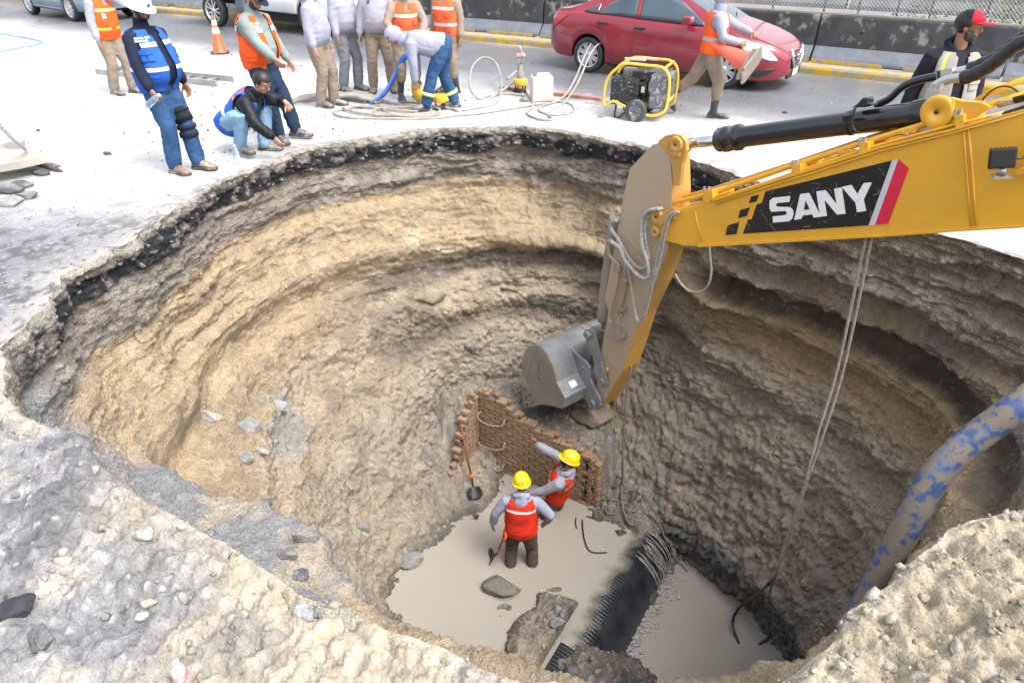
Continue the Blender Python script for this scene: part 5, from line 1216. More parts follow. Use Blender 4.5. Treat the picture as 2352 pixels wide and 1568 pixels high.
        for ti in range(len(ts)-1):
            tm=(ts[ti]+ts[ti+1])/2
            for k in range(n):
                a=-PI+2*PI*(k+.5)/n;fo=op+.22*max(0,(tm-.70))/.35+vest.get('vneck',.0)*max(0,tm-.5)
                if abs(a)<max(fo,.02 if vest.get('zip') else 0):continue
                if abs(abs(a)-PI/2)<.50*min(1,max(0,(tm-.50)/.12)) and tm<.93:continue
                mi_=0
                for bi,bd in enumerate(vest.get('bands',[])):
                    if bd[0]<=tm<=bd[1] and (len(bd)<4 or bd[3]<=abs(a)<=bd[4]):mi_=bi+1
                b.slot=mi_;b._f([G[ti,k],G[ti,k+1],G[ti+1,k+1],G[ti+1,k]],True)
        bmesh.ops.remove_doubles(b.bm,verts=b.bm.verts,dist=.0005)
        bmesh.ops.delete(b.bm,geom=[v for v in b.bm.verts if not v.link_faces],context='VERTS')
        vo=b.build('vest',mats_,root);md=vo.modifiers.new('s','SOLIDIFY');md.thickness=.010*s;md.offset=0;md=vo.modifiers.new('u','SUBSURF');md.levels=1;md.render_levels=1
        def vp(a0,a1,u0,u1,o_,m,name,th=.012,par=vo):
            b=MB();K_=6;g=[[b.bm.verts.new(tp(a0+(a1-a0)*i/K_,u0+(u1-u0)*j/K_,(tops+o_)*s)) for j in range(K_+1)] for i in range(K_+1)]
            for i in range(K_):
                for j in range(K_):b._f([g[i][j],g[i+1][j],g[i+1][j+1],g[i][j+1]],True)
            o=b.build(name,m,par);k=o.modifiers.new('s','SOLIDIFY');k.thickness=th*s;k.offset=0;k=o.modifiers.new('b','BEVEL');k.width=.004;k.segments=2;return o
        for q in vest.get('pockets',[]):
            p_=vp(*q,.012,vm,'pocket');vp(q[0]-.02,q[1]+.02,q[3]-(q[3]-q[2])*.35,q[3]+.006,.020,vm,'pocket_flap',.008,p_)
        for q in vest.get('patches',[]):vp(*q[:4],.010,q[4],q[5],.006)
        for q in vest.get('texts',[]):TXT.append((q,tp,tops*s+.014*s,vo,s))
        root['vp']=0;del root['vp']
    # ---- face details, hair, hats
    if not hoodup or True:
        for q in (-1,1):
            b=MB();ell(b,hc+HM@(Vector((q*.033,.0775,.016))*s),Vector((.013,.008,.0085))*s,HM,10);e_=b.build('eye',eyew,root,smooth_all=True)
            b=MB();ell(b,hc+HM@(Vector((q*.033,.0835,.015))*s),Vector((.0055,.003,.0060))*s,HM,8);b.build('iris',eyek,e_,smooth_all=True)
            b=MB();b.tube([hc+HM@(Vector((q*.016,.090,.036))*s),hc+HM@(Vector((q*.035,.089,.042))*s),hc+HM@(Vector((q*.054,.074,.034))*s)],[.004*s,.005*s,.003*s],6);b.build('eyebrow',hairm,root)
    def cap_shell(name,m,cond,k=1.06,par=root,th=.006,sc_=(.074,.094,.088),c0=(0,-.012,.030)):
        b=MB();bmesh.ops.create_uvsphere(b.bm,u_segments=32,v_segments=24,radius=1,matrix=Matrix.Translation(hc+HM@(Vector(c0)*s))@HM.to_4x4()@Matrix.Diagonal((sc_[0]*k*s,sc_[1]*k*s,sc_[2]*k*s,1)))
        kill=[v for v in b.bm.verts if not cond(HM.transposed()@(v.co-hc)/s)];bmesh.ops.delete(b.bm,geom=kill,context='VERTS');o=b.build(name,m,par,smooth_all=True);md=o.modifiers.new('s','SOLIDIFY');md.thickness=th*s;md.offset=1;return o
    if hair and not hoodup:
        cap_shell('hair',hairm,lambda l:(l.z>.055+.25*max(0,l.y-.05)*0 and l.y<.088) or (l.y<.035 and l.z>.0) or (l.y<-.02 and l.z>-.045),1.07,th=.012)
    if beard:
        cap_shell('beard',beardm if beard=='grey' else hairm,lambda l:l.y>.0 and (l.z<-.050 or (abs(l.x)>.032 and l.z<-.02 and l.y<.06)) and not(abs(l.x)<.020 and -.066<l.z<-.045),1.05,c0=(0,.016,-.040),sc_=(.061,.070,.070),th=.006)
    if glasses:
        b=MB()
        for q in (-1,1):
            c_=hc+HM@(Vector((q*.034,.098,.014))*s);b.tube([c_+HM@(Vector((.024*math.cos(a),-.004*abs(math.cos(a)),.017*math.sin(a)))*s) for a in [2*PI*k/14 for k in range(15)]],.0022*s,5);b.tube([c_+hx*q*.024*s,hc+HM@(Vector((q*.078,.0,.012))*s)],.0022*s,5)
        b.build('glasses',trimk,root,'stuff')
    if hat and hat[0]=='helmet':
        m=hat[1];HT=Matrix.Translation(hc+hu*.045*s-hf*.005*s)@HM.to_4x4()@Matrix.Rotation(R(hat[2] if len(hat)>2 else 0),4,'X')@Matrix.Diagonal((s,s*1.16,s,1));b=MB()
        b.lathe([(0,.112),(.03,.110),(.06,.098),(.085,.075),(.100,.04),(.106,.0),(.108,-.012),(.100,-.012)],HT,36)
        ring=[];bw=hat[3] if len(hat)>3 else 0
        for rad,z in ((.107,-.008),(.122+bw,-.018-bw*.5),(.122+bw,-.023-bw*.5),(.106,-.016)):
            ring.append([HT@Vector((rad*math.cos(a),rad*math.sin(a)*(1+(.20 if math.sin(a)>0 else 0)*max(0,math.sin(a))**2*(rad>.11)),z)) for a in [2*PI*k/36 for k in range(36)]])
        b.loft(ring,caps=False);b.loft([ring[-1],ring[0]],caps=False)
        o=b.build('hard_hat',m,root);b=MB()
        for x in (-.022,0,.022):b.tube([HT@Vector((x,.106*math.cos(a),.010+.104*math.sin(a)*(.97 if x else 1.0))) for a in [R(18)+R(144)*k/12 for k in range(13)]],.007 if x==0 else .004,6)
        b.build('crest',m,o,'stuff')
        if m is helmw:
            b=MB();b.lathe([(0,.002),(.018,.001)],Matrix.Translation(HT@Vector((.0,.108,.030)))@HM.to_4x4()@Matrix.Rotation(R(-80),4,'X'),14);b.build('hat_badge',c_blue,o)
    if hat and hat[0]=='cap':
        m,m2=hat[1],hat[2];HT=Matrix.Translation(hc+hu*.035*s-hf*.006*s)@HM.to_4x4()@Matrix.Diagonal((s,s*1.14,s,1));b=MB()
        b.lathe([(0,.098),(.03,.096),(.055,.085),(.075,.064),(.086,.035),(.088,.0),(.084,-.006)],HT,32)
        for f_ in b.bm.faces:
            c_=HT.inverted()@f_.calc_center_median();f_.material_index=1 if c_.y>.012 else 0
        o=b.build('cap',[m,m2],root);b=MB();g=[]
        for i in range(9):
            a=R(25+130*i/8);c_,s2=math.cos(a),math.sin(a);g.append([HT@Vector((.087*c_,.087*s2,.004)),HT@Vector((.095*c_,.085*s2+.035*s2,.006)),HT@Vector((.096*c_,.085*s2+.085*s2**.7,.008+.004*s2))])
        b.loft(g,caps=False,close=False);v=b.build('visor',m2,o,smooth_all=True);md=v.modifiers.new('s','SOLIDIFY');md.thickness=.005
        if len(hat)>3:
            b=MB();c_=HT@Vector((0,.078,.052));Q=HM.to_4x4()@Matrix.Rotation(R(-38),4,'X');b.box(c_,(.058,.006,.04),Q);p_=b.build('cap_badge',pm('grey_badge',(.30,.32,.40),rough=.6),o)
            b=MB()
            for k in (-.010,-.002,.006):b.box(c_+Q.to_3x3()@Vector((0,.004,k-.004)),(.054,.002,.003),Q)
            b.build('badge_stripe',trimk,p_,'stuff')
    return dict(root=root,neck=neck,r=r,f=f,u=u,tp=tp,arms=arms,legs=legs,hc=hc,HM=HM,s=s,vest=vest and vo,topo=topo)
GG='people around the pit'
p_or_pk=[(.28,.62,.44,.56),(-.62,-.28,.44,.56),(.25,.75,.04,.20),(-.75,-.25,.04,.20)]
# 1 far left, hand at the mouth
A1=person('person far left in orange vest and grey hoodie, hand raised to mouth',at(283,215),(.93,-.36),c_hood,c_khaki,'grey',skin,GG,h=1.72,lean=4,feet=((-.12,.12),(.10,-.06)),hands=((-.02,.22,1.50),(.27,.10,.84)),elbp=((-1,.2,-.8),(.4,-1,-.2)),hd=((.3,.3,.9),None),head=(22,10,0),hood=True,
 vest=dict(m=c_or,open=.0,zip=1,bands=[(.64,.71,refly),(.655,.695,refl),(.14,.21,refly,.2,1.5)],pockets=[(.25,.75,.0,.13),(.3,.8,.26,.42)],patches=[(.32,.62,.46,.60,platem,'id_window')]),fat=.01)
# 2 white hard hat
A2=person('person in white hard hat and blue vest looking down, holding a clear bottle',at(424,392),(.93,-.36),c_navy,c_jean,'brown',skin,GG,h=1.80,pel=.94,pxy=(0,-.06),lean=-2,feet=((-.10,.13),(.10,-.02)),toe=(8,-8),hands=((-.28,.02,.86),(.30,.17,.80)),hd=(None,(.02,.75,-.85)),curl=(.5,1.0),head=(17,-6,0),fat=.045,hood=False,collar=True,beard='dark',
 hat=('helmet',helmw,-3,.010),vest=dict(m=c_blue,open=.13,bands=[(.66,.745,refl),(.235,.31,refl)],pockets=[(.62,.95,.42,.60),(1.0,1.33,.42,.60),(.65,1.35,.02,.17),(-1.2,-.7,.4,.58)],patches=[(1.0,1.12,.77,.80,refl,'round_logo')],texts=[('GOBIERNO DE\nLA CIUDAD',.98,.80,.021,refl)]))
# 3 grey jacket, cap
A3=person('person in dark cap, grey jacket and orange vest with a hand in the jacket pocket',at(655,322),(.92,-.38),c_gj,c_jeand,'grey',skin2,GG,h=1.80,pxy=(-.02,-.20),lean=2,feet=((-.12,.10),(.12,.02)),toe=(15,-25),hands=((-.28,.05,.86),(.16,.20,.98)),elbp=((-.6,-1,-.2),(.9,-.9,-.2)),head=(35,-5,0),fat=.04,hood=False,collar=True,beard='dark',
 hat=('cap',c_blk,c_blk),vest=dict(m=c_or,open=.30,bands=[(.64,.73,refl)],pockets=[(1.0,1.25,.42,.57),(1.28,1.55,.42,.57),(1.0,1.6,.04,.20)],texts=[('DIRECCION DE\nOPERACIONES',1.12,.785,.024,refl)]))
# 4 crouching
A4=person('person crouching at the edge in blue vest and light jeans, wearing glasses',at(570,350),(.97,-.22),c_puff,c_jeanl,'grey',skin2,GG,h=1.74,pel=.36,pxy=(-.02,-.16),lean=50,feet=((-.14,.16),(.16,.02)),fz=(.0,.05),toe=(5,-20),kneep=((-.3,1,.6),(.55,1,.3)),hands=((-.02,.62,.62),(.20,.52,.26)),elbp=((-1,.2,-.5),(1,-.2,-.4)),hd=((.2,.6,-.6),(0,.5,-.6)),curl=(.8,.5),head=(30,-6,0),hood=False,collar=True,glasses=True,
 vest=dict(m=c_blue,open=.22,bands=[(.66,.74,refl),(.2,.28,refl)],pockets=[(.6,1.2,.3,.45)],texts=[('DIRECCION DE\nOPERACIONES',.85,.60,.026,refl),('NAYI\nTAMN',PI-.3,.80,.085,c_ord)]))
# 5..7 hooded men
A5=person('hooded person in clean grey sweatshirt and khaki trousers standing sideways by the hose coil',at(748,243),(.95,-.30),c_hood,c_khaki,'grey',skin2,GG,h=1.74,lean=1,feet=((-.09,.10),(.09,-.02)),hands=((-.26,.05,.86),(.25,.10,.84)),head=(15,0,0),fat=.03,hood=True,hem=-.10)
A6=person('hooded person in muddy blue grey jeans behind the sideways standing one',at(805,207),(.80,-.60),c_hoodd,c_greyp,'grey',skin,GG,h=1.74,lean=3,feet=((-.12,.08),(.12,-.02)),hands=((-.28,.06,.85),(.26,.14,.82)),head=(25,0,0),fat=.05,hem=-.08)
A7=person('person in dirty grey hooded sweatshirt with a round chest logo, facing the camera',at(880,210),(.18,-1),c_hoodd,c_khaki,'brown',skin,GG,h=1.76,feet=((-.17,.02),(.15,0)),hands=((-.30,.04,.84),(.29,.05,.82)),head=(25,0,0),fat=.035,hem=-.04)
A8=person('person in muddy orange vest and tan shirt leaning over the pump hose',at(940,226),(.45,-.90),c_tan,c_khaki,'rubber',skin,GG,h=1.74,pxy=(0,-.05),lean=16,feet=((-.13,.0),(.15,.05)),hands=((-.16,.36,.98),(.25,.36,.98)),elbp=((-1,-.5,-.3),(1,-.5,-.3)),head=(35,0,0),fat=.02,hood=False,collar=True,
 vest=dict(m=c_ord,zip=1,bands=[(.64,.71,refl),(.22,.29,refl)],pockets=p_or_pk))
A9=person('person in orange vest and tan shirt standing at the back, right of the group',at(1035,213),(-.45,-.89),c_tan,c_khaki,'rubber',skin,GG,h=1.74,lean=2,feet=((-.12,.0),(.12,.0)),hands=((-.27,.05,.84),(.27,.05,.84)),head=(20,0,0),hood=False,collar=True,
 vest=dict(m=c_ord,zip=1,bands=[(.64,.71,refl),(.20,.28,refl)],pockets=p_or_pk))
# 10 bending over the pump
A10=person('person bent double in grey hoodie and blue jeans, lifting the yellow pump',at(1008,252),(-.97,-.05),c_hood,c_jean,'grey',skin,GG,h=1.78,pel=.90,pxy=(0,-.12),lean=84,feet=((-.16,.18),(.16,-.24)),toe=(10,-5),hands=((-.14,.30,.34),(.12,.28,.36)),elbp=((-1,-.2,0),(1,-.2,0)),hd=((0,.1,-1),(0,.1,-1)),curl=(.9,.9),head=(66,0,0),fat=.02,hoodup=True,hem=-.03)
# 11 walking with the cones
A11=person('person in grey hood, orange vest and rubber boots striding past with traffic cones',at(1628,268),(.97,-.22),c_hood,c_khaki,'rubber',skin2,GG,h=1.70,pel=.92,pxy=(0,-.10),lean=4,feet=((-.08,-.62),(.08,.05)),fz=(.16,0),toe=(0,0),hands=((-.14,.52,1.10),(.22,.26,1.06)),elbp=((-1,-.3,-.6),(.6,-1,-.4)),hd=((.6,.6,-.2),(-.3,.8,-.1)),curl=(.8,1.1),head=(8,4,0),hoodup=True,
 vest=dict(m=c_or,open=.0,zip=1,bands=[(.66,.96,reflg,.62,.95),(.62,.66,reflg,.62,.95),(.26,.35,reflg)],patches=[(.18,.30,.62,.66,reflg,'round_logo')],t0=-.06))
# 12 red and black cap
A12=person('bearded person in red and black cap and beige vest looking to the right',Vector((4.02,6.62,0)),(-.12,-1),c_blk,c_khaki,'rubber',skin,GG,h=1.78,lean=2,hands=((-.30,.02,.84),(.30,.02,.84)),head=(4,56,0),hood=True,beard='grey',hat=('cap',c_blk,cloth('red_cap_cloth',(.70,.02,.04),(.62,.02,.03)),1),fat=.03,
 vest=dict(m=c_beige,open=.10,bands=[(.66,.705,reflg),(.40,.96,refly,.62,.70),(.42,.96,reflg,.72,.9),(.18,.215,refly),(.05,.085,refly)],pockets=[(.3,.85,.42,.56),(-.85,-.3,.42,.56)],texts=[('NUEVO',-.55,.60,.040,c_blk),('NUEVO',.60,.66,.030,c_blue)]))
# 13, 14 in the water
A13=person('person in yellow helmet and red vest seen from behind, standing in the muddy water',at(1196,1300,-4.76)+Vector((0,0,-.20)),(.06,1),c_hood,c_brown,'rubberw',skin,GG,h=1.66,lean=9,feet=((-.15,0),(.17,.02)),hands=((-.38,.10,.90),(.33,.12,.96)),elbp=((-1,-.6,.1),(1,-.6,.1)),head=(12,8,0),fat=.04,hat=('helmet',helmy,10),shaft=.30,
 vest=dict(m=c_red,open=.0,zip=1,bands=[(.68,.745,refl)],t0=-.10,o=.028))
A14=person('person in yellow helmet pointing up at the brick wall, knee deep in muddy water',at(1279,1185,-4.76)+Vector((0,.03,-.50)),(-.62,.35),c_hoodd,c_brown,'rubberw',skin,GG,h=1.76,pel=.93,lean=-13,side=-8,tw=10,feet=((-.12,.05),(.14,-.05)),hands=((-.28,.30,.98),(.20,.52,1.46)),elbp=((-1,-.8,-.3),(1,.2,-.9)),hd=(None,(-.1,.35,.9)),curl=(.5,1.5),point=(0,1),head=(-24,4,8),beard='dark',hat=('helmet',helmy,-6),
 vest=dict(m=c_red,open=.0,zip=1,bands=[(.66,.73,refl)],pockets=[(-1.3,-.7,.35,.5)],patches=[(-.62,-.42,.74,.79,pm('green_badge',(.05,.28,.12),rough=.5),'round_badge')],t0=-.08,o=.028))
def leg_band(Pn,i,seg,t0,t1,rad,m,name):
    L=Pn['legs'][i];a,b_=L[seg],L[seg+1];q0=a.lerp(b_,t0);q1=a.lerp(b_,t1);b=MB();b.tube([q0,q0.lerp(q1,.5),q1],rad*Pn['s'],18,cap=False);o=b.build(name,m,Pn['root']);md=o.modifiers.new('s','SOLIDIFY');md.thickness=.008;return o
for i in (0,1):
    leg_band(A10,i,1,.60,.72,.098,refly,'reflective_band');leg_band(A10,i,1,.64,.68,.100,refl,'reflective_band')
kb=c_blk
for t0,t1,sg in ((.62,.76,0),(.82,.93,0),(.06,.16,1),(.24,.36,1)):leg_band(A2,0,sg,t0,t1,.100,kb,'knee_brace_strap')
leg_band(A2,0,0,.70,.99,.098,kb,'knee_brace');

# chest logos on the facing hoodie
def chest_text(P_,q):TXT.append((q,P_['tp'],.034*P_['s'],P_['topo'],P_['s']))
chest_text(A7,('O\n',.42,.80,.075,c_navy));chest_text(A7,('M',.42,.792,.040,c_navy))
for (q,tp,o_,par,s) in TXT:
    txt,a0,t0,size,m=q
    cu=bpy.data.curves.new('vest_lettering','FONT');cu.body=txt;cu.size=size*1.25;cu.align_x='CENTER';cu.align_y='CENTER';cu.offset=.0008;cu.resolution_u=2
    ob=bpy.data.objects.new('vest_lettering',cu);C.objects.link(ob);QUE.append((ob,('txt',tp,a0,t0,o_,s),m,par))
dg=bpy.context.evaluated_depsgraph_get();dg.update()
for it in QUE:
    o=it[0];me=bpy.data.meshes.new_from_object(o.evaluated_get(dg))
    if isinstance(it[1],tuple):
        _,tp,a0,t0,off_,s=it[1];co=[v.co.copy() for v in me.vertices]
        rad=(tp(a0,t0)-tp(a0+.1,t0)).length/.1
        for v,c_ in zip(me.vertices,co):v.co=tp(a0-c_.x/rad,t0+c_.y/(.53*s),off_)
        me.materials.clear();me.materials.append(it[2]);n=link('lettering',me,it[3],'stuff');bpy.data.objects.remove(o);continue
    _,fold,seed,fs,an,paint,mats=it
    o.modifiers.clear()
    if fold:
        n=len(me.vertices);co=np.empty(n*3,np.float32);me.vertices.foreach_get('co',co);co=co.reshape(-1,3);no=np.empty(n*3,np.float32);me.vertex_normals.foreach_get('vector',no);no=no.reshape(-1,3)
        q=co*np.array([1,1,.55],np.float32);w1=fbm(q,fs,2,seed%97);w2=np.abs(vn(co*np.array([fs*1.3,fs*1.3,fs*2.2])+w1[:,None]*1.2,seed%89))
        co=co+no*((w1*.6-(w2<.22)*(.22-w2)*2.2+.1)*fold)[:,None];me.vertices.foreach_set('co',co.ravel())
    me.polygons.foreach_set('use_smooth',np.ones(len(me.polygons),bool));me.update()
    if len(me.materials)==0:me.materials.append(mats)
    o.data=me
# ------------------------------------------------------------------ things in the pit
dg=bpy.context.evaluated_depsgraph_get();dg.update()
SURF=[o for o in (wall,go,bpy.data.objects['pit_floor'])]
EV=[o.evaluated_get(dg) for o in SURF]
def cast(o,d,water=True):
    d=Vector(d).normalized();best=None
    for e in EV:
        ok,p,n,i=e.ray_cast(o,d)
        if ok and (best is None or (p-o).length<(best[0]-o).length):best=(p.copy(),n.copy())
    return best
def hit(px,py,wl=None):
    o=Vector((0,0,HC));b_=cast(o,ray(px,py))
    if wl is not None and (b_ is None or b_[0].z<wl):p=at(px,py,wl);return p,Vector((0,0,1))
    return b_ if b_ else (at(px,py),Vector((0,0,1)))
def drop(x,y,z0=1.,dflt=0.):
    b_=cast(Vector((x,y,z0)),(0,0,-1));return b_[0].z if b_ else dflt
brm=[pm('clay_brick_orange',(.33,.225,.14),(.27,.18,.11),sc=9,rough=.7,dirt=(.27,.225,.17),ds=9,da=.30,dw=.12,bump=.3,bs=90),pm('clay_brick_buff',(.33,.235,.14),(.28,.195,.12),sc=9,rough=.7,dirt=(.27,.225,.17),ds=9,da=.32,dw=.12,bump=.3,bs=90),
     pm('clay_brick_red',(.26,.15,.095),(.30,.18,.115),sc=9,rough=.7,dirt=(.25,.2,.16),ds=9,da=.25,dw=.12,bump=.3,bs=90)]
mort=pm('mortar',(.13,.12,.105),(.09,.085,.075),sc=9,rough=.85,bump=.6,bs=60,fine=.2)
bmesh_cache=[]
for v in range(6):
    rg=random.Random(v);b=MB();b.box((0,0,0),(1,1,1));
    for x in b.bm.verts:x.co+=Vector([rg.uniform(-.03,.03) for _ in range(3)])
    bmesh.ops.bevel(b.bm,geom=list(b.bm.edges),offset=.035,segments=1,affect='EDGES');me=bpy.data.meshes.new('brick');b.bm.to_mesh(me);b.bm.free();me.materials.append(brm[[0,1,0,1,2,1][v]]);bmesh_cache.append(me)
def brick_wall(org,d,face,prof,label,seed,L0,L1,zbot=-4.98,th=.13):
    """org: reference point, d: direction along, face: outward normal; prof: top height by distance"""
    rg=random.Random(seed);d=Vector((d[0],d[1],0)).normalized();face=Vector((face[0],face[1],0)).normalized()
    t=empty('brick_wall',org+d*L0,0,label,'brick wall');inv=Matrix.Translation(t.location).inverted()
    rot=math.atan2(d.y,d.x);bh,bl,g=.056,.175,.016
    top=lambda s:float(np.interp(s,[p[0] for p in prof],[p[1] for p in prof]))
    # mortar core
    n=16;pts=[org+d*L0+Vector((0,0,zbot))]+[org+d*(L0+(L1-L0)*k/n)+Vector((0,0,top(L0+(L1-L0)*k/n)-.05)) for k in range(n+1)]+[org+d*L1+Vector((0,0,zbot))]
    b=MB();b.prism([Vector((p.x,p.y,p.z))-face*.014 for p in pts],-face*(th-.02));o=b.build('mortar_core',mort,t);o.matrix_parent_inverse=inv
    z=zbot;row=0;cnt=0
    while z<max(p[1] for p in prof):
        s=L0-(bl+g)*.5*(row%2)
        while s<L1:
            a,e=max(s,L0),min(s+bl,L1+ (rg.uniform(-.05,.06) if row%2 else .0))
            if e-a>.035 and z+bh*.5<top((a+e)/2)+rg.uniform(-.02,.03):
                c_=org+d*(a+e)/2+Vector((0,0,z+bh/2))-face*(th/2-rg.uniform(-.002,.006))
                o=bpy.data.objects.new('brick',rg.choice(bmesh_cache));C.objects.link(o);o.parent=t;o.matrix_parent_inverse=inv;o.location=c_
                o.scale=(e-a,th,bh);o.rotation_euler=(rg.uniform(-.01,.01),rg.uniform(-.012,.012),rot+rg.uniform(-.01,.01));cnt+=1
            s+=bl+g
        z+=bh+g;row+=1
    # broken bricks along the torn edges
    for k in range(9):
        f_=(k+.5)/9;s=L0+(L1-L0)*f_;c_=org+d*s+Vector((0,0,top(s)+rg.uniform(.0,.04)))-face*rg.uniform(.03,.1)
        o=bpy.data.objects.new('brick',rg.choice(bmesh_cache[:1]+bmesh_cache[4:5]));C.objects.link(o);o.parent=t;o.matrix_parent_inverse=inv;o.location=c_;o.scale=(rg.uniform(.05,.10),.08,.04);o.rotation_euler=(rg.uniform(-.3,.3),rg.uniform(-.4,.4),rot+rg.uniform(-.5,.5))
    return t
WO=Vector((.03,7.77,0));WD=(.869,-.495);WN=(-.495,-.869)
bw=brick_wall(WO,WD,WN,[(-.60,-3.33),(-.29,-3.37),(0,-3.5),(.13,-3.62),(.62,-3.72),(1.0,-3.80),(1.15,-3.86)],'long orange brick wall behind the pit workers, its right end torn off',3,-.60,1.15)
KC=Vector((-.482,8.055,0))
bw2=brick_wall(KC+Vector((WN[0],WN[1],0))*.02,WN,(.869,-.495),[(0,-3.36),(.2,-3.5),(.35,-3.75),(.54,-4.15),(.92,-4.50)],'short brick wing wall left of the corner, behind the leaning shovel',5,.0,.92)
# toothed broken end of the long wall
rg=random.Random(9);inv=Matrix.Translation(bw.location).inverted()
for k in range(30):
    z=-4.7+.032*k;
    for j in range(2):
        c_=WO+Vector((WD[0],WD[1],0))*(1.22+.09*j+rg.uniform(-.02,.03))+Vector((0,0,z))-Vector((WN[0],WN[1],0))*(.06+.02*j)
        if z>-3.85-.1*j:continue
        o=bpy.data.objects.new('brick',bmesh_cache[4] if rg.random()<.6 else bmesh_cache[0]);C.objects.link(o);o.parent=bw;o.matrix_parent_inverse=inv;o.location=c_;o.scale=(rg.uniform(.06,.09),.10,.025);o.rotation_euler=(rg.uniform(-.1,.1),rg.uniform(-.15,.15),math.atan2(WD[1],WD[0])+rg.uniform(-.25,.25))
rungm=pm('mud_caked_rung',(.30,.26,.21),(.22,.19,.16),sc=20,rough=.8,bump=.6,bs=60)
for i,(q0,q1) in enumerate((((437,285),(632,345)),((428,470),(632,530)),((560,660),(625,690)))):
    def wp(x,y,o_):
        r=ray(976.1+x*.29293,861.3+y*.29293);n_=Vector((WN[0],WN[1],0));o0=Vector((0,0,HC));t=(WO-o0).dot(n_)/r.dot(n_);return o0+r*t+n_*o_
    a,e=wp(*q0,0),wp(*q1,0);nn=Vector((WN[0],WN[1],0));dn=Vector((0,0,-.09))
    b=MB();b.tube(spline([a-nn*.03,a+nn*.04,a+nn*.09+dn*.6,a.lerp(e,.3)+nn*.12+dn,a.lerp(e,.7)+nn*.12+dn,e+nn*.09+dn*.6,e+nn*.04,e-nn*.03],5),[.013+.004*math.sin(k*2.1) for k in range(36)],8)
    o=b.build('climbing_rung',rungm,bw);o.matrix_parent_inverse=inv
# corrugated pipe
blackpipe=pm('wet_black_plastic_pipe',(.016,.018,.022),(.03,.033,.04),sc=5,rough=.18,dirt=(.30,.27,.23),ds=3.5,da=.20,dw=.12,bump=.1,bs=80)
PA,PB=Vector((1.80,6.98,WL-.612)),Vector((.36,4.63,WL-.612));b=MB();M=Matrix.Translation(PA)@(PB-PA).to_track_quat('Z','Y').to_matrix().to_4x4();L=(PB-PA).length;n=int(L/.05)*4
b.lathe([(0,0)]+[(.605+.0025*math.sin(2*PI*k/4),L*k/n) for k in range(n+1)]+[(.55,L),(.55,L-.3)],M,64)
cp_=b.build('corrugated_pipe',blackpipe);tag(cp_,'big black corrugated pipe lying across the pit with muddy water pouring over it','pipe')
# overflowing water on the far end of the pipe
wf=bpy.data.materials.new('falling_water');wf.use_nodes=True;n_=wf.node_tree;pb=n_.nodes['Principled BSDF'];pb.inputs['Base Color'].default_value=(.33,.30,.255,1);pb.inputs['Roughness'].default_value=.12
tc=n_.nodes.new('ShaderNodeTexCoord');mp=n_.nodes.new('ShaderNodeMapping');mp.inputs['Rotation'].default_value=(0,0,-.55);mp.inputs['Scale'].default_value=(2.2,3.4,2);n_.links.new(tc.outputs['Object'],mp.inputs[0])
nz_=n_.nodes.new('ShaderNodeTexNoise');nz_.inputs['Scale'].default_value=1.5;nz_.inputs['Detail'].default_value=6;n_.links.new(mp.outputs[0],nz_.inputs['Vector'])
rm=n_.nodes.new('ShaderNodeMapRange');rm.inputs[1].default_value=.30;rm.inputs[2].default_value=.75;n_.links.new(nz_.outputs['Fac'],rm.inputs[0]);sp3=n_.nodes.new('ShaderNodeSeparateXYZ');n_.links.new(tc.outputs['Object'],sp3.inputs[0])
def mm(op,a,b2,c2=0.):
    q_=n_.nodes.new('ShaderNodeMath');q_.operation=op
    for k_,v_ in enumerate((a,b2,c2)):
        if hasattr(v_,'links'):n_.links.new(v_,q_.inputs[k_])
        else:q_.inputs[k_].default_value=v_
    return q_.outputs[0]
ee=mm('ADD',mm('MULTIPLY',mm('SUBTRACT',sp3.outputs[0],1.08),.853),mm('MULTIPLY',mm('SUBTRACT',sp3.outputs[1],5.8),-.523))
grad=mm('SUBTRACT',1.5,mm('MULTIPLY',ee,4.2));al=mm('MINIMUM',mm('MAXIMUM',mm('ADD',mm('MULTIPLY',rm.outputs[0],.9),mm('SUBTRACT',grad,.80)),0.),1.)
n_.links.new(al,pb.inputs['Alpha'])
bu=n_.nodes.new('ShaderNodeBump');bu.inputs['Strength'].default_value=.8;bu.inputs['Distance'].default_value=.02;n_.links.new(nz_.outputs['Fac'],bu.inputs['Height']);n_.links.new(bu.outputs[0],pb.inputs['Normal'])
ax=(PB-PA).normalized();rt=Vector((-ax.y,ax.x,0));rt=rt if rt.x>0 else -rt
b=MB();rings=[];rg=random.Random(4)
for i in range(44):
    tt=.0+i*.032;wd=1.15*(1-max(0,i-12)/52)
    rings.append([PA+ax*(L*tt*.62)+(Vector((0,0,1))*math.cos(a)+rt*math.sin(a))*(.6135+min(1,max(0,a)/.3)*(.006+.005*math.sin(i*1.7+a*3)+rg.uniform(0,.004))) for a in [-.02+wd*1.0*k/16 for k in range(17)]])
b.loft(rings,caps=False,close=False);b.build('falling_water',wf,None,'stuff')
b=MB()
for k in range(30):
    f_=rg.uniform(.02,.26);p0=PA+ax*L*f_;a0=rg.uniform(.35,.6);pts_=[p0+(Vector((0,0,1))*math.cos(a)+rt*math.sin(a))*(.618+.02*max(0,a-.9)) for a in [a0+(1.62-a0)*j/7 for j in range(8)]]
    pts_=[q_+Vector((rg.gauss(0,.009),rg.gauss(0,.009),0)) for q_ in pts_];b.tube(pts_,[rg.uniform(.0015,.0055) for _ in pts_],6)
b.build('water_stream',pm('turbid_spray',(.46,.43,.38),(.38,.35,.31),sc=30,rough=.12),None,'stuff')
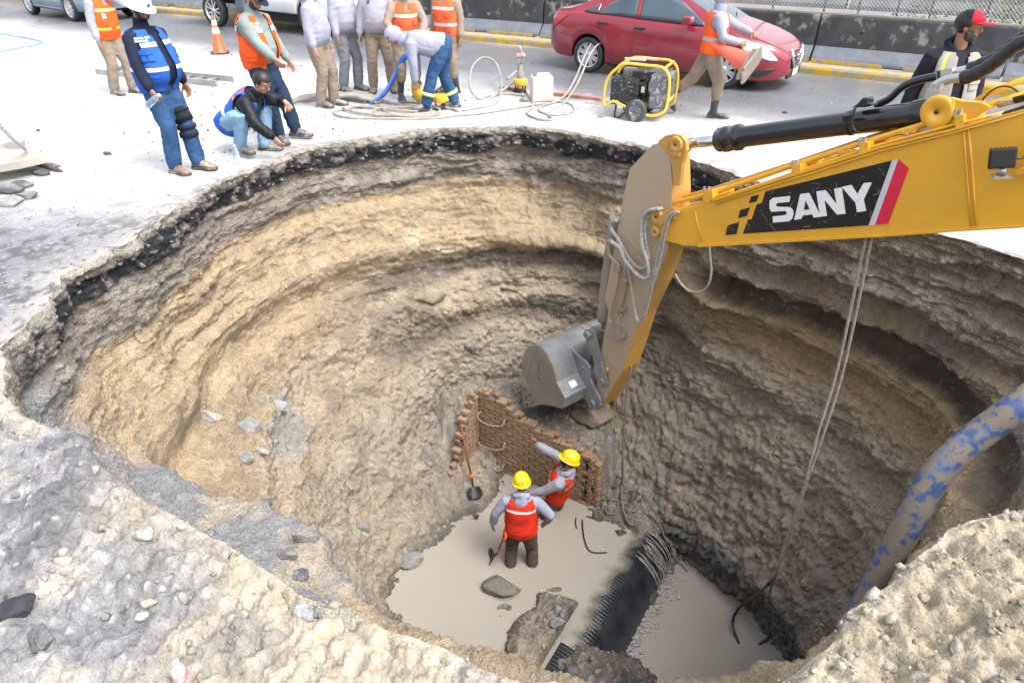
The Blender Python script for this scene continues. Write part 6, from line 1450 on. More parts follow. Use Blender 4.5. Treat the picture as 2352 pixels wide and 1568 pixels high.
# foam heap at the foot
b=MB()
for k in range(220):
    f_=rg.random();p=PA+ax*L*(.08+.70*f_)+rt*(.58+abs(rg.gauss(0,.12)))+Vector((0,0,.03));p.z=-5.29+rg.uniform(-.01,.02);bmesh.ops.create_icosphere(b.bm,subdivisions=1,radius=rg.uniform(.010,.026),matrix=Matrix.Translation(p)@Matrix.Diagonal((1.5,1,.25,1)))
b.build('foam',pm('muddy_foam',(.52,.49,.45),(.44,.41,.37),sc=30,rough=.35,bump=.7,bs=80),None,'stuff',smooth_all=True)
# big blue pipe down the right hand wall
bluepipe=pm('muddy_blue_pipe',(.055,.095,.23),(.19,.215,.285),sc=16,rough=.35,dirt=(.24,.20,.15),ds=8,da=.50,dw=.03,bump=.12,bs=60)
BP=[(2520,800,3.9),(2352,925,3.80),(2262,988,3.80),(2180,1056,3.76),(2135,1115,3.70),(2097,1185,3.62),(2055,1265,3.55),(2005,1360,3.47),(1950,1465,3.38),(1880,1600,3.3)]
b=MB();pts=spline([atd(*p) for p in BP],6);b.tube(pts,.105,28);o=b.build('water_pipe',bluepipe);tag(o,'large blue pipe smeared with mud lying down the right wall of the pit','pipe')
# ropes, cables
ropem=pm('muddy_rope',(.36,.33,.28),(.26,.235,.20),sc=30,rough=.8,bump=.6,bs=140);ropeb=pm('dark_muddy_rope',(.20,.175,.145),(.15,.13,.11),sc=30,rough=.8,bump=.6,bs=140);cabk=pm('black_cable',(.015,.016,.018),rough=.3)
bb=ep((1988,547),.2)
def hang(pts,off):return spline([bb+Vector(p)+off for p in pts],6)
z0=bb.z
for i,(off,lab,tail) in enumerate(((Vector((0,0,0)),'pale muddy cable hanging from the boom, left strand ending in the open curve',[atd(1765,1335,5.35),at(1700,1392,-5.15),at(1683,1432,-5.2),at(1697,1478,-5.31)]),(Vector((.05,.0,.0)),'pale muddy cable hanging from the boom, right strand ending in a small loop',[atd(1775,1345,5.3),at(1757,1400,-5.1),at(1752,1440,-5.25),at(1766,1428,-5.15),at(1764,1462,-5.25),at(1742,1480,-5.31)]))):
    P_=[bb+off,atd(1925+8*i,840,bb.y-.03)+off*.5,atd(1880+10*i,990,bb.y-.10)+off*.3,atd(1848+4*i,1110,bb.y-.18),atd(1806+6*i,1240,bb.y-.22)]+[atd(1770+6*i,1335,bb.y-.20)]+tail[1:]
    S_=spline(P_,8);k=int(len(S_)*.62)
    t=empty('hanging_cable',S_[-1],0,lab,'cable','cables hanging from the boom');inv=Matrix.Translation(t.location).inverted()
    b=MB();b.tube(S_[:k+1],.014,8);o=b.build('muddy_length',ropem,t);o.matrix_parent_inverse=inv
    b=MB();b.tube(S_[k:],.017,8);o=b.build('black_end',cabk,t);o.matrix_parent_inverse=inv
def rope_on(pts,r,m,name,label,cat,lift=.02,wl=None,n=6,sm=True,grp=None,kind=None,rib=True):
    P_=[]
    for p in pts:
        if len(p)==3 and isinstance(p,tuple) and abs(p[2])<1:
            h,nn=hit(p[0],p[1],wl);P_.append(h+Vector((0,0,lift+p[2])))
        else:
            h,nn=hit(p[0],p[1],wl);P_.append(h+Vector((0,0,lift)))
    S_=spline(P_,n) if sm else P_
    b=MB()
    if rib:
        out=[S_[0]]
        for q in S_[1:]:
            if (q-out[-1]).length>r*1.2:out.append(q)
        b.tube(out,[r*(1.12 if i%2 else .88) for i in range(len(out))],7)
    else:b.tube(S_,r,8)
    o=b.build(name,m);tag(o,label,cat,grp);return o
Z4=lambda x,y:(1205.9+x*.32967,1004.9+y*.32967)
o=rope_on([Z4(*p) for p in [(672,330),(640,350),(600,345),(560,380),(520,400),(460,405),(442,430),(470,452),(540,432),(620,440),(700,470),(760,460),(780,410),(750,372),(700,380),(640,420),(590,455),(560,500),(575,535),(620,535),(648,500),(640,465),(590,460)]],.014,ropeb,'rope','thick brown rope lying in flat coils on the slope right of the brick wall','rope',.02,WL)
o=rope_on([Z4(*p) for p in [(530,400),(600,430),(660,470),(720,520),(770,590),(765,615),(730,610),(700,560),(680,500),(672,420)]]+[Z4(672,330)],.013,ropeb,'rope','brown rope loop hanging over the slope below the flat coils','rope',.025,WL)
b=MB();h0=hit(*Z4(672,335))[0]+Vector((0,0,.03));b.tube(spline([h0,atd(1430,1080,7.0),atd(1431,1020,7.02),atd(1435,960,7.05),atd(1440,900,7.1),atd(1450,840,7.15)],8),[.013]*41,7);o=b.build('rope',ropeb);tag(o,'single brown rope hanging straight down behind the bucket and stick tip','rope')
rope_on([Z4(*p) for p in [(740,520),(830,525),(890,560),(940,630),(970,700),(1000,770),(1040,840),(1090,890),(1130,935)]],.013,ropeb,'rope','brown rope end running down the slope into the lower pool','rope',.02,WR)
rope_on([Z4(*p) for p in [(398,575),(402,640),(415,720),(440,780),(480,803),(570,803)]],.011,cabk,'cable','short black cable floating in the upper pool near the pipe','cable',.01,WL,rib=False)
rope_on([Z4(*p) for p in [(355,560),(352,590),(358,635)]],.009,cabk,'cable','very short black cable end at the foot of the slope beside the brick wall','cable',.01,WL,rib=False)
# shovels
wood=pm('worn_red_wood',(.24,.07,.04),(.17,.055,.035),sc=20,rough=.6,bump=.2,bs=80);woodb=pm('worn_brown_wood',(.20,.13,.09),(.15,.10,.07),sc=20,rough=.6);orp=pm('orange_plastic',(.85,.14,.02),rough=.4)
sblade=pm('black_blade',(.012,.012,.014),(.03,.03,.03),sc=9,rough=.35)
Z3=lambda x,y:(976.1+x*.29293,861.3+y*.29293)
def shovel(top,foot,blade_end,label,face,hand_kind='straight'):
    t=empty('shovel',foot,0,label,'shovel','shovels');inv=Matrix.Translation(foot).inverted()
    def put(b,name,m,par=None,**k):
        o=b.build(name,m,par or t,**k);
        if par is None:o.matrix_parent_inverse=inv
        return o
    d=(foot-top).normalized()
    if hand_kind=='straight':b=MB();b.tube([top,top.lerp(foot,.5),foot],[.016,.017,.018],10);put(b,'handle',wood)
    else:
        b=MB();b.tube([top+d*.14,foot],.017,10);put(b,'handle',woodb)
        s_=d.cross(face).normalized();b=MB();b.tube([top+d*.15,top+d*.10+s_*.05,top+s_*.06,top-s_*.06,top+d*.10-s_*.05,top+d*.15],.015,8);put(b,'grip',orp)
    b=MB();b.tube([foot-d*.07,foot-d*.02],.022,12);put(b,'orange_collar',orp)
    b=MB();bd=(blade_end-foot);bn=bd.normalized();s_=bn.cross(face).normalized();fc=s_.cross(bn).normalized()
    b.tube(spline([foot-d*.02,foot+d*.06,foot+bn*.12-fc*.01,foot+bn*.18],5),[.019,.018,.017,.016,.016,.015,.015,.015,.015,.014,.013,.013,.012,.012,.012,.012],10)
    L=bd.length;rows=[]
    for tt,w_,c_ in ((.38,.075,.03),(.42,.10,.035),(.6,.115,.035),(.8,.112,.028),(.92,.085,.015),(1.,.03,.0)):
        rows.append([foot+bn*L*tt+s_*w_*k/4+fc*(c_*(abs(k)/4)**2) for k in range(-4,5)])
    b.loft(rows,caps=False,close=False);o=put(b,'blade',sblade);md=o.modifiers.new('s','SOLIDIFY');md.thickness=.004
    return t
f0=hit(*Z3(375,860))[0];fe=hit(*Z3(402,985))[0]+Vector((0,0,.02));tp0=atd(*Z3(275,355),7.78)
f1=Vector((-.60,7.33,0));f1=atd(*Z3(368,815),f0.y+.02)
shovel(tp0,f1,fe,'black bladed shovel with long red wooden handle leaning at the brick wing wall',Vector((.3,-1,.2)))
tp1=atd(*Z3(632,1235),6.02);f2=at(*Z3(570,1385),WL+.18);e2=at(*Z3(503,1440),WL-.02)
shovel(tp1,f2,e2,'shovel with orange grip held at the side of the back turned worker',Vector((-.2,-.3,1)),'d')
# ------------------------------------------------------------------ rocks
rockm=pm('rock_face',(.22,.2,.18),rough=.7,bump=.5,bs=45,attr=True,fine=.2)
def rock_mesh(seed,planes=12,sub=3,rough_=.05):
    rg=np.random.RandomState(seed);bm=bmesh.new();bmesh.ops.create_icosphere(bm,subdivisions=sub,radius=1);V=np.array([v.co[:] for v in bm.verts],np.float32);Fc=np.array([[v.index for v in f.verts] for f in bm.faces],np.int32);bm.free()
    N_=rg.normal(size=(planes,3));N_/=np.linalg.norm(N_,axis=1,keepdims=True);dd=rg.uniform(.55,.95,planes);dot=V@N_.T;rr_=np.min(np.where(dot>.05,dd/np.maximum(dot,.05),9),1);rr_=np.minimum(rr_,1.15)
    V=V*rr_[:,None];V=V*(1+rough_*fbm(V.astype(np.float32)+seed,2.5,3,seed))[:,None];return V.astype(np.float32),Fc
def rotm(rg):
    q=rg.normal(size=4);q/=np.linalg.norm(q);w_,x,y,z=q;return np.array([[1-2*(y*y+z*z),2*(x*y-z*w_),2*(x*z+y*w_)],[2*(x*y+z*w_),1-2*(x*x+z*z),2*(y*z-x*w_)],[2*(x*z-y*w_),2*(y*z+x*w_),1-2*(x*x+y*y)]],np.float32)
def rock(px,py,size,label,c1,seed,wl=None,c2=None,flat=1.,sink=.35,grp=None,rot=None,sub=4,name='rock',cat='rock'):
    V,Fc=rock_mesh(seed,14,sub,.07);rg=np.random.RandomState(seed)
    V=V@rotm(rg).T if rot is None else V
    sz=np.array(size if isinstance(size,tuple) else (size,size*.8,size*.65*flat),np.float32)
    V=V*sz;V+=(fbm(V,18.,3,seed)*.012*min(1,sz[0]*4))[:,None]*V/np.maximum(np.linalg.norm(V,axis=1,keepdims=True),1e-6)
    p=hit(px,py,wl)[0];n1=fbm(V,3./max(sz[0],.05)*.3,3,seed+1);col=mixc(np.tile(c(*c1),(len(V),1)),c(*(c2 or tuple(k*.65 for k in c1))),sst(n1,-.1,.35));col*=(1+.2*fbm(V,40.,2,seed+2))[:,None]
    o=from_np(name,V,Fc,rockm,col=np.clip(col,.01,.8));o.location=p+Vector((0,0,sz[2]*(1-sink)*.6));return tag(o,label,cat,grp)
GR='large rocks'
mudc=(.24,.21,.17)
rock(1153,1352,(.22,.17,.12),'large flat topped muddy block alone in the upper pool',mudc,11,WL,grp=GR)
rock(945,1292,(.17,.12,.11),'grey angular boulder at the left edge of the upper pool',(.25,.25,.24),12,WL,(.20,.18,.14),grp=GR)
rock(996,1250,(.07,.05,.04),'dark smooth stone at the waterline just above the grey angular boulder',(.13,.135,.14),13,grp=GR)
rock(1236,1348,(.10,.08,.07),'brownish boulder at the head of the rubble bar',(.22,.19,.15),14,grp=GR)
rock(1276,1362,(.12,.08,.07),'flat brown slab beside the boulder on the rubble bar',(.20,.165,.12),15,grp=GR)
rock(1279,1430,(.10,.07,.08),'pale grey wedge shaped rock standing on the rubble bar',(.27,.27,.26),16,grp=GR)
rock(1430,1432,(.08,.06,.11),'grey pointed rock at the right foot of the black pipe',(.25,.25,.25),17,WR,grp=GR)
rock(1398,1292,(.11,.07,.09),'clod of mud stuck on top of the black pipe',mudc,18,grp=GR)
rock(1360,965,(.30,.22,.20),'big pale clod under the bucket and above the brick wall end',(.28,.235,.175),19,grp=GR)
rock(1080,800,(.10,.07,.09),'rounded pale stone set in the far wall above the brick corner',(.27,.24,.20),20,grp=GR)
rock(985,690,(.26,.10,.12),'large beige block sticking out of the far wall',(.33,.28,.20),21,grp=GR)
for i,(x,y,s,l) in enumerate(((575,985,.20,'large pale grey rock slab in the left wall, uppermost'),(640,940,.16,'pale grey rock slab in the left wall beside the uppermost slab'),(560,1055,.17,'long pale grey rock slab in the left wall, standing on end'),(600,1040,.10,'small pale grey rock slab right of the long standing slab'),(480,960,.18,'ochre stained grey rock slab in the left wall, leftmost'),(700,1240,.12,'grey slab at the bottom of the left slope'),(655,1280,.09,'small dark slab on the left slope'),(830,1215,.12,'dark wet rock fin on the left slope over the pool'),(610,1150,.10,'whitish rock chip low in the left wall'))):
    rock(x,y,(s*.85,s*.30,s*.7),l,(.33,.33,.325) if i<5 else (.20,.205,.21),30+i,grp='grey rock slabs in the left wall',c2=(.24,.235,.22) if i!=4 else (.36,.27,.16),sink=.9)
for i,(x,y,s,l,cc) in enumerate(((38,1402,.085,'black tar lump at the lower left corner',(.03,.033,.04)),(95,1470,.075,'grey crusted lump right below the black tar lump',(.15,.15,.155)),(150,1290,.05,'round cream clod on the near left bank',(.42,.38,.30)),(690,1325,.065,'grey asphalt fragment on the near bank, furthest right',(.15,.155,.165)),(700,1410,.05,'flat pale grey fragment under the asphalt fragment',(.34,.35,.35)),(1310,1545,.10,'blue grey asphalt lump at the bottom edge',(.16,.17,.19)),(335,1230,.05,'pale cobble high on the near left bank',(.40,.38,.34)),(345,1385,.035,'smooth tan cobble in the middle of the near left bank',(.44,.36,.26)),(325,1415,.030,'small white cobble below the smooth tan cobble',(.5,.5,.48)),(2160,1240,.028,'white pebble on top of the right bank',(.6,.6,.6)),(1890,1435,.028,'whitish pebble at the edge of the right bank',(.55,.52,.48)))):
    rock(x,y,(s,s*.8,s*(.6 if s<.15 else .3)),l,cc,60+i,grp='stones on the near bank',sub=4 if s>.06 else 3,sink=.5,rot=np.eye(3) if s>.15 else None)
for i,(x,y,s,l) in enumerate(((15,440,.17,'dark broken asphalt chunk at the left edge below the slab, leftmost'),(50,430,.13,'dark broken asphalt chunk under the concrete slab'),(62,455,.14,'long grey broken asphalt chunk in front of the slab'),(95,400,.12,'crumbly asphalt chunk at the right corner of the slab'),(118,385,.07,'small dark asphalt chunk beside the slab corner'),(30,468,.14,'flat pale concrete piece in front of the asphalt chunks'))):
    rock(x,y,(s,s*.65,s*.42),l,(.07,.073,.08) if i!=5 else (.40,.38,.35),90+i,grp='broken pavement chunks',c2=(.20,.195,.19) if i!=5 else None,sub=4,sink=.3)
for i,(x,y,s,l) in enumerate(((156,526,.0,''),(1379,465/2.352*0+464*.574,.045,'grey cobble lying left of the yellow framed generator'),(435,617*.574,.05,'')),):pass
for i,(x,y,s,l) in enumerate(((1379,270,.05,'grey cobble lying left of the yellow framed generator'),(248,355,.05,'dark clod alone on the white pavement left of the hard hat man'),(88,302,.035,'small dark clod on the white pavement, furthest left'),(1802,260,.045,'dark tar clod on the road right of the walking man'),(603,300,.07,'pale stone by the heel of the crouching man'),(1205,233,.10,'flat muddy stone under the standing pump'),(1226,237,.04,'small round stone left of the flat muddy stone'))):
    rock(x,y,(s,s*.8,s*.6),l,(.30,.27,.23) if 'dark' not in l else (.07,.07,.075),110+i,grp='loose stones on the pavement',sub=3,sink=.3)
# gravel scattered on the ground, the walls and the floor: one mass of pebbles
rg=np.random.RandomState(5)
BASE=[rock_mesh(200+k,9 if k%2 else 20,1,.03) for k in range(12)]
def scatter(name,pos,size,cols,flat=.7):
    n=len(pos);Vs=[];Fs=[];Cs=[];o=0
    for i in range(n):
        V,Fc=BASE[rg.randint(12)];s_=size[i];W_=(V*np.array([1,rg.uniform(.6,1),rg.uniform(.45,.8)],np.float32)*s_)@rotm(rg).T+pos[i]
        Vs.append(W_);Fs.append(Fc+o);o+=len(V);Cs.append(np.tile(cols[i]*rg.uniform(.75,1.2),(len(V),1)))
    return from_np(name,np.concatenate(Vs),np.concatenate(Fs),rockm,col=np.clip(np.concatenate(Cs),.01,.75),kind='stuff',smooth=True)
gcol=np.clip(col_g,.01,.8)
pal=np.array([[.40,.37,.32],[.30,.29,.28],[.46,.42,.36],[.22,.22,.23],[.52,.51,.48],[.36,.30,.22],[.16,.165,.17]],np.float32)
# near bank and broken surface on the left
m=(near>.3)&(Gf[:,1]>.6)&(np.abs(Gf[:,0])<4.5)&(sf<2.2);wq=(1+2.2*(Gf[:,0]>.7))[m];idx=rg.choice(np.where(m)[0],3600,p=wq/wq.sum());sz=.006+.016*rg.pareto(3.,3600).clip(0,2.2)
scatter('bank_gravel',Gf[idx]+rg.normal(0,.01,(3600,3))*[1,1,0]+[0,0,.002],sz,gcol[idx]*.62+pal[rg.randint(0,7,3600)]*.30)
m=(near<.3)&(rz>.25)&(Gf[:,1]<9)&(Gf[:,0]<0)&(sf<6);idx=rg.choice(np.where(m)[0],900);sz=.006+.012*rg.pareto(3.,900).clip(0,2)
scatter('rubble_gravel',Gf[idx]+rg.normal(0,.04,(900,3))*[1,1,0],sz,gcol[idx]*.4+pal[rg.randint(0,7,900)]*.4)
# scattered chippings on the road
n=1100;cx=rg.choice([0,1,2,3],n,p=[.3,.25,.25,.2]);ce=np.array([[-5.3,13.0,0],[-3.2,9.8,0],[1.0,11.6,0],[-2.6,8.9,0]])[cx];sp_=np.array([[1.1,1.5,0],[1.4,.7,0],[2.8,1.6,0],[2.0,.8,0]])[cx]
ps=ce+rg.normal(0,1,(n,3))*sp_
rr_=np.hypot(ps[:,0]-CX0,ps[:,1]-CY0);ok=rr_>rimR(np.degrees(np.arctan2(ps[:,1]-CY0,ps[:,0]-CX0)))+.15;ps=ps[ok];ps[:,2]=.006;n=len(ps)
scatter('road_chippings',ps.astype(np.float32),.006+.012*rg.pareto(3.,n).clip(0,2),pal[rg.choice([1,3,5,6,0],n)]*.75)
# stones set in the walls
vis=~((np.abs(phf+90)<35))
m=vis&(Pf[:,2]<-.35)&(Pf[:,2]>-4.8);wgt=(.5+right*1.6*(Pf[:,2]>-2.6)+ (1-right)*((Pf[:,2]<-1.3)*.6))[m];idx=rg.choice(np.where(m)[0],3800,p=wgt/wgt.sum());n=3800
sz=.006+.014*rg.pareto(2.8,n).clip(0,2.4)
sz=sz*.85
cc=colw=None
ww=np.empty((len(Pd),3),np.float32);ac4=np.empty(len(Pd)*4,np.float32);wall.data.color_attributes['Col'].data.foreach_get('color',ac4);wc=ac4.reshape(-1,4)[:,:3]
cols=wc[idx]*.88+pal[rg.randint(0,7,n)]*.12
scatter('wall_stones',Pd[idx]+Nf[idx]*.002,sz,cols)
# clods on the floor mounds
m=(Q[:,2]>-5.3);idx=rg.choice(np.where(m)[0],2400);n=2400;fc=np.tile(np.array([[.22,.19,.155]],np.float32),(n,1))*.8+pal[rg.randint(0,7,n)]*.18
scatter('floor_rubble',Q[idx]+[0,0,.005],.010+.020*rg.pareto(2.8,n).clip(0,2.4),fc)
# purple flower scrap
b=MB();h0=hit(*Z3(405,1125),WL)[0]
for k in range(6):
    a=k*1.05;b.tube([h0,h0+Vector((math.cos(a)*.02,math.sin(a)*.02,.05)),h0+Vector((math.cos(a)*.05,math.sin(a)*.05,.07))],[.012,.016,.002],5)
tag(b.build('flower',pm('purple_petals',(.12,.02,.09),rough=.6)),'purple flower lying at the waterline left of the workers','flower')
# ------------------------------------------------------------------ things on the pavement
conem=pm('orange_cone',(.85,.115,.03),(.80,.10,.03),sc=6,rough=.4,dirt=(.5,.35,.28),ds=8,da=.12);coneo=pm('faded_red_cone',(.80,.16,.10),(.72,.13,.08),sc=6,rough=.5,dirt=(.35,.32,.28),ds=9,da=.22,dw=.1)
conebase=pm('rubber_cone_base',(.03,.032,.036),rough=.6,dirt=(.2,.19,.18),ds=8,da=.4);conebase2=pm('muddy_cone_base',(.30,.25,.21),(.24,.20,.17),sc=7,rough=.75,dirt=(.40,.37,.33),ds=8,da=.4)
def cone(M,h,label,body,basem,bands,bs=.37,br=.135,group='traffic cones'):
    t=empty('traffic_cone',M.translation,0,label,'traffic cone',group);inv=Matrix.Translation(t.location).inverted()
    def put(o,p=None):
        if p is None:o.parent=t;o.matrix_parent_inverse=inv
        return o
    b=MB();v=b.box((0,0,.015),(bs,bs,.03));es=[e for e in b.bm.edges if abs((e.verts[0].co-e.verts[1].co).z)>.02];bmesh.ops.bevel(b.bm,geom=es,offset=.045,segments=4,affect='EDGES');bmesh.ops.transform(b.bm,matrix=M,verts=b.bm.verts);put(b.build('base',basem))
    b=MB();b.lathe([(br+.015,.03),(br,.045),(.031,h-.03),(.028,h),(.018,h),(.020,h-.06)],M,28);put(b.build('cone_body',body))
    for z0,z1 in bands:
        r=lambda z:br+(.031-br)*(z-.045)/(h-.075)+.002;b=MB();b.lathe([(r(z0),z0),(r(z1),z1)],M,28);put(b.build('reflective_band',refl))
p0=at(506,123);cone(Matrix.Translation(p0)@Matrix.Rotation(.3,4,'Z'),.74,'orange traffic cone with two white bands standing behind the grey jacket man',conem,conebase,[(.40,.52),(.56,.66)])
def cone_M(tip,base):
    z=(tip-base).normalized();return Matrix.Translation(base)@z.to_track_quat('Z','Y').to_matrix().to_4x4()
tipp=atd(1629,97,10.22);bas=atd(1688,130,9.98);dd=(bas-tipp).normalized();Mc=cone_M(tipp,tipp+dd*.66)@Matrix.Rotation(R(8),4,'Z')
cone(Mc,.66,'faded red traffic cone held pointing back by the walking person',coneo,conebase2,[],.42,.14)
Mc2=cone_M(tipp+dd*.09,tipp+dd*.70)@Matrix.Rotation(R(38),4,'Z')
cone(Mc2,.58,'second muddy cone nested inside the held one, only its square base showing',coneo,conebase2,[],.42,.12)
# hydraulic power pack
PY=pm('chipped_yellow_frame',(.72,.50,.07),(.66,.45,.06),sc=9,rough=.4,dirt=(.45,.40,.32),ds=10,da=.25,dw=.1);PK=pm('splashed_black_housing',(.018,.02,.024),(.03,.032,.036),sc=8,rough=.4,dirt=(.42,.40,.36),ds=30,da=.38,dw=.05,bump=.1,bs=80)
PG=pm('splashed_grey_housing',(.09,.10,.12),(.13,.14,.155),sc=8,rough=.5,dirt=(.42,.40,.37),ds=30,da=.44,dw=.06,bump=.1,bs=80);ALU=pm('cast_aluminium',(.33,.33,.33),(.22,.22,.22),sc=18,rough=.45,metal=.5,bump=.2,bs=80)
gp=at(1468,268);G_=empty('generator',gp,R(-24),'yellow framed portable power pack with black engine standing on two wheels at the pit edge','power pack')
X0,X1,Y0,Y1=-.46,.46,-.26,.28
for y in (Y0,Y1):
    b=MB();prof=[(X0+.02,.16),(X0-.02,.22),(X0-.01,.46),(X0+.05,.60),(X0+.13,.68),(X0+.24,.76),(X0+.55,.76),(X1-.12,.74),(X1-.02,.58),(X1-.02,.24),(X1-.08,.14),(X1-.28,.09),(X0+.28,.19),(X0+.12,.24)]
    pts=[Vector((x,y,z)) for x,z in prof];b.tube(spline(pts+[pts[0]],4),.021,10);b.build('side_frame',PY,G_)
for x,z in ((X0+.03,.17),(X0+.20,.75),(X1-.10,.745),(X1-.02,.30),(X1-.15,.10)):
    b=MB();b.tube([(x,Y0,z),(x,Y1,z)],.019,10);b.build('cross_bar',PY,G_)
b=MB();b.box((-.20,-.08,.37),(.42,.32,.38),bev=.05);b.build('fuel_tank',PK,G_)
b=MB();b.box((.30,0,.41),(.26,.50,.46),bev=.03);rad=b.build('radiator_housing',PG,G_)
b=MB();b.box((.432,-.0,.43),(.01,.24,.24));b.build('grille_opening',trimk,rad)
b=MB()
for k in range(9):b.box((.437,0,.33+k*.025),(.006,.24,.006))
for j in range(11):b.box((.437,-.11+j*.022,.43),(.006,.005,.24))
b.build('grille_mesh',PG,rad,'stuff')
b=MB()
for k in range(9):b.box((.25,-.18+k*.045,.67),(.26,.006,.008))
for k in range(7):b.box((.14+k*.04,0,.672),(.006,.38,.008))
b.build('guard_mesh',ALU,rad,'stuff')
b=MB();b.box((.03,.0,.60),(.30,.30,.12),bev=.02);b.build('air_filter',PK,G_)
b=MB();b.box((-.06,.06,.42),(.26,.22,.26),bev=.03);
for k in range(7):b.box((-.06,-.055,.34+k*.028),(.24,.03,.008))
b.build('engine_block',ALU,G_,'stuff')
b=MB();b.lathe([(0,.10),(.035,.10),(.045,.08),(.045,0)],Matrix.Translation((-.10,-.23,.38))@Matrix.Rotation(R(90),4,'X')@Matrix.Translation((0,0,-.05)),16);b.build('tank_cap',trimk,G_)
b=MB();b.lathe([(0,.22),(.05,.22),(.06,.2),(.06,0),(0,0)],Matrix.Translation((.06,-.12,.30)),16);b.build('oil_filter',PK,G_)
b=MB();b.box((.062,-.183,.42),(.05,.006,.08));b.build('sticker',pm('pale_sticker',(.55,.55,.42),rough=.5),G_)
b=MB();b.box((-.20,.03,.60),(.18,.14,.13),bev=.02);b.build('exhaust_box',ALU,G_)
b=MB();b.tube(spline([(-.36,-.16,.56),(-.22,-.2,.50),(-.05,-.2,.47),(.08,-.16,.52),(.18,-.1,.58)],5),.016,8);b.tube(spline([(-.38,-.1,.6),(-.25,-.18,.58),(-.1,-.16,.5)],5),.011,8);b.tube([(-.30,-.22,.44),(.1,-.18,.60)],.004,5);b.build('engine_hose',trimk,G_,'stuff')
b=MB();b.box((-.12,-.06,.795),(.30,.05,.03),bev=.006);b.box((.06,.02,.80),(.22,.05,.03),bev=.006);b.build('tool_bar',pm('muddy_white_plastic',(.5,.47,.42),rough=.6),G_,'stuff')
for y in (Y0-.06,Y1+.02):
    M=Matrix.Translation((.02,y,.155))@Matrix.Rotation(R(90),4,'X');b=MB();b.lathe([(.085,-.045),(.14,-.05),(.155,-.03),(.158,0),(.155,.03),(.14,.05),(.085,.045)],M,32);w_=b.build('wheel',pm('muddy_tyre',(.05,.055,.06),rough=.6,dirt=(.36,.345,.32),ds=9,da=.36,bump=.3,bs=60),G_)
    b=MB();b.lathe([(0,.03),(.03,.03),(.035,.02),(.05,.015),(.085,.045)],M,24);b.build('rim',PG,w_)
b=MB();b.tube([(-.30,Y0+.03,.18),(-.31,Y0+.03,.02),(-.24,Y0,-.0+.012)],.015,8);b.tube([(-.30,Y1-.03,.18),(-.31,Y1-.03,.02),(-.18,Y1-.1,.012)],.015,8);b.tube([(-.10,Y0+.05,.16),(-.24,Y0,.012)],.013,8);b.build('support_leg',trimk,G_,'stuff')
# pumps
yelp=pm('chipped_yellow_pump',(.70,.44,.03),(.64,.40,.03),sc=9,rough=.4,dirt=(.20,.18,.15),ds=12,da=.32,dw=.05)
grm=pm('muddy_grey_iron',(.20,.185,.165),(.30,.28,.25),sc=12,rough=.7,bump=.4,bs=70)
def pump(p,label,scale=1.,handle=True):
    t=empty('pump',p,rnd.uniform(0,1),label,'pump','submersible pumps');b=MB();b.lathe([(0,.10),(.10,.10),(.115,.11),(.12,.19),(.11,.21),(.03,.22),(0,.22)],Matrix.Identity(4),24);b.build('pump_body',yelp,t)
    for k in range(4):
        a=PI/4+k*PI/2;b=MB();b.box((.09*math.cos(a),.09*math.sin(a),.05),(.02,.02,.10));b.build('foot',trimk,t)
    b=MB();b.lathe([(.12,.0),(.125,.0),(.125,.012),(.0,.012)],Matrix.Identity(4),20);b.build('base_ring',trimk,t)
    if handle:
        b=MB();b.lathe([(.06,.21),(.055,.34),(.04,.36),(.04,.44)],Matrix.Identity(4),16);b.build('motor_neck',grm,t)
        for x in (-.035,.035):b=MB();b.tube([(x,0,.36),(x,0,.56)],.014,8);b.build('guide_rod',grm,t)
        b=MB();b.box((0,0,.58),(.16,.07,.05),bev=.01);b.build('top_plate',pm('worn_white_red_paint',(.6,.5,.46),(.5,.12,.08),sc=9,rough=.5),t)
        b=MB();b.tube([(.05,0,.56),(-.02,0,.72)],.014,6);b.build('lever',pm('worn_white_red_paint',(.6,.5,.46)),t)
    return t
pump(at(1195,211),'upright pump with grey column and red white lever beside the jerrycan')
pump(at(1011,250),'low round yellow pump on four legs behind the bending person',handle=False)
# the elbow pump in the bending person's hands
hp=at(958,232)+Vector((0,0,.06));t=empty('pump',hp,0,'yellow and grey elbow pump lifted by the bending person','pump','submersible pumps')
b=MB();b.tube([(0,0,.42),(0,0,.22)],[.062,.060],16);b.build('pump_neck',grm,t)
for z in (.40,.33,.26):b=MB();b.lathe([(.064,-.01),(.072,-.005),(.072,.005),(.064,.01)],Matrix.Translation((0,0,z)),18);b.build('hose_clamp',trimk,t)
b=MB();b.tube(spline([(0,0,.22),(0,0,.13),(.02,0,.06),(.08,-.01,.01),(.16,-.02,.0)],5),[.07+.002*k for k in range(21)],16);b.build('elbow',yelp,t)
# blue lay-flat hose
blueh=pm('blue_layflat_hose',(.05,.15,.50),(.07,.19,.55),sc=8,rough=.45,dirt=(.36,.33,.29),ds=5,da=.30,dw=.08);blueh2=pm('muddy_layflat_hose',(.10,.20,.50),(.2,.26,.42),sc=8,rough=.5,dirt=(.34,.30,.25),ds=3.5,da=.62,dw=.05,bump=.2,bs=40)
def ribbon(pts,w,m,name,label,cat,n=6,th=.012,side=None):
    S_=spline(pts,n);b=MB();rings=[]
    for i,p in enumerate(S_):
        d=(S_[min(i+1,len(S_)-1)]-S_[max(i-1,0)]).normalized();s_=(side.cross(d).cross(d) if False else d.cross(Vector((0,0,1)))).normalized() if side is None else (side-d*side.dot(d)).normalized();u=s_.cross(d).normalized();ww=w[min(len(w)-1,i*len(w)//len(S_))] if hasattr(w,'__len__') else w
        rings.append([p+s_*ww,p+s_*ww*.9+u*th,p-s_*ww*.9+u*th,p-s_*ww,p-s_*ww*.9-u*th,p+s_*ww*.9-u*th])
    b.loft(rings);return tag(b.build(name,m),label,cat)
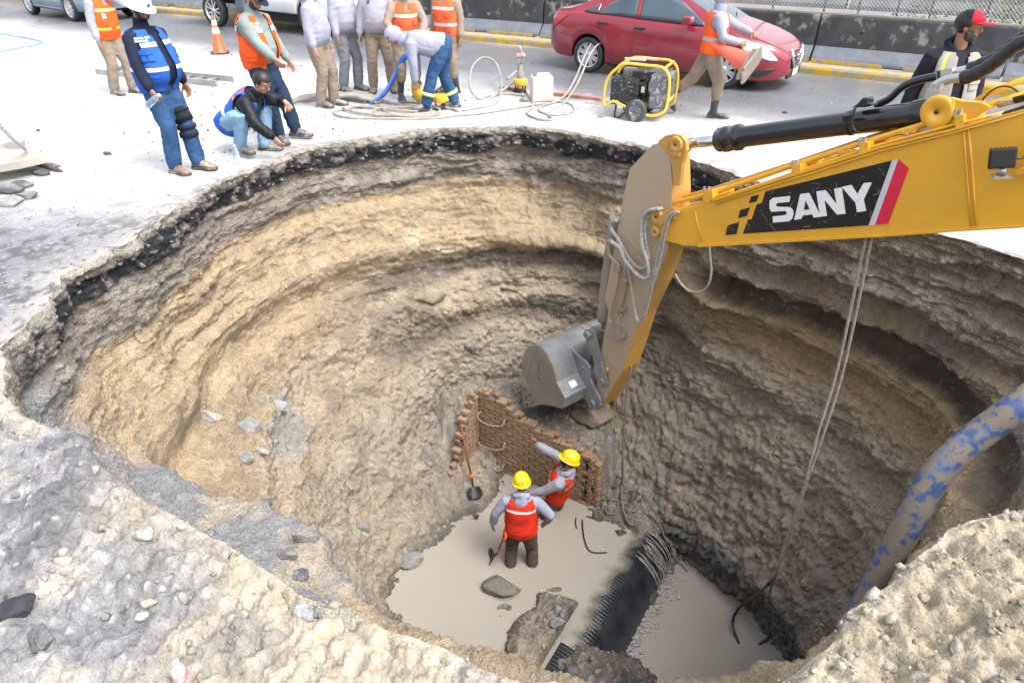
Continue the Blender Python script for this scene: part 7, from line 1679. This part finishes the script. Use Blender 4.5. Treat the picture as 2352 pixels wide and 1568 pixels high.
ribbon([at(660,240)+Vector((0,0,.015)),at(715,232)+Vector((0,0,.07)),at(770,228)+Vector((0,0,.05)),at(825,232)+Vector((0,0,.10)),at(870,240)+Vector((0,0,.04))],[.05,.12,.16,.17,.17,.14,.08],blueh2,'flat_hose','wide flattened muddy blue hose lying on the pavement behind the rope coil','hose',th=.02)
ribbon([at(850,243)+Vector((0,0,.03)),at(885,238)+Vector((0,0,.15)),at(915,232)+Vector((0,0,.42)),hp+Vector((-.12,-.02,.62)),hp+Vector((0,0,.42))],[.03,.045,.05,.05,.05,.04],blueh,'flat_hose','bright blue flat hose rising from the ground to the lifted elbow pump','hose',th=.012,side=Vector((0,-.4,1)))
# hoses and rope coil
hosem=pm('muddy_grey_hose',(.33,.31,.28),(.25,.235,.21),sc=12,rough=.6,dirt=(.42,.40,.36),ds=9,da=.4);ropey=pm('tan_rope',(.36,.31,.235),(.27,.23,.18),sc=30,rough=.8,bump=.5,bs=120)
def ground_tube(pxs,r,m,name,label,cat='hose',grp=None,lift=0.,n=7,rib=False):
    P_=[at(p[0],p[1])+Vector((0,0,r*.8+lift+(p[2] if len(p)>2 else 0))) for p in pxs];S_=spline(P_,n);b=MB()
    if rib:
        out=[S_[0]]
        for q in S_[1:]:
            if (q-out[-1]).length>r*1.3:out.append(q)
        b.tube(out,[r*(1.15 if i%2 else .85) for i in range(len(out))],7)
    else:b.tube(S_,r,8)
    return tag(b.build(name,m),label,cat,grp)
def loopP(cx,cy,rx,ry,a0,a1,n=10,j=0,seed=0):
    rg=random.Random(seed);return [(cx+rx*math.cos(a0+(a1-a0)*k/n)+rg.uniform(-j,j),cy+ry*math.sin(a0+(a1-a0)*k/n)+rg.uniform(-j*.3,j*.3)) for k in range(n+1)]
ground_tube(loopP(915,262,150,15,PI*1.9,PI*.15,12,4,1)+[(1110,262),(1250,240)],.022,hosem,'hose','grey hose forming the widest front loop of the coil on the pavement')
ground_tube([(880,236),(930,248),(990,250),(1010,262),(960,272),(850,268),(790,255),(830,250),(900,258),(960,262)],.020,hosem,'hose','grey hose winding through the middle of the coil',lift=.02)
ground_tube(loopP(925,262,68,9,0,PI*3.7,22,5,3),.018,ropey,'rope','tan rope thrown in a tight coil under the hands of the bending person','rope',lift=.03,rib=True)
ground_tube([(830,252),(872,250),(885,262),(910,272),(960,276),(1000,272),(1012,266)],.016,ropey,'rope','tan rope end curling left out of the tight coil','rope',lift=.03,rib=True)
ground_tube([(978,250),(940,256),(905,252),(925,240),(968,243),(985,236)],.014,ropeb,'rope','darker rope strand leading to the lifted pump','rope',lift=.02,rib=True)
ground_tube([(842,230),(890,238),(950,236),(965,225),(960,200,.1),(945,190,.25)],.016,hosem,'hose','grey hose arching behind the coil to the lifted pump')
ground_tube([(1062,256),(1100,250),(1140,238),(1152,215,.12),(1140,190,.30),(1112,183,.36),(1086,195,.28),(1080,218,.10),(1100,229),(1130,226),(1180,205,.1)],.018,hosem,'hose','grey hose standing up in a round loop left of the upright pump')
ground_tube([(1100,229),(1150,218),(1200,222),(1235,232),(1300,238),(1318,250),(1310,262),(1270,266),(1240,258),(1245,246),(1290,232,.02),(1320,205,.15),(1345,175,.42),(1368,160,.58),(1392,162,.60)],.018,hosem,'hose','grey hose crossing from the round loop and rising to the power pack')
ground_tube([(1165,198,.1),(1195,192,.2),(1210,215,.02),(1225,245),(1210,262),(1235,275),(1268,277),(1260,262),(1295,240),(1325,212,.12),(1350,185,.38),(1370,170,.50),(1395,170,.52)],.018,hosem,'hose','grey hose curling in front of the jerrycan, then rising to the power pack')
# jerrycan
jm=pm('dirty_white_plastic',(.62,.57,.50),(.55,.50,.43),sc=6,rough=.45,dirt=(.42,.32,.24),ds=6,da=.18,dw=.2)
jp=at(1243,231);t=empty('jerrycan',jp,R(12),'dirty white plastic jerrycan with green cap beside the upright pump','jerrycan')
b=MB();b.box((0,0,.19),(.34,.24,.38),bev=.035);b.build('body',jm,t)
b=MB();b.box((.02,0,.405),(.20,.035,.03),bev=.01);b.box((-.06,0,.39),(.03,.035,.05));b.box((.11,0,.39),(.03,.035,.05));b.build('grip',jm,t,'stuff')
b=MB();b.lathe([(0,.045),(.026,.045),(.028,.0)],Matrix.Translation((-.12,-.04,.375)),14);b.build('cap',pm('green_cap',(.02,.18,.12),rough=.4),t)
for x in (-.10,0,.10):b=MB();b.box((x,-.121,.19),(.008,.006,.30));b.build('moulded_rib',jm,t)
# timbers, ladder
redw=pm('red_brown_timber',(.30,.12,.08),(.36,.20,.14),sc=5,rough=.7,dirt=(.42,.36,.3),ds=6,da=.35,bump=.3,bs=50)
def beam(a,c_,w,h,name,label,cat,m,grp=None):
    d=(c_-a);b=MB();M=Matrix.Rotation(math.atan2(d.y,d.x),4,'Z');b.box((a+c_)/2+Vector((0,0,h/2)),(d.length,w,h),M,bev=.004);return tag(b.build(name,m),label,cat,grp)
beam(at(1274,219),at(1382,232),.10,.05,'timber','red brown timber lying between the jerrycan and the power pack','timber',redw)
beam(at(1150,203),at(1205,212),.07,.04,'timber','short reddish timber lying left of the upright pump','timber',redw)
al=pm('muddy_aluminium',(.36,.36,.35),(.28,.28,.27),sc=9,rough=.45,metal=.3,dirt=(.45,.43,.4),ds=9,da=.35)
a,c_=at(222,171),at(499,199);t=empty('ladder',a,0,'aluminium ladder lying on the pavement behind the white hard hat man','ladder');inv=Matrix.Translation(a).inverted();d=(c_-a).normalized();s_=Vector((-d.y,d.x,0))
for k in (0,1):
    b=MB();b.box((a+c_)/2+s_*.42*k+Vector((0,0,.05)),((c_-a).length,.03,.09),Matrix.Rotation(math.atan2(d.y,d.x),4,'Z'),bev=.003);o=b.build('side_rail',al,t);o.matrix_parent_inverse=inv
n=int((c_-a).length/.30)
for k in range(n):
    p=a+d*(.15+.30*k)+Vector((0,0,.05));b=MB();b.tube([p,p+s_*.42],.016,8);o=b.build('rung',al,t);o.matrix_parent_inverse=inv
# thin blue hose at the far left
bl=pm('pale_blue_hose',(.16,.33,.62),(.25,.42,.66),sc=5,rough=.5)
ground_tube([(-40,70),(0,79),(50,87),(92,96),(96,100),(80,106),(40,113),(0,121),(-40,127)],.022,bl,'hose','thin pale blue hose bent in a sharp corner on the pavement at far left')
b=MB();p=at(768,210);b.lathe([(0,0),(.06,.01),(.09,.07),(.07,.16),(.02,.22),(0,.23)],Matrix.Translation(p),12);o=b.build('plastic_bag',pm('blue_green_bag',(.03,.08,.55),(.05,.55,.30),sc=14,rough=.3));tag(o,'small blue and green plastic bag standing between the hooded people','bag')
# broken slab corner with chain
conc=pm('broken_concrete',(.40,.37,.32),(.33,.31,.27),sc=4,rough=.8,dirt=(.25,.24,.22),ds=7,da=.25,bump=.5,bs=40)
q=[at(-60,372),at(75,372),at(100,385),at(119,398),at(60,412),at(-10,425),at(-70,425)]
b=MB();b.prism([p+Vector((0,0,.16+.05*(i>2))) for i,p in enumerate(q)],(0,0,-.09));tag(b.build('concrete_slab',conc,bev=.01),'tilted concrete slab lying on broken asphalt chunks at the left edge','slab')
q=[(-60,372),(50,368),(46,326),(30,322),(5,332),(-60,328)];base=at(20,370)
b=MB();dnn=Vector((0,1,0));b.prism([atd(x,y,base.y+.02*i)+Vector((0,0,0)) for i,(x,y) in enumerate(q)],(0,.10,0));tag(b.build('concrete_slab',conc,bev=.01),'concrete piece standing on edge behind the tilted slab','slab')
chm=pm('galvanised_chain',(.45,.47,.50),rough=.35,metal=.7)
a=atd(-6,283,6.6);c_=at(74,382)+Vector((0,0,.20));t=empty('chain',c_,0,'steel chain running down to the slab at the left edge','chain');inv=Matrix.Translation(c_).inverted();n=26;d=(c_-a)
me=None
for k in range(n):
    p=a+d*(k+.5)/n-Vector((0,0,.03*math.sin(PI*k/n)));dn=d.normalized();M=Matrix.Translation(p)@dn.to_track_quat('Z','Y').to_matrix().to_4x4()@Matrix.Rotation(k%2*PI/2+.3,4,'Z')
    if me is None:
        b=MB();L=d.length/n*1.35;pp=[Vector((math.cos(a_)*.018,0,math.sin(a_)*.018+(L/2-.018)*(1 if math.sin(a_)>0 else -1))) for a_ in [2*PI*(j+.5)/12 for j in range(12)]];b.tube(pp+[pp[0],pp[1]],.0058,6,cap=False);o=b.build('chain_link',chm);me=o.data
    else:o=bpy.data.objects.new('chain_link',me);C.objects.link(o)
    o.parent=t;o.matrix_parent_inverse=inv;o.matrix_basis=M
wst=pm('weathered_wood',(.30,.235,.15),(.2,.16,.11),sc=12,rough=.8,bump=.3,bs=60)
for (x0,y0,x1,y1,l,m) in ((37,372,142,385,'pale wooden stake lying behind the tilted slab, the longer one',wst),(86,388,146,397,'dark wooden stake lying at the slab corner, the shorter one',pm('dark_wood',(.07,.06,.055),(.12,.1,.08),sc=12,rough=.8))):
    b=MB();a,c_=at(x0,y0)+Vector((0,0,.05)),at(x1,y1)+Vector((0,0,.02));b.tube([a,a.lerp(c_,.85),c_],[.022,.022,.006],7);tag(b.build('wooden_stake',m),l,'stake','wooden stakes')
# bottles
bm_=bpy.data.materials.new('clear_plastic');bm_.use_nodes=True;p_=bm_.node_tree.nodes['Principled BSDF'];p_.inputs['Base Color'].default_value=(.80,.90,1,1);p_.inputs['Roughness'].default_value=.08;p_.inputs['Transmission Weight'].default_value=.85;p_.inputs['IOR'].default_value=1.2
def bottle(M,label,capm,lab=None,h=.22,r=.033,group='plastic bottles',m=None):
    t=empty('bottle',M.translation,0,label,'bottle',group);inv=Matrix.Translation(t.location).inverted()
    k=h/.22;b=MB();b.lathe([(0,.004),(r*.8,0),(r,.012*k),(r,.05*k),(r*.93,.055*k),(r,.06*k),(r,.10*k),(r*.93,.105*k),(r,.11*k),(r,.14*k),(r*.75,.175*k),(r*.42,.195*k),(r*.38,.205*k)],M,20);o=b.build('bottle_body',m or bm_,t);o.matrix_parent_inverse=inv
    b=MB();b.lathe([(r*.45,.203*k),(r*.45,h),(0,h)],M,14);o=b.build('bottle_cap',capm,t);o.matrix_parent_inverse=inv
    if lab:b=MB();b.lathe([(r*1.02,.065*k),(r*1.02,.115*k)],M,20);o=b.build('label_band',lab,t);o.matrix_parent_inverse=inv
bottle(Matrix.Translation(at(547,376)),'clear water bottle standing on the pavement beside the crouching man',decw_:=pm('white_cap',(.75,.8,.9),rough=.4))
A2w=Matrix.Translation(A2['root'].location)@Matrix.Rotation(A2['root'].rotation_euler.z,4,'Z')
wr=A2w@A2['arms'][1][2];ax_=Vector((.80,-.1,.58)).normalized()
el_=A2w@A2['arms'][1][1];pc=wr+Vector((.03,-.07,-.08));bottle(Matrix.Translation(pc-ax_*.11)@ax_.to_track_quat('Z','Y').to_matrix().to_4x4(),'clear water bottle held low in the hand of the white hard hat man',pm('white_cap',(1,1,1)))
fb=hit(412,1560)[0];bottle(Matrix.Translation(fb-Vector((0,0,.04)))@Matrix.Rotation(.1,4,'Y'),'milky plastic bottle with red printed bands stuck in the near bank',pm('white_cap',(1,1,1)),pm('red_white_label',(.6,.15,.15),(.7,.6,.6),sc=30,rough=.4),.16,.026,m=pm('milky_plastic',(.62,.62,.60),(.5,.49,.46),sc=12,rough=.3,dirt=(.4,.37,.3),ds=9,da=.3))
